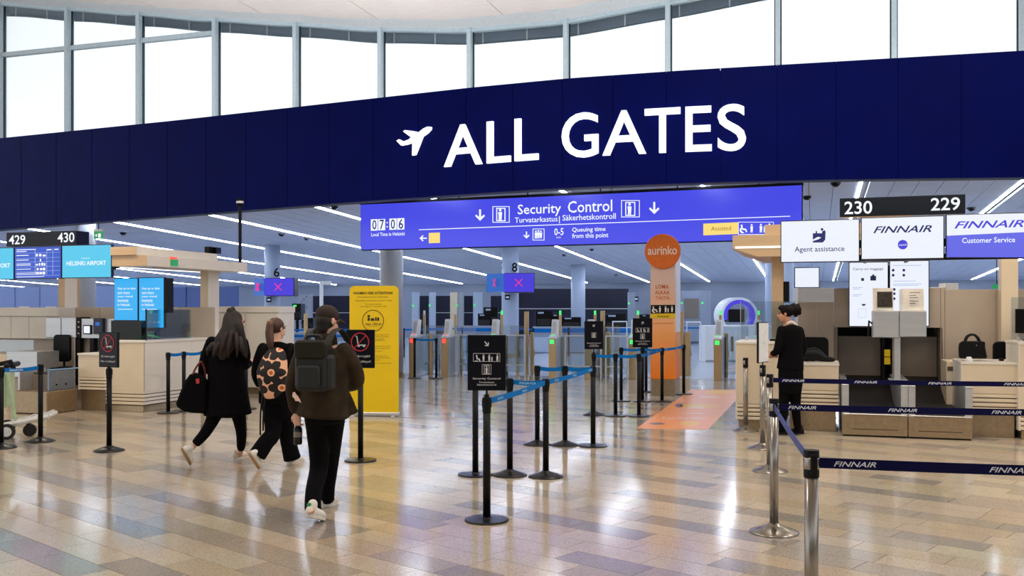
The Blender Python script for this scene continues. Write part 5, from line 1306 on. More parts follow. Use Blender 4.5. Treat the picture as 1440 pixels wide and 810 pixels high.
def trolley_sign(label, p, w, h, z0, ang):
    t = post_sign(label, p, w, h, z0, ang); k = h / w
    n = 28; ring = []
    for i in range(n):
        a, b = 2 * math.pi * i / n, 2 * math.pi * (i + 1) / n
        ring.append([(.5 + .29 * math.cos(a), .68 + .29 / k * math.sin(a)), (.5 + .325 * math.cos(a), .68 + .325 / k * math.sin(a)), (.5 + .325 * math.cos(b), .68 + .325 / k * math.sin(b)), (.5 + .29 * math.cos(b), .68 + .29 / k * math.sin(b))])
    sym(t, 'trolley_symbol', [urect(.33, .82, .40, .84), [(.37, .84), (.40, .84), (.44, .60), (.41, .60)], urect(.40, .585, .70, .61), urect(.42, .55, .48, .585), urect(.60, .55, .67, .585)], w, h, z0, M['poster_white'])
    sym(t, 'ban_symbol', ring + [[(.29, .53), (.31, .515), (.71, .83), (.69, .845)]], w, h, z0, M['poster_red'], -.02)
    t.put('lettering', text_mesh('Ei kärryjä!', -w * .35, w * .35, z0 + h * .27, z0 + h * .34, -.017, 0, .01), M['poster_white'])
    t.put('lettering', text_mesh('No trolleys!', -w * .38, w * .38, z0 + h * .13, z0 + h * .20, -.017, 0, .01), M['poster_white'])
    return t
a_ = P['w']; Y = a_[1]
trolley_sign('dark trolley ban sign with red ring in front of the yellow banner', a_, 41 * Y / FPX, 54 * Y / FPX, gz(517.5, Y), math.radians(-8))
a_ = P['r']; Y = a_[1]
trolley_sign('dark trolley ban sign turned aside in front of the cream corner desk', a_, .31, .41, gz(516.5, Y), math.radians(-26))
a_ = P['B']; Y = a_[1]
t = post_sign('narrow white notice in black frame turned away beside the agent', a_, .33, 57 * Y / FPX, gz(510, Y), math.radians(55), True)
t.put('lettering', text_mesh('i  i', -.03, .03, gz(484, Y), gz(479, Y), -.017), mat('grey_dot_print', (120, 120, 125), .6))

# ------------------------------------------------------------------ electronic gates
GG = 'electronic gates before security'
def egate(label, px, pyb, led_, reader=True, sidew=.85):
    Y = fy(pyb); fr = Frame(gx(px, Y), Y, ROT)
    t = Thing('electronic_gate', label, 'gate', fr, (.09, .4, 0), GG)
    H = .99
    t.box('cabinet', 0.01, .17, .02, sidew, .0, H, M['steel_box'], .01)
    t.box('front_panel', 0, .18, 0, .03, .0, H - .03, M['bronze'], .006)
    t.box('back_post', .02, .20, sidew, sidew + .07, 0, H, M['black'], .006)
    t.put('top_cap', MB().prism([(0, H - .03), (.12, H + .05), (sidew, H + .02), (sidew, H)], 'x', 0, .18), M['white_film'])
    t.box('indicator', .03, .13, -.008, 0, H - .16, H - .06, led_, 0)
    if reader:
        t.put('reader_head', MB().prism([(.12, H), (.34, H), (.42, H + .40), (.22, H + .42)], 'x', .02, .16), M['white_film'], bevel=.01)
        t.put('reader_screen', MB().prism([(.125, H + .08), (.135, H + .08), (.205, H + .36), (.195, H + .36)], 'x', .045, .135), M['steel_box'])
        t.box('reader_light', .03, .12, .10, .12, H + .02, H + .05, led_, 0)
        t.box('light_post', .05, .11, .75, .8, H, 1.52, M['bronze'])
        t.put('beacon', MB().cyl(.028, 1.52, 1.62, .08, .775, 10), led_ if led_ is M['green_led'] else M['paper'])
    t.box('door_wing', .18, .75, .45, .465, .12, 1.25, M['glass_screen'], 0)
    return t
R_, Gn = M['red_led'], M['green_led']
egate('grey gate with red light, left of the two red ones', 575, 529.5, R_)
egate('grey gate with red light, right of the two red ones', 620, 530, R_)
egate('gate rising behind the big Security Control sign with green lit reader', 687, 531, Gn)
egate('gate with green light and bronze front left of the small arrow sign', 771.5, 532.5, Gn)
egate('gate with bronze front directly behind the left small arrow sign', 822, 532.5, Gn)
egate('gate standing behind the right small arrow sign', 884, 533, Gn)
egate('green lit gate alone between the orange pillar and the tall desk', 1003.5, 535.5, Gn)
egate('green lit gate partly behind the glass screen of the tall desk', 1059, 537, Gn)
def gpost(label, px, py_top, pyb, w=.09):
    Y = fy(pyb); fr = Frame(gx(px, Y), Y, ROT)
    t = Thing('gate_post', label, 'post', fr, (0, 0, 0), 'bronze posts between the gates')
    z = gz(py_top, Y); t.box('post', -w / 2, w / 2, -w / 2, w / 2, 0.0, z, M['bronze'], .01)
    t.box('hinge', -w / 2 - .01, w / 2 + .015, w / 4, w / 2 + .01, z * .45, z * .6, M['bronze']); t.box('foot_plate', -w / 2 - .02, w / 2 + .02, -w / 2 - .02, w / 2 + .02, 0, .015, M['steel_box'])
for k, (px, yt, yb, w, l_) in enumerate([(740.5, 438, 528, .10, 'tall bronze gate post just left of the centre under screen 8'), (748.5, 467, 528, .08, 'short bronze post right beside the tall one under screen 8'), (727.5, 467, 530, .06, 'thin bronze post between the big sign and the tall post'),
        (847.5, 437, 529, .10, 'tall bronze gate post between the two small arrow signs'), (854.5, 467, 529, .12, 'short bronze post right of the tall one between the arrow signs'), (958.5, 438, 529, .10, 'tall bronze post just right of the orange pillar'),
        (967, 467, 529, .14, 'short bronze post pair right of the orange pillar'), (1021, 468, 532, .10, 'dark bronze post just right of the lone green gate'), (563, 469, 528, .10, 'bronze post just right of the yellow banner'),
        (606.5, 469, 529, .08, 'short bronze post between the two red lit gates'), (648.5, 469, 528, .08, 'short bronze post right of the second red gate'), (795, 469, 530, .07, 'short dark post right of the gate below column 8'),
        (501, 434, 528, .08, 'tall bronze post behind the yellow banner'), (430, 441, 528, .08, 'tall bronze post seen between the ponytail and the cap')]):
    gpost(l_, px, yt, yb, w)
# glass rails between gates
GR = Frame(gx(560, 24.3), 24.3, ROT)
def grail(label, a, b, Yo=0.0):
    x0, x1 = GR.loc(a, 500, Yo)[0], GR.loc(b, 500, Yo)[0]
    t = Thing('glass_rail', label, 'railing', GR, ((x0 + x1) / 2, Yo, 0), 'glass railings behind the gates')
    t.box('pane', x0, x1, Yo, Yo + .012, .12, 1.0, M['glass_screen'], 0); t.box('top_rail', x0, x1, Yo - .02, Yo + .03, 1.0, 1.03, M['steel_box']); t.box('mid_rail', x0, x1, Yo - .01, Yo + .02, .28, .31, M['steel_box'])
    for x in (x0, x1): t.box('rail_post', x - .02, x + .02, Yo - .02, Yo + .02, 0, 1.03, M['steel_box'])
grail('clear glass railing right of the big sign', 700, 738); grail('clear glass railing left of the arrow sign gate', 795, 845); grail('clear glass railing between the small arrow signs', 852, 882)
grail('clear glass railing between the red gates', 596, 618); grail('clear glass railing right of the red gates', 645, 686)

# ------------------------------------------------------------------ columns of the security hall
def column(label, pxl, pxr, Y, m, z1=4.4, name='round_column'):
    X = gx((pxl + pxr) / 2, Y); r = (pxr - pxl) / 2 * Y / FPX
    fr = Frame(X, Y, 0); t = Thing(name, label, 'column', fr, (0, 0, 0))
    z1 = cz(V17.l(X, Y)[1]) + .05
    t.put('shaft', MB().cyl(r, 0, z1, n=32), m, smooth=True); t.put('base_ring', MB().lathe([(r + .01, 0), (r + .01, .12), (r, .13)], n=32), M['plinth'], smooth=False)
    return t, r
column('thick grey round column behind the left end of the blue LED sign', 534, 567, 23.4, M['grey_col'])
c8, r8 = column('pale blue round column with black number 8 above the crossed screens', 705.5, 729.5, 33, M['column'])
c8.put('number', text_mesh('8', gx(720, 32.5) - c8.fr.X, gx(727.5, 32.5) - c8.fr.X, gz(382, 32.5), gz(369, 32.5), -r8 - .02, 0, .015, 4), M['black']); c8.put('number', text_mesh('7', gx(704.5, 32.5) - c8.fr.X, gx(709, 32.5) - c8.fr.X, gz(377, 32.5), gz(368, 32.5), -r8 + .2, 0, .01, 4), M['black'])
c6, r6 = column('pale blue column with black number 6 above the left crossed screens', 372, 394, 34, M['column'])
c6.put('number', text_mesh('6', gx(383, 33.5) - c6.fr.X, gx(391, 33.5) - c6.fr.X, gz(389, 33.5), gz(376, 33.5), -r6 - .02, 0, .015, 4), M['black'])
column('plain pale blue round column right of column 8', 803, 823, 41, M['column'])
column('broad grey blue round column under the banner right of board 430', 108, 134, 27, M['grey_col'])
column('pale column behind the right portal post', 1101, 1116, 27, M['column']); column('pale column left of the right portal post', 1076, 1085, 31, M['column'])
def xscreens(label, Y, a, b, c, d, y0, y1, xc1, xc2):
    fr = Frame(gx(b, Y), Y, 0)
    t = Thing('lane_screens', label, 'screen', fr, (0, 0, gz(y1, Y)))
    x0, x1 = gx(a, Y) - fr.X, 0; x2 = gx(d, Y) - fr.X
    t.put('side_screen', MB().prism([(x0, .35), (x1, 0), (x1 + .04, .1), (x0, .45)], 'z', gz(y1, Y), gz(y0, Y)), M['scr_dimblue'])
    t.box('front_screen', x1 + .02, x2, 0, .08, gz(y1, Y), gz(y0, Y), M['scr_purple']); t.box('casing', x1 + .03, x2 + .02, .09, .75, gz(y1, Y) - .02, gz(y0, Y) + .02, M['scr_bezel'])
    s = (y1 - y0) * .22; cy = (y0 + y1) / 2
    def X_(cx): return [[(cx - s, cy - s + .8), (cx - s + .9, cy - s), (cx + s, cy + s - .8), (cx + s - .9, cy + s)], [(cx + s - .9, cy - s), (cx + s, cy - s + .8), (cx - s + .9, cy + s), (cx - s, cy + s - .8)]]
    t.ppoly('red_cross', X_(xc2), -.02, .01, M['scr_mag'])
    t.put('red_cross', MB().prism([fr.loc(xc1 - 2, cy - s + .5, 0), fr.loc(xc1 - 1.2, cy - s, 0), fr.loc(xc1 + 2, cy + s - .5, 0), fr.loc(xc1 + 1.2, cy + s, 0)], 'y', .0, .3).prism([fr.loc(xc1 + 1.2, cy - s, 0), fr.loc(xc1 + 2, cy - s + .5, 0), fr.loc(xc1 - 1.2, cy + s, 0), fr.loc(xc1 - 2, cy + s - .5, 0)], 'y', -.03, .3), M['scr_mag'])
xscreens('centre lane screens with red crosses, blue and violet, right of the grey column', 32, 683.5, 708, 708, 751, 384.5, 410.5, 695, 729.5)
xscreens('left lane screens with red crosses above the ponytail woman', 33, 353, 371, 371, 412, 391.5, 415.5, 361, 391)
for (px, py, Y, l_) in ((713.5, 418, 32.68, 'small dark pictogram plate below the centre lane screens'), (378, 421.5, 33.7, 'small dark pictogram plate below the lane screens above the ponytail'), (894.5, 420.5, 45, 'small blue pictogram plate left of the orange pillar')):
    fr = Frame(gx(px, Y), Y, 0); w = 3.5 * Y / FPX
    t = Thing('pictogram_plate', l_, 'sign', fr, (0, 0, gz(py + 3.5, Y))); t.box('plate', -w, w, 0, .03, gz(py + 3.5, Y), gz(py - 3.5, Y), M['night']); t.ppoly('pictogram', [[(px - 2, py - 1), (px + 2, py - 1), (px + 2, py + 1), (px - 2, py + 1)]], -.006, .005, M['scr_pale'])

# ------------------------------------------------------------------ far background of the security hall
def bg(name, label, cat, px0, py0, px1, py1, Y, d, m, group=None, extra=()):
    fr = Frame(gx(px0, Y), Y, 0); x1 = gx(px1, Y) - fr.X; z0, z1 = max(0, gz(py1, Y)), gz(py0, Y)
    t = Thing(name, label, cat, fr, (x1 / 2, d / 2, z0), group)
    t.box('body', 0, x1, 0, d, z0, z1, m, .01)
    for (nm, a, b, c, e_, m2) in extra:
        t.box(nm, a * x1, b * x1, -.04, 0, z0 + (z1 - z0) * c, z0 + (z1 - z0) * e_, m2)
    return t
# wall panels at the left
t = Thing('blue_partition', 'long pale blue panelled partition above the left counters', 'partition', Frame(gx(-120, 40), 40, ROT), (5, 0, 0))
fr = t.fr
for k, (a, b) in enumerate([(-120, -50), (-50, 21), (21, 56), (56, 82), (82, 134), (134, 178), (178, 240), (240, 262)]):
    t.box('wall_panel', fr.loc(a, 420, 0)[0] + .02, fr.loc(b, 420, 0)[0] - .02, 0, .1, 0, gz(405, 40), M['blue_wall'] if k < 4 else M['blue_wall'])
t = Thing('blue_partition', 'darker blue panelled partition right of the sky blue portrait screens', 'partition', Frame(gx(232, 36), 36, ROT), (2, 0, 0)); fr = t.fr
for a, b in ((232, 262), (262, 292), (292, 335)): t.box('wall_panel', fr.loc(a, 420, 0)[0] + .03, fr.loc(b, 420, 0)[0] - .03, 0, .1, 0, gz(404, 36), M['blue_wall_dark'])
# dark rooms and frames behind the gates
for k, (a, b, l_) in enumerate([(440, 492, 'dark glazed room behind the man in the cap'), (589, 603, 'dark doorway far behind the left red gate'), (612, 634, 'dark doorway far behind the right red gate'), (652, 665, 'dark doorway left of the crossed screens'),
                             (690, 706, 'dark doorway just left of column 8'), (729, 806, 'dark navy glazed wall right of column 8'), (822, 884, 'dark navy glazed wall right of the plain round column')]):
    bg('dark_opening', l_, 'opening', a, 406 if k > 4 else 416, b, 470, 48.5 if k > 4 else 46, .3, M['night'], extra=(('rail', .0, 1, .55, .57, M['steel_box']),) if k != 1 else ())
for k, (a, b, m_, l_) in enumerate([(579, 589, 'column', 'white frame pillar just right of the yellow banner'), (603.5, 612, 'column', 'white frame pillar above the left red gate'), (633, 643, 'cream', 'cream frame pillar above the right red gate'), (665.5, 678, 'column', 'white frame pillar left of the crossed screens'), (645, 652, 'grey_col', 'grey frame pillar right of the cream one'),
                              (884, 893, 'blue_white', 'pale pillar left of the orange pillar'), (985, 992, 'blue_white', 'pale slim pillar right of the orange pillar')]):
    bg('frame_pillar', l_, 'pillar', a, 411, b, 500, 44, .4, M[m_])
# counters with blue belts
def counter(label, px0, px1, py0, py1, Y, m=None):
    return bg('inspection_counter', label, 'counter', px0, py0, px1, py1, Y, 1.2, M['blue_white'], extra=(('blue_band', 0, 1, .80, .9, M['blue_belt']), ('lower_panel', .01, .99, .05, .62, M['column'])))
counter('white inspection counter with blue band behind the right red gate', 643, 702, 458.5, 500, 37)
counter('white inspection counter with blue band behind the centre posts', 750, 842, 460, 505, 36)
counter('white inspection counter left behind the man in the cap', 398, 486, 468, 510, 35)
counter('white inspection counter between the arrow signs and the pillar', 850, 905, 461, 500, 38)
for k, (a, b, y0, y1, Y, l_) in enumerate([(680, 700, 432, 459, 39, 'black x-ray machine on the counter left of column 8'), (753, 776, 437, 460, 38, 'black tray machine on the counter right of column 8'), (776, 790, 441, 461, 38.5, 'dark screen box on the counter right of column 8'), (790, 817, 446, 461, 37.5, 'low black machine with rounded top on the counter'),
                                    (851, 880, 441, 466, 42, 'dark machine with lit top left of the orange pillar'), (411, 423, 427, 450, 38, 'black information screen with a green light above the ponytail'), (424, 440, 447, 462, 37, 'dark box on the counter beside the man in the cap'),
                                    (672, 690, 441, 459, 38, 'grey box conveyor left of the black x-ray machine'), (902, 914, 442, 456, 40, 'dark box left of the orange pillar edge')]):
    t = bg('screening_machine', l_, 'machine', a, y0, b, y1, Y, .8, M['black_gloss'], extra=(('front_cover', .08, .92, .1, .5, M['rubber']), ('lit_panel', .15, .5, .82, .92, M['column'] if k != 5 else M['green_led'])))
    if y1 < 458: t.put('stand', MB().box(.1, .2, .2, .3, 0, t.b[2]), M['black'])
    else: t.put('support', MB().box(.1, .3, .2, .4, 0, t.b[2]), M['steel_box'])
bg('patterned_column', 'grey column patterned with small dashes between ponytail and cap', 'column', 418, 414, 436, 500, 43, .6, M['grey_col'], extra=tuple(('dash', .1 + .2 * (k % 4), .16 + .2 * (k % 4), .38 + .05 * k, .42 + .05 * k, M['blue_wall_dark']) for k in range(12)))
t = Thing('white_arch', 'slim white post with a bend at its top above the man in the cap', 'post', Frame(gx(452, 30), 30, 0), (0, 0, 0))
z_ = gz(398, 30); t.put('post', MB().cyl(.06, 0, z_, 0, 0, 12), M['white_paint']); t.box('top_arm', -.05, .3, -.05, .05, z_ - .05, z_ + .06, M['white_paint'])
# far blue belts on posts
for k, (a, b, py, Y, l_) in enumerate([(568, 630, 462.5, 33, 'blue belt far behind the left red gate'), (600, 700, 464.5, 34.5, 'blue belt far behind the right red gate'), (700, 800, 462.5, 33.5, 'blue belt far behind the tall bronze post'), (800, 906, 463, 34, 'blue belt far behind the two small arrow signs'), (958, 1040, 461, 36, 'blue belt far behind the lone green gate'), (400, 492, 466, 32.5, 'blue belt far behind the man in the cap')]):
    Xa, Xb = gx(a, Y), gx(b, Y); fr = Frame(Xa, Y, 0)
    t = Thing('barrier_belt', l_, 'belt', fr, ((Xb - Xa) / 2, 0, 0), 'far blue belts in the security hall')
    z_ = gz(py, Y); z_ = .95
    t.box('webbing', 0, Xb - Xa, -.004, .004, z_ - .03, z_ + .03, M['blue_belt'], 0)
    for x in (0, (Xb - Xa) / 2, Xb - Xa): t.put('post', MB().cyl(.03, 0, 1.0, x, 0, 8), M['black'])
# body scanner ring
t = Thing('scanner_ring', 'round white x-ray tunnel with glowing violet ring far right of the pillar', 'machine', Frame(gx(1040, 33), 33, 0), (0, 0, 0))
cz_ = gz(444, 33); R1 = 26 * 33 / FPX
def ring3(r0, r1, y0, y1, n=36, a0=0, a1=2 * math.pi):
    mb = MB()
    for k in range(n):
        a, b = a0 + (a1 - a0) * k / n, a0 + (a1 - a0) * (k + 1) / n
        mb.prism([(r0 * math.cos(a), cz_ + r0 * math.sin(a)), (r1 * math.cos(a), cz_ + r1 * math.sin(a)), (r1 * math.cos(b), cz_ + r1 * math.sin(b)), (r0 * math.cos(b), cz_ + r0 * math.sin(b))], 'y', y0, y1)
    return mb
t.put('housing', ring3(R1 * .87, R1, 0, 1.2), M['white_film']); t.put('glow_ring', ring3(R1 * .66, R1 * .86, .02, .4, 30, -.6, math.pi + .3), M['scr_purple'])
t.box('tunnel', -R1 * .55, R1 * .3, .1, 1.1, cz_ - R1 * .35, cz_ + R1 * .35, M['black_gloss']); t.box('pedestal', -R1 * .6, R1 * .7, .1, 1.2, 0, cz_ - R1 * .5, M['white_film'])
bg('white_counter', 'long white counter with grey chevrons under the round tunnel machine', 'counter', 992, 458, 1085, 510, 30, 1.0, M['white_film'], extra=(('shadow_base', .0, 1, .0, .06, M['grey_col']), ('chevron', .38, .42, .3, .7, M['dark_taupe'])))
bg('service_room', 'pale box room with a dark window right of the orange pillar', 'room', 958, 409, 1000, 480, 46, 3, M['blue_white'], extra=(('window', .1, .6, .45, .85, M['dark_taupe']),))
bg('white_gate_frame', 'white door frame rail far right of the pillar', 'frame', 965, 452, 986, 454, 30, .1, M['white_film'], extra=(('leg', 0, .06, -27.5, 0, M['white_film']), ('leg', .94, 1, -27.5, 0, M['white_film'])))
bg('white_gate_frame', 'white door frame rail left of the right small arrow sign', 'frame', 861, 451.5, 882, 453, 30, .1, M['white_film'], extra=(('leg', 0, .06, -37, 0, M['white_film']), ('leg', .94, 1, -37, 0, M['white_film'])))
# beyond the right island
for a, b, y0, m_, l_ in ((1330, 1348, 398, 'cream', 'cream upper cabinet seen above the taupe wall'), (1352, 1395, 407, 'tan', 'tan low wall seen above the taupe wall left of the square post'), (1290, 1325, 404, 'cream', 'cream shelf seen just right of the portrait screens'), (1122, 1176, 405, 'taupe', 'grey beige wall seen above the agent')):
    bg('background_wall', l_, 'wall', a, y0, b, 470, 24, .4, M[m_])
t = Thing('exit_sign', 'green exit sign far behind right, above the taupe wall', 'sign', Frame(gx(1402, 26), 26, 0), (0, 0, gz(407, 26)))
t.box('sign_face', -.11, .11, 0, .04, gz(406, 26), gz(400, 26), M['exit_green'], 0); t.put('hanger', MB().rod((0, .02, gz(400, 26)), (0, .02, 4.0), .01), M['black'])
for n_, (px, py, l_) in enumerate([(581, 430, 'tiny green beacon by the yellow banner'), (604, 429.5, 'tiny green beacon above the left red gate'), (643, 429.5, 'tiny green beacon by the cream frame pillar'), (667, 429, 'tiny green beacon left of the crossed screens'), (884.5, 426.5, 'tiny green beacon left of the right arrow sign'), (959, 426, 'tiny green beacon right of the orange pillar'), (988, 426, 'tiny green beacon on the slim pale pillar')]):
    fr = Frame(gx(px, 43.8), 43.8, 0); z_ = gz(py, 43.8)
    single('beacon', MB().ball((0, 0, z_), .045, 8, 6).box(-.02, .02, 0, .25, z_ - .02, z_ + .02), M['green_led'], l_, 'light', fr, (0, 0, z_))
# ------------------------------------------------------------------ people
def organic(t, name, mb, voxel, m, parent=None, smooth=3, label=None, keep=None):
    me = mkmesh(mb, t.b)
    o = link(name, me, m, parent if parent is not None else t.e)
    r = o.modifiers.new('r', 'REMESH'); r.mode = 'VOXEL'; r.voxel_size = voxel; r.use_smooth_shade = True
    s = o.modifiers.new('s', 'SMOOTH'); s.iterations = smooth; s.factor = .5
    dg = bpy.context.evaluated_depsgraph_get()
    nm = bpy.data.meshes.new_from_object(o.evaluated_get(dg)); o.modifiers.clear(); o.data = nm; nm.name = name
    if len(nm.materials) == 0: nm.materials.append(m)
    nm.shade_smooth()
    if label: o['label'] = label
    return o
skin = mat('skin', (222, 172, 146), .5, var=.04, scale=30)
skin2 = mat('skin_tan', (206, 150, 120), .5, var=.04, scale=30)
hair_d = mat('dark_brown_hair', (24, 12, 7), .65, var=.5, scale=40, stretch=(1, 1, .08), bump=.4)
hair_b = mat('brown_hair', (74, 40, 22), .5, var=.4, scale=40, stretch=(1, 1, .08), bump=.4)
hair_k = mat('black_hair', (9, 6, 6), .65, var=.4, scale=60, bump=.5, spec=.15)
coat_k = mat('black_wool', (7, 6, 9), .85, var=.2, scale=30, bump=.2, spec=.1)
trous = mat('black_trouser_cloth', (8, 8, 11), .85, var=.2, scale=30, bump=.2, spec=.1)
olive = mat('olive_brown_jacket', (50, 38, 22), .75, var=.3, scale=8, bump=.3, spec=.2)
packm = mat('dark_grey_backpack_cloth', (17, 19, 18), .6, var=.2, scale=30, bump=.2)
capm = mat('dark_brown_cap', (46, 29, 22), .8, var=.15, scale=30)
shoe_w = mat('white_leather', (232, 228, 218), .45, var=.04)
shoe_c = mat('cream_leather', (224, 212, 190), .5, var=.05)
sole_t = mat('tan_rubber_sole', (170, 130, 86), .6); sole_w = mat('white_sole', (226, 220, 208), .5); green_t = mat('green_heel_tab', (40, 150, 90), .5)
eye_m = mat('eye_dark', (30, 22, 20), .2); lip_m = mat('lips', (180, 96, 90), .5)

def head_parts(t, c, f, up, skin_mb, s=1.0, mat_s=None):
    # c: centre of head (eye level), f: forward unit, up: unit; adds the head to skin_mb, puts eyes and mouth
    c = Vector(c); f = Vector(f).normalized(); up = Vector(up).normalized(); r = f.cross(up).normalized(); up = r.cross(f).normalized()
    R = Matrix((r, f, up)).transposed()
    def p(x, y, z): return c + r * (x * s) + f * (y * s) + up * (z * s)
    skin_mb.ball(p(0, -.012, .03), (.074 * s, .092 * s, .088 * s), 16, 12, R)
    skin_mb.ball(p(0, .022, -.035), (.058 * s, .068 * s, .082 * s), 16, 12, R)
    skin_mb.ball(p(0, .062, -.095), (.026 * s, .02 * s, .02 * s), 12, 8, R)
    skin_mb.tube([p(0, .088, .012), p(0, .100, -.015), p(0, .108, -.032)], [.009 * s, .011 * s, .013 * s], 8)
    skin_mb.ball(p(0, .082, .025), (.05 * s, .014 * s, .012 * s), 12, 8, R)
    skin_mb.ball(p(0, .088, -.062), (.022 * s, .01 * s, .011 * s), 10, 8, R)
    for sx in (-1, 1): skin_mb.ball(p(sx * .077, -.005, -.005), (.010 * s, .020 * s, .030 * s), 8, 8, R); skin_mb.ball(p(sx * .04, .062, -.03), (.018 * s, .018 * s, .018 * s), 10, 8, R)
    def later():
        for sx in (-1, 1): t.put('eye', MB().ball(p(sx * .031, .078, .006), (.013 * s, .012 * s, .008 * s), 10, 8, R), eye_m, smooth=True)
        for sx in (-1, 1): t.put('eyebrow', MB().tube([p(sx * .018, .094, .028), p(sx * .033, .092, .033), p(sx * .05, .078, .028)], .0035, 6), hair_k)
        t.put('mouth', MB().ball(p(0, .096, -.064), (.02 * s, .005 * s, .007 * s), 10, 6, R), lip_m, smooth=True)
    return p, R, later

def hand(mb, w, d, n, side, curl=.5, s=1.0):
    # w wrist point, d unit towards the fingers, n palm normal (fingers curl this way), side +1/-1 for the thumb
    w = Vector(w); d = Vector(d).normalized(); n = Vector(n); n = (n - d * n.dot(d)).normalized(); x = d.cross(n).normalized() * side
    mb.tube([w - d * .03 * s, w + d * .02 * s, w + d * .06 * s, w + d * .085 * s], [(.026 * s, .02 * s), (.034 * s, .016 * s), (.042 * s, .015 * s), (.04 * s, .013 * s)], 10, side=x)
    for k, (o, L) in enumerate(((.030, .072), (.011, .08), (-.009, .075), (-.028, .058))):
        b = w + d * .085 * s + x * o * s
        L *= s; a1, a2 = curl, curl * 2.1
        p1 = b + (d * math.cos(a1) + n * math.sin(a1)) * L * .45
        p2 = p1 + (d * math.cos(a2) + n * math.sin(a2)) * L * .32
        p3 = p2 + (d * math.cos(a2 + .5) + n * math.sin(a2 + .5)) * L * .25
        mb.tube([b - d * .01, p1, p2, p3], [.0095 * s, .0088 * s, .008 * s, .0065 * s], 8)
    b = w + d * .03 * s + x * .03 * s
    mb.tube([b, b + (d * .6 + x * .7 + n * .3) * .035 * s, b + (d * .9 + x * .6 + n * .5) * .062 * s], [.013 * s, .0105 * s, .008 * s], 8)

def shoe(t, heel, toe, m, sole_m, extra=None, h=.085, up=(0, 0, 1), lab=None):
    heel = Vector(heel); toe = Vector(toe); d = (toe - heel); L = d.length; d.normalize()
    up = Vector(up); up = (up - d * up.dot(d)).normalized(); x = d.cross(up)
    mb = MB()
    mb.tube([heel + up * .045 + d * .035, heel + up * .045 + d * .10, heel + up * .040 + d * .17, heel + up * .03 + d * (L - .035)], [(.036, .038), (.039, .040), (.044, .032), (.038, .022)], 12, side=x, smooth=3)
    mb.tube([heel + up * .05 + d * .05, heel + up * h + d * .055], [(.036, .042), (.036, .044)], 12, side=x)
    o = organic(t, 'shoe', mb, .008, m, smooth=3, label=lab)
    # sole: flat rounded slab
    pts = []; n = 20
    for k in range(n):
        a = 2 * math.pi * k / n; y = L / 2 + (L / 2) * math.sin(a); w = (.034 + .012 * min(1, y / L * 1.4)) * math.cos(a)
        pts.append((w, y))
    vs = [heel + x * a + d * b + up * zz for zz in (-.002, .022) for a, b in pts]
    fs = [tuple(range(n)), tuple(range(2 * n - 1, n - 1, -1))] + [(i, n + i, n + (i + 1) % n, (i + 1) % n) for i in range(n)]
    t.put('sole', MB().add(vs, fs), sole_m, o)
    if extra: t.put('heel_tab', MB().ball(heel + up * (h - .01) + d * .012, (.019, .009, .016), 10, 6), extra, o)
    return o

class Person:
    def __init__(s, label, Y, px, group=None):
        s.Y = Y; s.fr = Frame(0, 0, 0); s.t = Thing('person', label, 'person', W0, (gx(px, Y), Y, 0), group)
    def J(s, px, py, dy=0.0):
        Y = s.Y + dy; return Vector((gx(px, Y), Y, gz(py, Y)))

# ---- man with cap and dark backpack
p = Person('man in dark cap and olive brown jacket walking away with a backpack', 7.6, 450, 'travellers walking to the gates'); t = p.t; J = p.J
neck0, neck1 = J(460, 484, .02), J(461, 466, .04)
hc = J(460.5, 452, .04)
b = MB(); fwd = (.62, .74, -.22)
hp, HR, later = head_parts(t, hc, fwd, (.05, .1, 1), b)
b.tube([J(457, 500), neck0, neck1], [.075, .058, .054], 12)
hipL, hipR = J(448, 578), J(468, 578)
b.tube([J(457, 498), J(456, 530), J(457, 562)], [(.14, .09), (.13, .09), (.11, .08)], 14, side=(1, 0, 0))
# arms
shL, elL, wrL = J(427, 495, .0), J(414, 540, -.03), J(417.5, 577, .03)
shR, elR, wrR = J(485, 497, .02), J(502, 533, .1), J(487, 541, .33)
b.tube([shL, elL, wrL], [.045, .036, .026], 10); b.tube([shR, elR, wrR], [.045, .036, .026], 10)
b.tube([shL, shR], .045, 10)
hand(b, J(417.5, 580, .03), (-.02, .1, -1), (.4, .9, 0), -1, .75); hand(b, wrR, (-.5, .8, .1), (0, .2, 1), 1, .5)
kL, aL = J(449, 650, .12), J(438, 713, -.18); kR, aR = J(464, 645, .32), J(456.5, 698, .42)
b.tube([hipL, kL, aL], [.06, .045, .033], 10); b.tube([hipR, kR, aR], [.06, .045, .033], 10)
toeL = Vector((gx(456, 7.5), 7.5, 0.0)); heelL = Vector((gx(430, 7.30), 7.30, .075))
toeR = Vector((gx(473.5, 8.18), 8.18, 0)); heelR = Vector((gx(451, 7.96), 7.96, 0.005))
b.tube([aL, heelL + Vector((.03, .01, .05)), toeL + Vector((-.05, 0, .03))], [.035, .032, .025], 10); b.tube([aR, heelR + Vector((.03, .01, .06)), toeR + Vector((-.05, 0, .03))], [.035, .032, .025], 10)
organic(t, 'body', b, .007, skin); later()
m_ = MB(); m_.tube([J(443, 575), kL, J(441, 690, -.06), J(440, 717, -.14)], [(.095, .10), (.078, .082), (.064, .07), (.066, .072)], 14, smooth=4, cap=.2)
m_.tube([J(471, 575), kR, J(461, 685, .38), J(460, 703, .42)], [(.095, .10), (.078, .08), (.06, .066), (.062, .068)], 14, smooth=4, cap=.2)
m_.tube([J(457, 560), J(457.5, 590)], [(.14, .10), (.15, .105)], 14, side=(1, 0, 0), cap=.3)
organic(t, 'trousers', m_, .012, trous)
m_ = MB(); m_.tube([J(459, 489, .01), J(457, 500), J(456, 530), J(456, 556), J(454, 584)], [(.12, .085), (.205, .125), (.19, .13), (.185, .14), (.21, .16)], 18, side=(1, .1, 0), smooth=4, cap=.15)
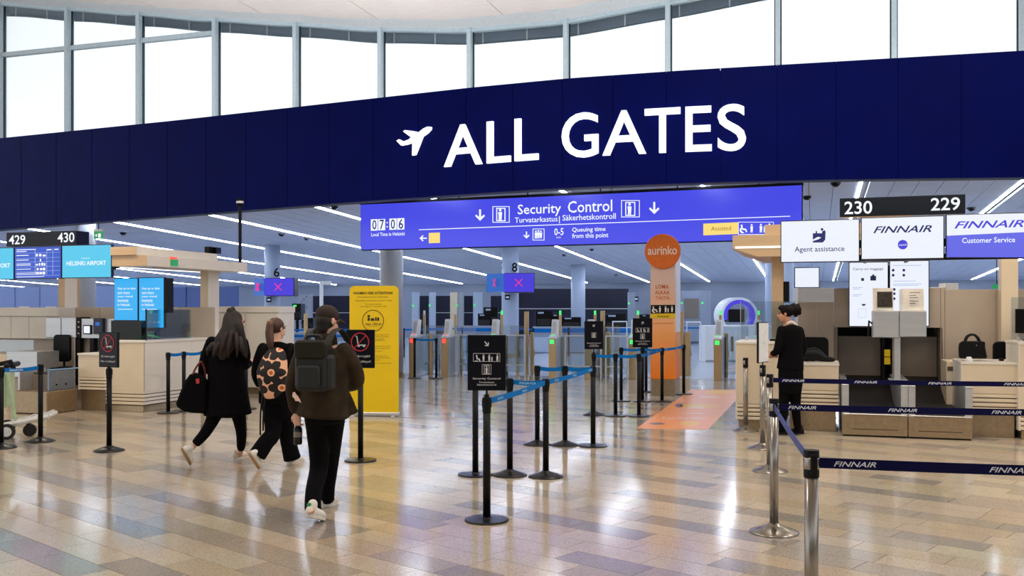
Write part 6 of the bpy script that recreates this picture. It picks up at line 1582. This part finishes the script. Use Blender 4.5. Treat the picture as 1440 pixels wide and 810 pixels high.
m_.tube([J(428, 494), J(417, 520, -.02), J(411, 545, -.03), J(415, 574, .02)], [.075, .066, .056, .048], 12, smooth=4)
m_.tube([J(484, 495), J(496, 515, .04), J(502, 536, .1), J(489, 543, .3)], [.078, .072, .062, .05], 12, smooth=4)
m_.tube([J(476, 556, .04), J(484, 584, .06)], [(.04, .10), (.04, .12)], 12, side=(0, 1, 0), cap=.2)
m_.tube([J(430, 556, .0), J(421, 578, .02)], [(.035, .10), (.035, .11)], 12, side=(0, 1, 0), cap=.2)
jk = organic(t, 'jacket', m_, .012, olive)
t.put('collar', MB().lathe([(.085, -.04), (.075, .04), (.066, .075), (.058, .075)], J(460, 480).x, J(460, 480, .01).y, J(460, 482).z, 18), olive, jk, smooth=True)
R3 = HR
c_ = MB(); c_.ball(hp(0, -.012, .052), (.083, .101, .078), 20, 12, HR)
cap = t.put('cap', c_, capm, smooth=True)
vs = []; fs = []; n = 10
for k in range(n + 1):
    a = math.pi * k / n; x_ = .072 * math.cos(a)
    for (rr_, zz) in ((.0, .0), (1, -.022)):
        for th in (0, .006):
            vs.append(hp(x_ * (1 + .04 * rr_), .055 + .03 * math.sin(a) + rr_ * .085 * math.sin(a), .035 + zz * rr_ + th))
for k in range(n):
    i = 4 * k; j = i + 4; fs += [(i, j, j + 2, i + 2), (i + 1, i + 3, j + 3, j + 1), (i + 2, j + 2, j + 3, i + 3), (i, i + 1, j + 1, j)]
t.put('brim', MB().add(vs, fs), capm, cap)
hm = MB(); hm.ball(hp(0, -.024, -.005), (.0785, .084, .072), 16, 10, HR); hm.tube([hp(0, -.045, -.03), hp(0, -.042, -.085), hp(0, -.035, -.11)], [(.07, .05), (.058, .035), (.045, .02)], 14, side=HR.col[0]); organic(t, 'hair', hm, .007, hair_d, smooth=2)
shoe(t, heelL, toeL, shoe_w, sole_w, green_t, .10); shoe(t, heelR, toeR, shoe_w, sole_w, green_t, .10)
# backpack (its own thing)
bk = Thing('backpack', 'dark grey boxy backpack on the back of the man in the cap', 'backpack', W0, (J(442, 515, -.2).x, p.Y - .2, J(442, 552).z))
fb = Frame(J(441.5, 515).x, p.Y - .155, math.radians(-12)); bk.fr = fb
def BK(px, py, ly): return fb.loc(px, py, ly)
xa, z1 = BK(416.5, 481, -.1); xb, z0 = BK(466, 551, -.1)
o = MB().rrect(xa, xb - .03, z0, z1, .05, -.14, .0)
bk2 = Thing.__new__(Thing); bk2.fr = fb
bx_, by_ = fb.w(0, 0)
e = bk.e; e.location = (bx_, by_, z0); e.rotation_euler = (0, 0, fb.a); bk.b = (0, 0, z0)
bk.put('body', o, packm, bevel=.02); bk.put('side_pocket', MB().rrect(xb - .07, xb, z0 + .01, z0 + .28, .03, -.12, -.0), packm, bevel=.02)
bk.put('top_flap', MB().rrect(xa + .0, xb - .03, z1 - .13, z1 + .015, .04, -.155, .005), mat('olive_backpack_flap', (32, 29, 18), .6, bump=.2, scale=30, spec=.2), bevel=.015)
bk.put('front_pocket', MB().rrect(xa + .03, xb - .07, z0 + .03, z0 + .2, .03, -.165, -.13), packm, bevel=.012)
xm_ = (xa + xb) / 2 - .02
bk.put('haul_handle', MB().tube([(xm_ - .06, -.05, z1), (xm_ - .05, -.05, z1 + .045), (xm_ + .05, -.05, z1 + .045), (xm_ + .06, -.05, z1)], .011, 8, smooth=3), packm)
for sx in (xa + .05, xb - .07):
    bk.put('shoulder_strap', MB().tube([(sx, -.03, z1 - .02), (sx + (.02 if sx > 0 else -.01), .05, z1 + .07), (sx + (.03 if sx > 0 else -.02), .17, z1 + .09), (sx + (.05 if sx > 0 else -.03), .28, z1 + .0)], [(.03, .009)] * 4, 10, side=(1, 0, 0), smooth=4), packm)
cp = Vector(BK(417, 556, -.13)[:1] + (0,) + BK(417, 556, -.13)[1:])
bk.put('hanging_tag', MB().prism([BK(a, c, -.15) for a, c in ((412, 552), (415, 551), (416, 554), (419, 557), (422, 562), (423.5, 566.5), (420, 564), (416, 564), (414, 560), (411.5, 558))], 'y', -.155, -.15), mat('pale_pink_tag', (236, 200, 186), .5), label='pale pink leaf shaped tag')
# bottle
pb_ = J(419, 609, .06)
bt = Thing('water_bottle', 'dark drinking bottle hanging from the left hand of the man in the cap', 'bottle', W0, (pb_.x, pb_.y, J(419, 624).z))
zb0, zb1 = J(419, 625, .06).z, J(419, 597, .06).z
bt.put('body', MB().lathe([(.028, 0), (.034, .008), (.034, zb1 - zb0 - .03), (.022, zb1 - zb0 - .015), (.020, zb1 - zb0)], pb_.x, pb_.y, zb0, 18), M['black_gloss'], smooth=True)
bt.put('lid', MB().lathe([(.023, 0), (.024, .025), (.02, .03)], pb_.x, pb_.y, zb1 - .002, 16), M['black']); bt.put('label_band', MB().lathe([(.0345, .06), (.0348, .061), (.0348, .1), (.0345, .101)], pb_.x, pb_.y, zb0, 18), M['dark_taupe'])

# ---- left woman: long dark hair, black coat, tote bag
p = Person('woman with long dark brown hair in a knee length black coat walking away', 10.2, 318, 'travellers walking to the gates'); t = p.t; J = p.J
hc = J(332, 453, .05); b = MB()
hp, HR, later = head_parts(t, hc, (.62, .78, -.1), (0, .05, 1), b, .97)
b.tube([J(322, 480), J(328, 470, .03), J(330, 462, .04)], [.06, .047, .045], 12)
b.tube([J(320, 486), J(319, 520), J(321, 552)], [(.12, .08), (.10, .08), (.12, .09)], 14, side=(1, 0, 0))
shL, elL, wrL = J(296, 481), J(287, 510, -.02), J(283, 530, .0)
shR, elR, wrR = J(343, 484), J(343, 514, .05), J(354, 508, .22)
b.tube([shL, elL, wrL], [.038, .03, .022], 10); b.tube([shR, elR, wrR], [.038, .03, .022], 10); b.tube([shL, shR], .04, 10)
hand(b, wrL, (-.1, .05, -1), (.3, .9, 0), -1, 1.0, .9); hand(b, wrR, (.55, .8, .25), (-.5, .3, .2), -1, .7, .9)
hipL, hipR = J(311, 558), J(329, 558)
kL, aL = J(293, 602, -.08), J(271, 629, -.12); kR, aR = J(339, 604, .15), J(339, 633, .3)
b.tube([hipL, kL, aL], [.055, .04, .03], 10); b.tube([hipR, kR, aR], [.055, .04, .03], 10)
toeL = Vector((gx(266, 10.05), 10.05, 0.0)); heelL = Vector((gx(258, 10.0), 9.98, .20))
heelL = J(254, 631, -.25); toeL = Vector((gx(266.5, 10.1), 10.1, 0.01))
heelR = Vector((gx(329, 10.5), 10.5, 0.0)); toeR = Vector((gx(348, 10.72), 10.72, 0.0))
b.tube([aL, heelL.lerp(toeL, .3) + Vector((.03, .04, .03)), toeL.lerp(heelL, .2) + Vector((.02, .03, .02))], [.03, .03, .022], 10); b.tube([aR, heelR + Vector((.05, .03, .06)), toeR + Vector((-.05, 0, .03))], [.03, .03, .022], 10)
organic(t, 'body', b, .007, skin); later()
m_ = MB(); m_.tube([J(312, 560), kL, J(275, 624, -.11)], [(.10, .10), (.062, .065), (.048, .05)], 12, smooth=4, cap=.2); m_.tube([J(331, 560), kR, J(339, 629, .27)], [(.10, .10), (.06, .065), (.046, .05)], 12, smooth=4)
m_.tube([J(321, 550), J(321, 572)], [(.14, .1), (.15, .11)], 12, side=(1, 0, 0)); organic(t, 'trousers', m_, .012, trous)
m_ = MB(); m_.tube([J(322, 474, .01), J(320, 484), J(318, 512), J(319, 545), J(320, 582)], [(.10, .08), (.18, .11), (.18, .125), (.21, .15), (.255, .18)], 18, side=(1, .15, 0), smooth=4, cap=.1)
m_.tube([J(298, 481), J(290, 500), J(286, 514, -.02), J(284, 527)], [.065, .06, .052, .042], 12, smooth=4)
m_.tube([J(341, 482), J(345, 500, .02), J(344, 514, .06), J(350, 511, .16)], [.065, .058, .05, .042], 12, smooth=4)
organic(t, 'coat', m_, .012, coat_k)
hm = MB(); hm.ball(hp(0, -.03, .035), (.086, .09, .088), 16, 10, HR)
hm.tube([hp(0, -.05, .10), hp(.0, -.10, .06), J(322, 462, -.08), J(318, 478, -.13), J(314, 492, -.15), J(313, 503, -.14)], [(.035, .03), (.05, .04), (.085, .05), (.12, .045), (.10, .035), (.04, .02)], 14, side=(1, .1, 0), smooth=4)
hm.tube([hp(0, -.03, .07), J(333, 458, -.05), J(338, 476, -.06), J(343, 492, -.05), J(345, 501, -.04)], [(.05, .05), (.07, .05), (.06, .04), (.045, .03), (.02, .015)], 12, side=(1, .1, 0), smooth=4)
hm.ball(J(323, 437, .0), .035, 12, 8); hm.tube([J(323, 436), J(327, 433, .03), J(330, 438, .05)], [.02, .025, .02], 8)
hm.tube([J(300, 487, -.10), J(293, 492, -.08), J(292, 500, -.06)], [.05, .03, .012], 8)
hr = organic(t, 'hair', hm, .008, hair_d, smooth=2)
for (a, c, d_) in (((318, 470), (312, 490), (310, 501)), ((326, 468), (322, 488), (321, 503)), ((332, 470), (334, 486), (333, 501)), ((310, 480), (303, 492), (300, 502)), ((338, 476), (341, 490), (347, 503))):
    t.put('hair_lock', MB().tube([J(*a, -.15), J(*c, -.19), J(*d_, -.15)], [.022, .026, .006], 8, smooth=3), mat('light_brown_hair_lock', (38, 20, 11), .65, bump=.4, scale=40), hr, smooth=True)
shoe(t, heelL, toeL, shoe_w, sole_t, None, .085, (.9, .5, .4), 'white trainer, heel lifted, tan sole showing'); shoe(t, heelR, toeR, shoe_c, sole_w, None, .085)
# tote
YT = 10.08; ft = Frame(gx(268, YT), YT, math.radians(10))
zt0 = ft.loc(268, 581, 0)[1]
bag = Thing('tote_bag', 'big black tote bag hanging from the left hand of the long haired woman', 'bag', ft, (0, 0, zt0))
K = [ft.loc(a, c, 0) for a, c in ((247.5, 570), (254, 552), (262, 534), (270, 523.5), (284, 527), (291, 533), (292, 581), (270, 580), (258, 577))]
bag.put('body', MB().prism(K, 'y', -.07, .09), coat_k, bevel=.025)
bag.put('handle', MB().tube([(ft.loc(272, 527, 0)[0], -.05, ft.loc(272, 527, 0)[1]), (ft.loc(276, 515, 0)[0], -.03, ft.loc(276, 517, 0)[1]), (ft.loc(283, 508, 0)[0], 0, ft.loc(283, 509, 0)[1]), (ft.loc(287, 519, 0)[0], .03, ft.loc(287, 519, 0)[1]), (ft.loc(288, 530, 0)[0], .04, ft.loc(288, 530, 0)[1])], .011, 8, smooth=4), mat('red_brown_leather_strap', (110, 36, 26), .5), label='red brown leather handle')
bag.put('handle_patch', MB().prism([ft.loc(a, c, -.08) for a, c in ((275, 533), (280, 532), (280.5, 539), (276, 540))], 'y', -.085, -.075), mat('red_patch', (190, 60, 50), .5))

# ---- middle woman with ponytail and floral backpack
p = Person('woman with brown ponytail and wide black trousers between the other two walkers', 9.95, 388, 'travellers walking to the gates'); t = p.t; J = p.J
hc = J(389.5, 462, .05); b = MB()
hp, HR, later = head_parts(t, hc, (.6, .8, -.05), (0, .04, 1), b, .95)
b.tube([J(388, 488), J(389, 480, .03), J(389, 470, .04)], [.06, .047, .044], 12)
b.tube([J(388, 492), J(387, 530), J(388, 548)], [(.12, .08), (.10, .08), (.12, .09)], 14, side=(1, 0, 0))
shL, elL, wrL = J(368, 492), J(360, 525, .02), J(366, 545, .16); shR, elR, wrR = J(409, 492), J(417, 525, .02), J(415, 549, .1)
b.tube([shL, elL, wrL], [.038, .03, .022], 10); b.tube([shR, elR, wrR], [.038, .03, .022], 10); b.tube([shL, shR], .04, 10)
hand(b, wrL, (.2, .6, -.6), (.5, .2, .3), -1, .6, .9); hand(b, wrR, (.1, .2, -1), (-.6, .5, 0), 1, .5, .9)
hipL, hipR = J(381, 560), J(397, 560); kL, aL = J(384, 606, -.02), J(364, 637, -.15); kR, aR = J(403, 606, .15), J(413, 641, .22)
b.tube([hipL, kL, aL], [.055, .04, .03], 10); b.tube([hipR, kR, aR], [.055, .04, .03], 10)
heelL = J(348.5, 638, -.25); toeL = Vector((gx(363, 9.85), 9.85, .01)); heelR = Vector((gx(403.5, 10.22), 10.22, 0)); toeR = Vector((gx(427.5, 10.4), 10.4, 0))
b.tube([aL, heelL.lerp(toeL, .3) + Vector((.03, .04, .03)), toeL.lerp(heelL, .2) + Vector((.02, .02, .02))], [.03, .03, .022], 10); b.tube([aR, heelR + Vector((.05, .02, .05)), toeR + Vector((-.05, 0, .03))], [.03, .03, .022], 10)
organic(t, 'body', b, .007, skin); later()
m_ = MB(); m_.tube([J(380, 560), kL, J(374, 622, -.1), J(362, 640, -.15)], [(.105, .10), (.085, .09), (.085, .09), (.095, .085)], 12, smooth=4, cap=.15); m_.tube([J(399, 560), kR, J(407, 628, .18), J(411, 645, .2)], [(.105, .10), (.085, .09), (.085, .09), (.095, .09)], 12, smooth=4, cap=.15)
m_.tube([J(389, 550), J(389, 574)], [(.14, .1), (.16, .115)], 12, side=(1, 0, 0)); organic(t, 'trousers', m_, .012, trous)
m_ = MB(); m_.tube([J(388, 483, .01), J(388, 492), J(387, 520), J(387, 545), J(388, 564)], [(.09, .07), (.175, .105), (.165, .11), (.165, .12), (.18, .13)], 18, side=(1, .1, 0), smooth=4, cap=.2)
m_.tube([J(370, 490), J(363, 508), J(360, 526, .02), J(364, 540, .12)], [.062, .056, .05, .04], 12, smooth=4); m_.tube([J(408, 490), J(415, 508), J(418, 528, .02), J(416, 546, .08)], [.062, .056, .05, .04], 12, smooth=4)
organic(t, 'jacket', m_, .012, coat_k)
hm = MB(); hm.ball(hp(0, -.022, .03), (.084, .095, .086), 16, 10, HR)
hm.tube([hp(0, -.10, .04), J(379.5, 455, -.09), J(379, 468, -.13), J(380, 482, -.16), J(382, 494, -.16)], [(.03, .03), (.035, .03), (.045, .035), (.04, .03), (.012, .012)], 12, smooth=4)
hr = organic(t, 'hair', hm, .007, hair_b, smooth=2)
t.put('hair_clip', MB().ball(J(379.5, 454.5, -.1), .036, 10, 8), mat('amber_hair_clip', (120, 84, 54), .3), hr)
shoe(t, heelL, toeL, shoe_w, sole_t, None, .085, (.85, .4, .5), 'white trainer, heel lifted off the floor'); shoe(t, heelR, toeR, shoe_w, sole_w, None, .085)
fm = bpy.data.materials.new('floral_print_cloth'); fm.use_nodes = True; nt = fm.node_tree; b_ = nt.nodes['Principled BSDF']
def N(ty, **k):
    n_ = nt.nodes.new(ty)
    for a, v in k.items(): setattr(n_, a, v)
    return n_
tc = N('ShaderNodeTexCoord'); sx = N('ShaderNodeSeparateXYZ'); cx = N('ShaderNodeCombineXYZ'); nt.links.new(tc.outputs['Object'], sx.inputs[0]); nt.links.new(sx.outputs['X'], cx.inputs['X']); nt.links.new(sx.outputs['Z'], cx.inputs['Y'])
sc_ = N('ShaderNodeVectorMath', operation='SCALE'); sc_.inputs['Scale'].default_value = 4.6; nt.links.new(cx.outputs[0], sc_.inputs[0])
vo = N('ShaderNodeTexVoronoi', voronoi_dimensions='2D'); vo.inputs['Scale'].default_value = 1.0; vo.inputs['Randomness'].default_value = .6; nt.links.new(sc_.outputs[0], vo.inputs['Vector'])
df = N('ShaderNodeVectorMath', operation='SUBTRACT'); nt.links.new(sc_.outputs[0], df.inputs[0]); nt.links.new(vo.outputs['Position'], df.inputs[1])
s2 = N('ShaderNodeSeparateXYZ'); nt.links.new(df.outputs[0], s2.inputs[0])
def MT(op, a, b=None, c=None):
    n_ = N('ShaderNodeMath', operation=op)
    for i, v in enumerate((a, b, c)):
        if v is None: continue
        if isinstance(v, (int, float)): n_.inputs[i].default_value = v
        else: nt.links.new(v, n_.inputs[i])
    return n_.outputs[0]
an = MT('ARCTAN2', s2.outputs['Y'], s2.outputs['X']); pet = MT('ABSOLUTE', MT('COSINE', MT('MULTIPLY', an, 3.0)))
rad = MT('MULTIPLY_ADD', pet, .22, .40); black = MT('LESS_THAN', vo.outputs['Distance'], rad); cen = MT('LESS_THAN', vo.outputs['Distance'], .17); dot = MT('LESS_THAN', vo.outputs['Distance'], .09)
m1 = N('ShaderNodeMix', data_type='RGBA'); m1.inputs[6].default_value = srgb(244, 186, 150); m1.inputs[7].default_value = srgb(20, 14, 14); nt.links.new(black, m1.inputs[0])
m2 = N('ShaderNodeMix', data_type='RGBA'); m2.inputs[7].default_value = srgb(246, 190, 150); nt.links.new(m1.outputs[2], m2.inputs[6]); nt.links.new(cen, m2.inputs[0])
m3 = N('ShaderNodeMix', data_type='RGBA'); m3.inputs[7].default_value = srgb(206, 98, 36); nt.links.new(m2.outputs[2], m3.inputs[6]); nt.links.new(dot, m3.inputs[0]); nt.links.new(m3.outputs[2], b_.inputs['Base Color']); b_.inputs['Roughness'].default_value = .7
YK = p.Y - .2; fk = Frame(gx(384, YK), YK, math.radians(-6)); zk0 = fk.loc(384, 556, 0)[1]
bk = Thing('backpack', 'small black backpack with salmon and black flower print on the ponytail woman', 'backpack', fk, (0, 0, zk0))
def FKL(px, py): return fk.loc(px, py, 0)
mb = MB()
cxk, czk = FKL(384, 523)
mb.tube([(FKL(384, 551)[0], .0, FKL(384, 549)[1]), (cxk, -.02, czk), (FKL(387, 500)[0], .02, FKL(387, 501)[1])], [(.14, .07), (.165, .10), (.12, .07)], 18, side=(1, 0, 0), smooth=4)
o = organic(bk, 'print_panel', mb, .01, fm, smooth=4)
mb = MB(); mb.tube([(FKL(388, 559)[0], .04, FKL(388, 553)[1]), (FKL(389, 535)[0], .04, FKL(389, 535)[1])], [(.15, .09), (.14, .08)], 16, side=(1, 0, 0)); organic(bk, 'lower_panel', mb, .01, coat_k, smooth=3)
for sx_, d_ in ((FKL(370, 500)[0], -.02), (FKL(404, 500)[0], .03)):
    bk.put('shoulder_strap', MB().tube([(sx_, .02, FKL(0, 505)[1]), (sx_ + d_ * .3, .08, FKL(0, 488)[1]), (sx_ + d_, .2, FKL(0, 484)[1]), (sx_ + d_, .3, FKL(0, 495)[1])], [(.028, .009)] * 4, 10, side=(1, 0, 0), smooth=4), coat_k)
for px_, y2 in ((366.5, 606), (370.5, 600)): bk.put('dangling_strap', MB().tube([(FKL(px_ + 3, 552)[0], .0, FKL(0, 552)[1]), (FKL(px_ + 1, 575)[0], -.02, FKL(0, 575)[1]), (FKL(px_, y2)[0], -.01, FKL(0, y2)[1])], [(.009, .004)] * 3, 6, smooth=3), M['black'])

# ---- agent
p = Person('airline agent in black uniform with curly bun standing sideways at the tall desk', 12.55, 1110); t = p.t; J = p.J
hc = J(1104.5, 441); b = MB()
hp, HR, later = head_parts(t, hc, (-.93, .32, -.05), (0, 0, 1), b, .93)
b.tube([J(1111, 462), J(1109, 454), J(1106, 448)], [.062, .05, .047], 12)
b.tube([J(1112, 464), J(1111, 500), J(1112, 540)], [(.12, .08), (.10, .08), (.13, .09)], 14, side=(1, 0, 0))
shL, elL, wrL = J(1098, 464, -.02), J(1093, 493, -.05), J(1086, 496, .06); shR, elR, wrR = J(1125, 465, .03), J(1127, 495, .08), J(1100, 503, .2)
b.tube([shL, elL, wrL], [.038, .03, .022], 10); b.tube([shR, elR, wrR], [.038, .03, .022], 10); b.tube([shL, shR], .04, 10)
hand(b, wrL, (-.5, .4, -.1), (.3, .6, -.3), 1, .6, .9); hand(b, J(1089, 501, .1), (-.6, .2, .1), (.2, .6, .5), 1, .6, .9)
hipL, hipR = J(1104, 545), J(1119, 545); kL, aL = J(1101.5, 575), J(1099, 603, -.0); kR, aR = J(1119, 575, .02), J(1122, 602, .05)
b.tube([hipL, kL, aL], [.075, .052, .035], 10); b.tube([hipR, kR, aR], [.075, .052, .035], 10)
fL = Vector((gx(1101, 12.6), 12.6, 0)); fR = Vector((gx(1124, 12.62), 12.62, 0))
b.tube([aL, fL + Vector((-.02, 0, .06)), fL + Vector((-.1, .1, .03))], [.033, .03, .022], 10); b.tube([aR, fR + Vector((-.02, 0, .06)), fR + Vector((-.1, .1, .03))], [.033, .03, .022], 10)
organic(t, 'body', b, .007, skin2); later()
m_ = MB(); m_.tube([J(1104, 540), kL, J(1099.5, 604)], [(.085, .085), (.062, .062), (.045, .045)], 12, smooth=4); m_.tube([J(1119, 540), kR, J(1122, 603, .05)], [(.085, .085), (.062, .062), (.045, .045)], 12, smooth=4); organic(t, 'tights', m_, .012, trous)
m_ = MB(); m_.tube([J(1112, 505), J(1112, 530), J(1111, 553)], [(.155, .12), (.165, .13), (.145, .12)], 16, side=(1, 0, 0), cap=.15); organic(t, 'skirt', m_, .012, coat_k)
m_ = MB(); m_.tube([J(1110, 458, .01), J(1111, 465), J(1112, 490), J(1112, 507), J(1111, 519)], [(.08, .07), (.155, .105), (.15, .11), (.165, .12), (.175, .13)], 18, side=(1, -.1, 0), smooth=4, cap=.15)
m_.tube([J(1099, 464, -.02), J(1096, 480, -.04), J(1092, 494, -.05), J(1087, 497, .04)], [.06, .056, .05, .04], 12, smooth=4); m_.tube([J(1124, 465, .03), J(1128, 482, .04), J(1126, 497, .08), J(1102, 503, .18)], [.06, .055, .05, .04], 12, smooth=4)
organic(t, 'uniform_jacket', m_, .012, coat_k)
t.put('white_collar', MB().tube([J(1107, 455, -.06), J(1114, 452.5, -.06), J(1120, 458, -.05), J(1125, 466, -.06)], [(.014, .006), (.016, .006), (.018, .006), (.008, .004)], 8, side=(0, 0, 1), smooth=3), mat('white_scarf', (226, 218, 204), .6))
hm = MB(); hm.ball(hp(0, -.024, .036), (.084, .094, .083), 16, 10, HR); hm.ball(J(1119, 436, .0), .075, 14, 10); hm.ball(J(1114, 432, .0), .045, 12, 8); hm.ball(J(1122, 430, .0), .03, 10, 8); hm.ball(J(1124, 440, -.02), .03, 10, 8); hm.ball(J(1116, 429, .02), .028, 10, 8); hm.ball(J(1119, 443, .02), .03, 10, 8)
hm.tube([hp(-.03, .068, .082), hp(0, .05, .10), hp(.03, .03, .10)], .026, 8)
organic(t, 'hair', hm, .007, hair_k, smooth=1)
shoe(t, fL + Vector((.05, -.05, .02)), fL + Vector((-.14, .1, 0)), M['black'], M['black'], None, .09); shoe(t, fR + Vector((.05, -.05, .02)), fR + Vector((-.14, .1, 0)), M['black'], M['black'], None, .09)
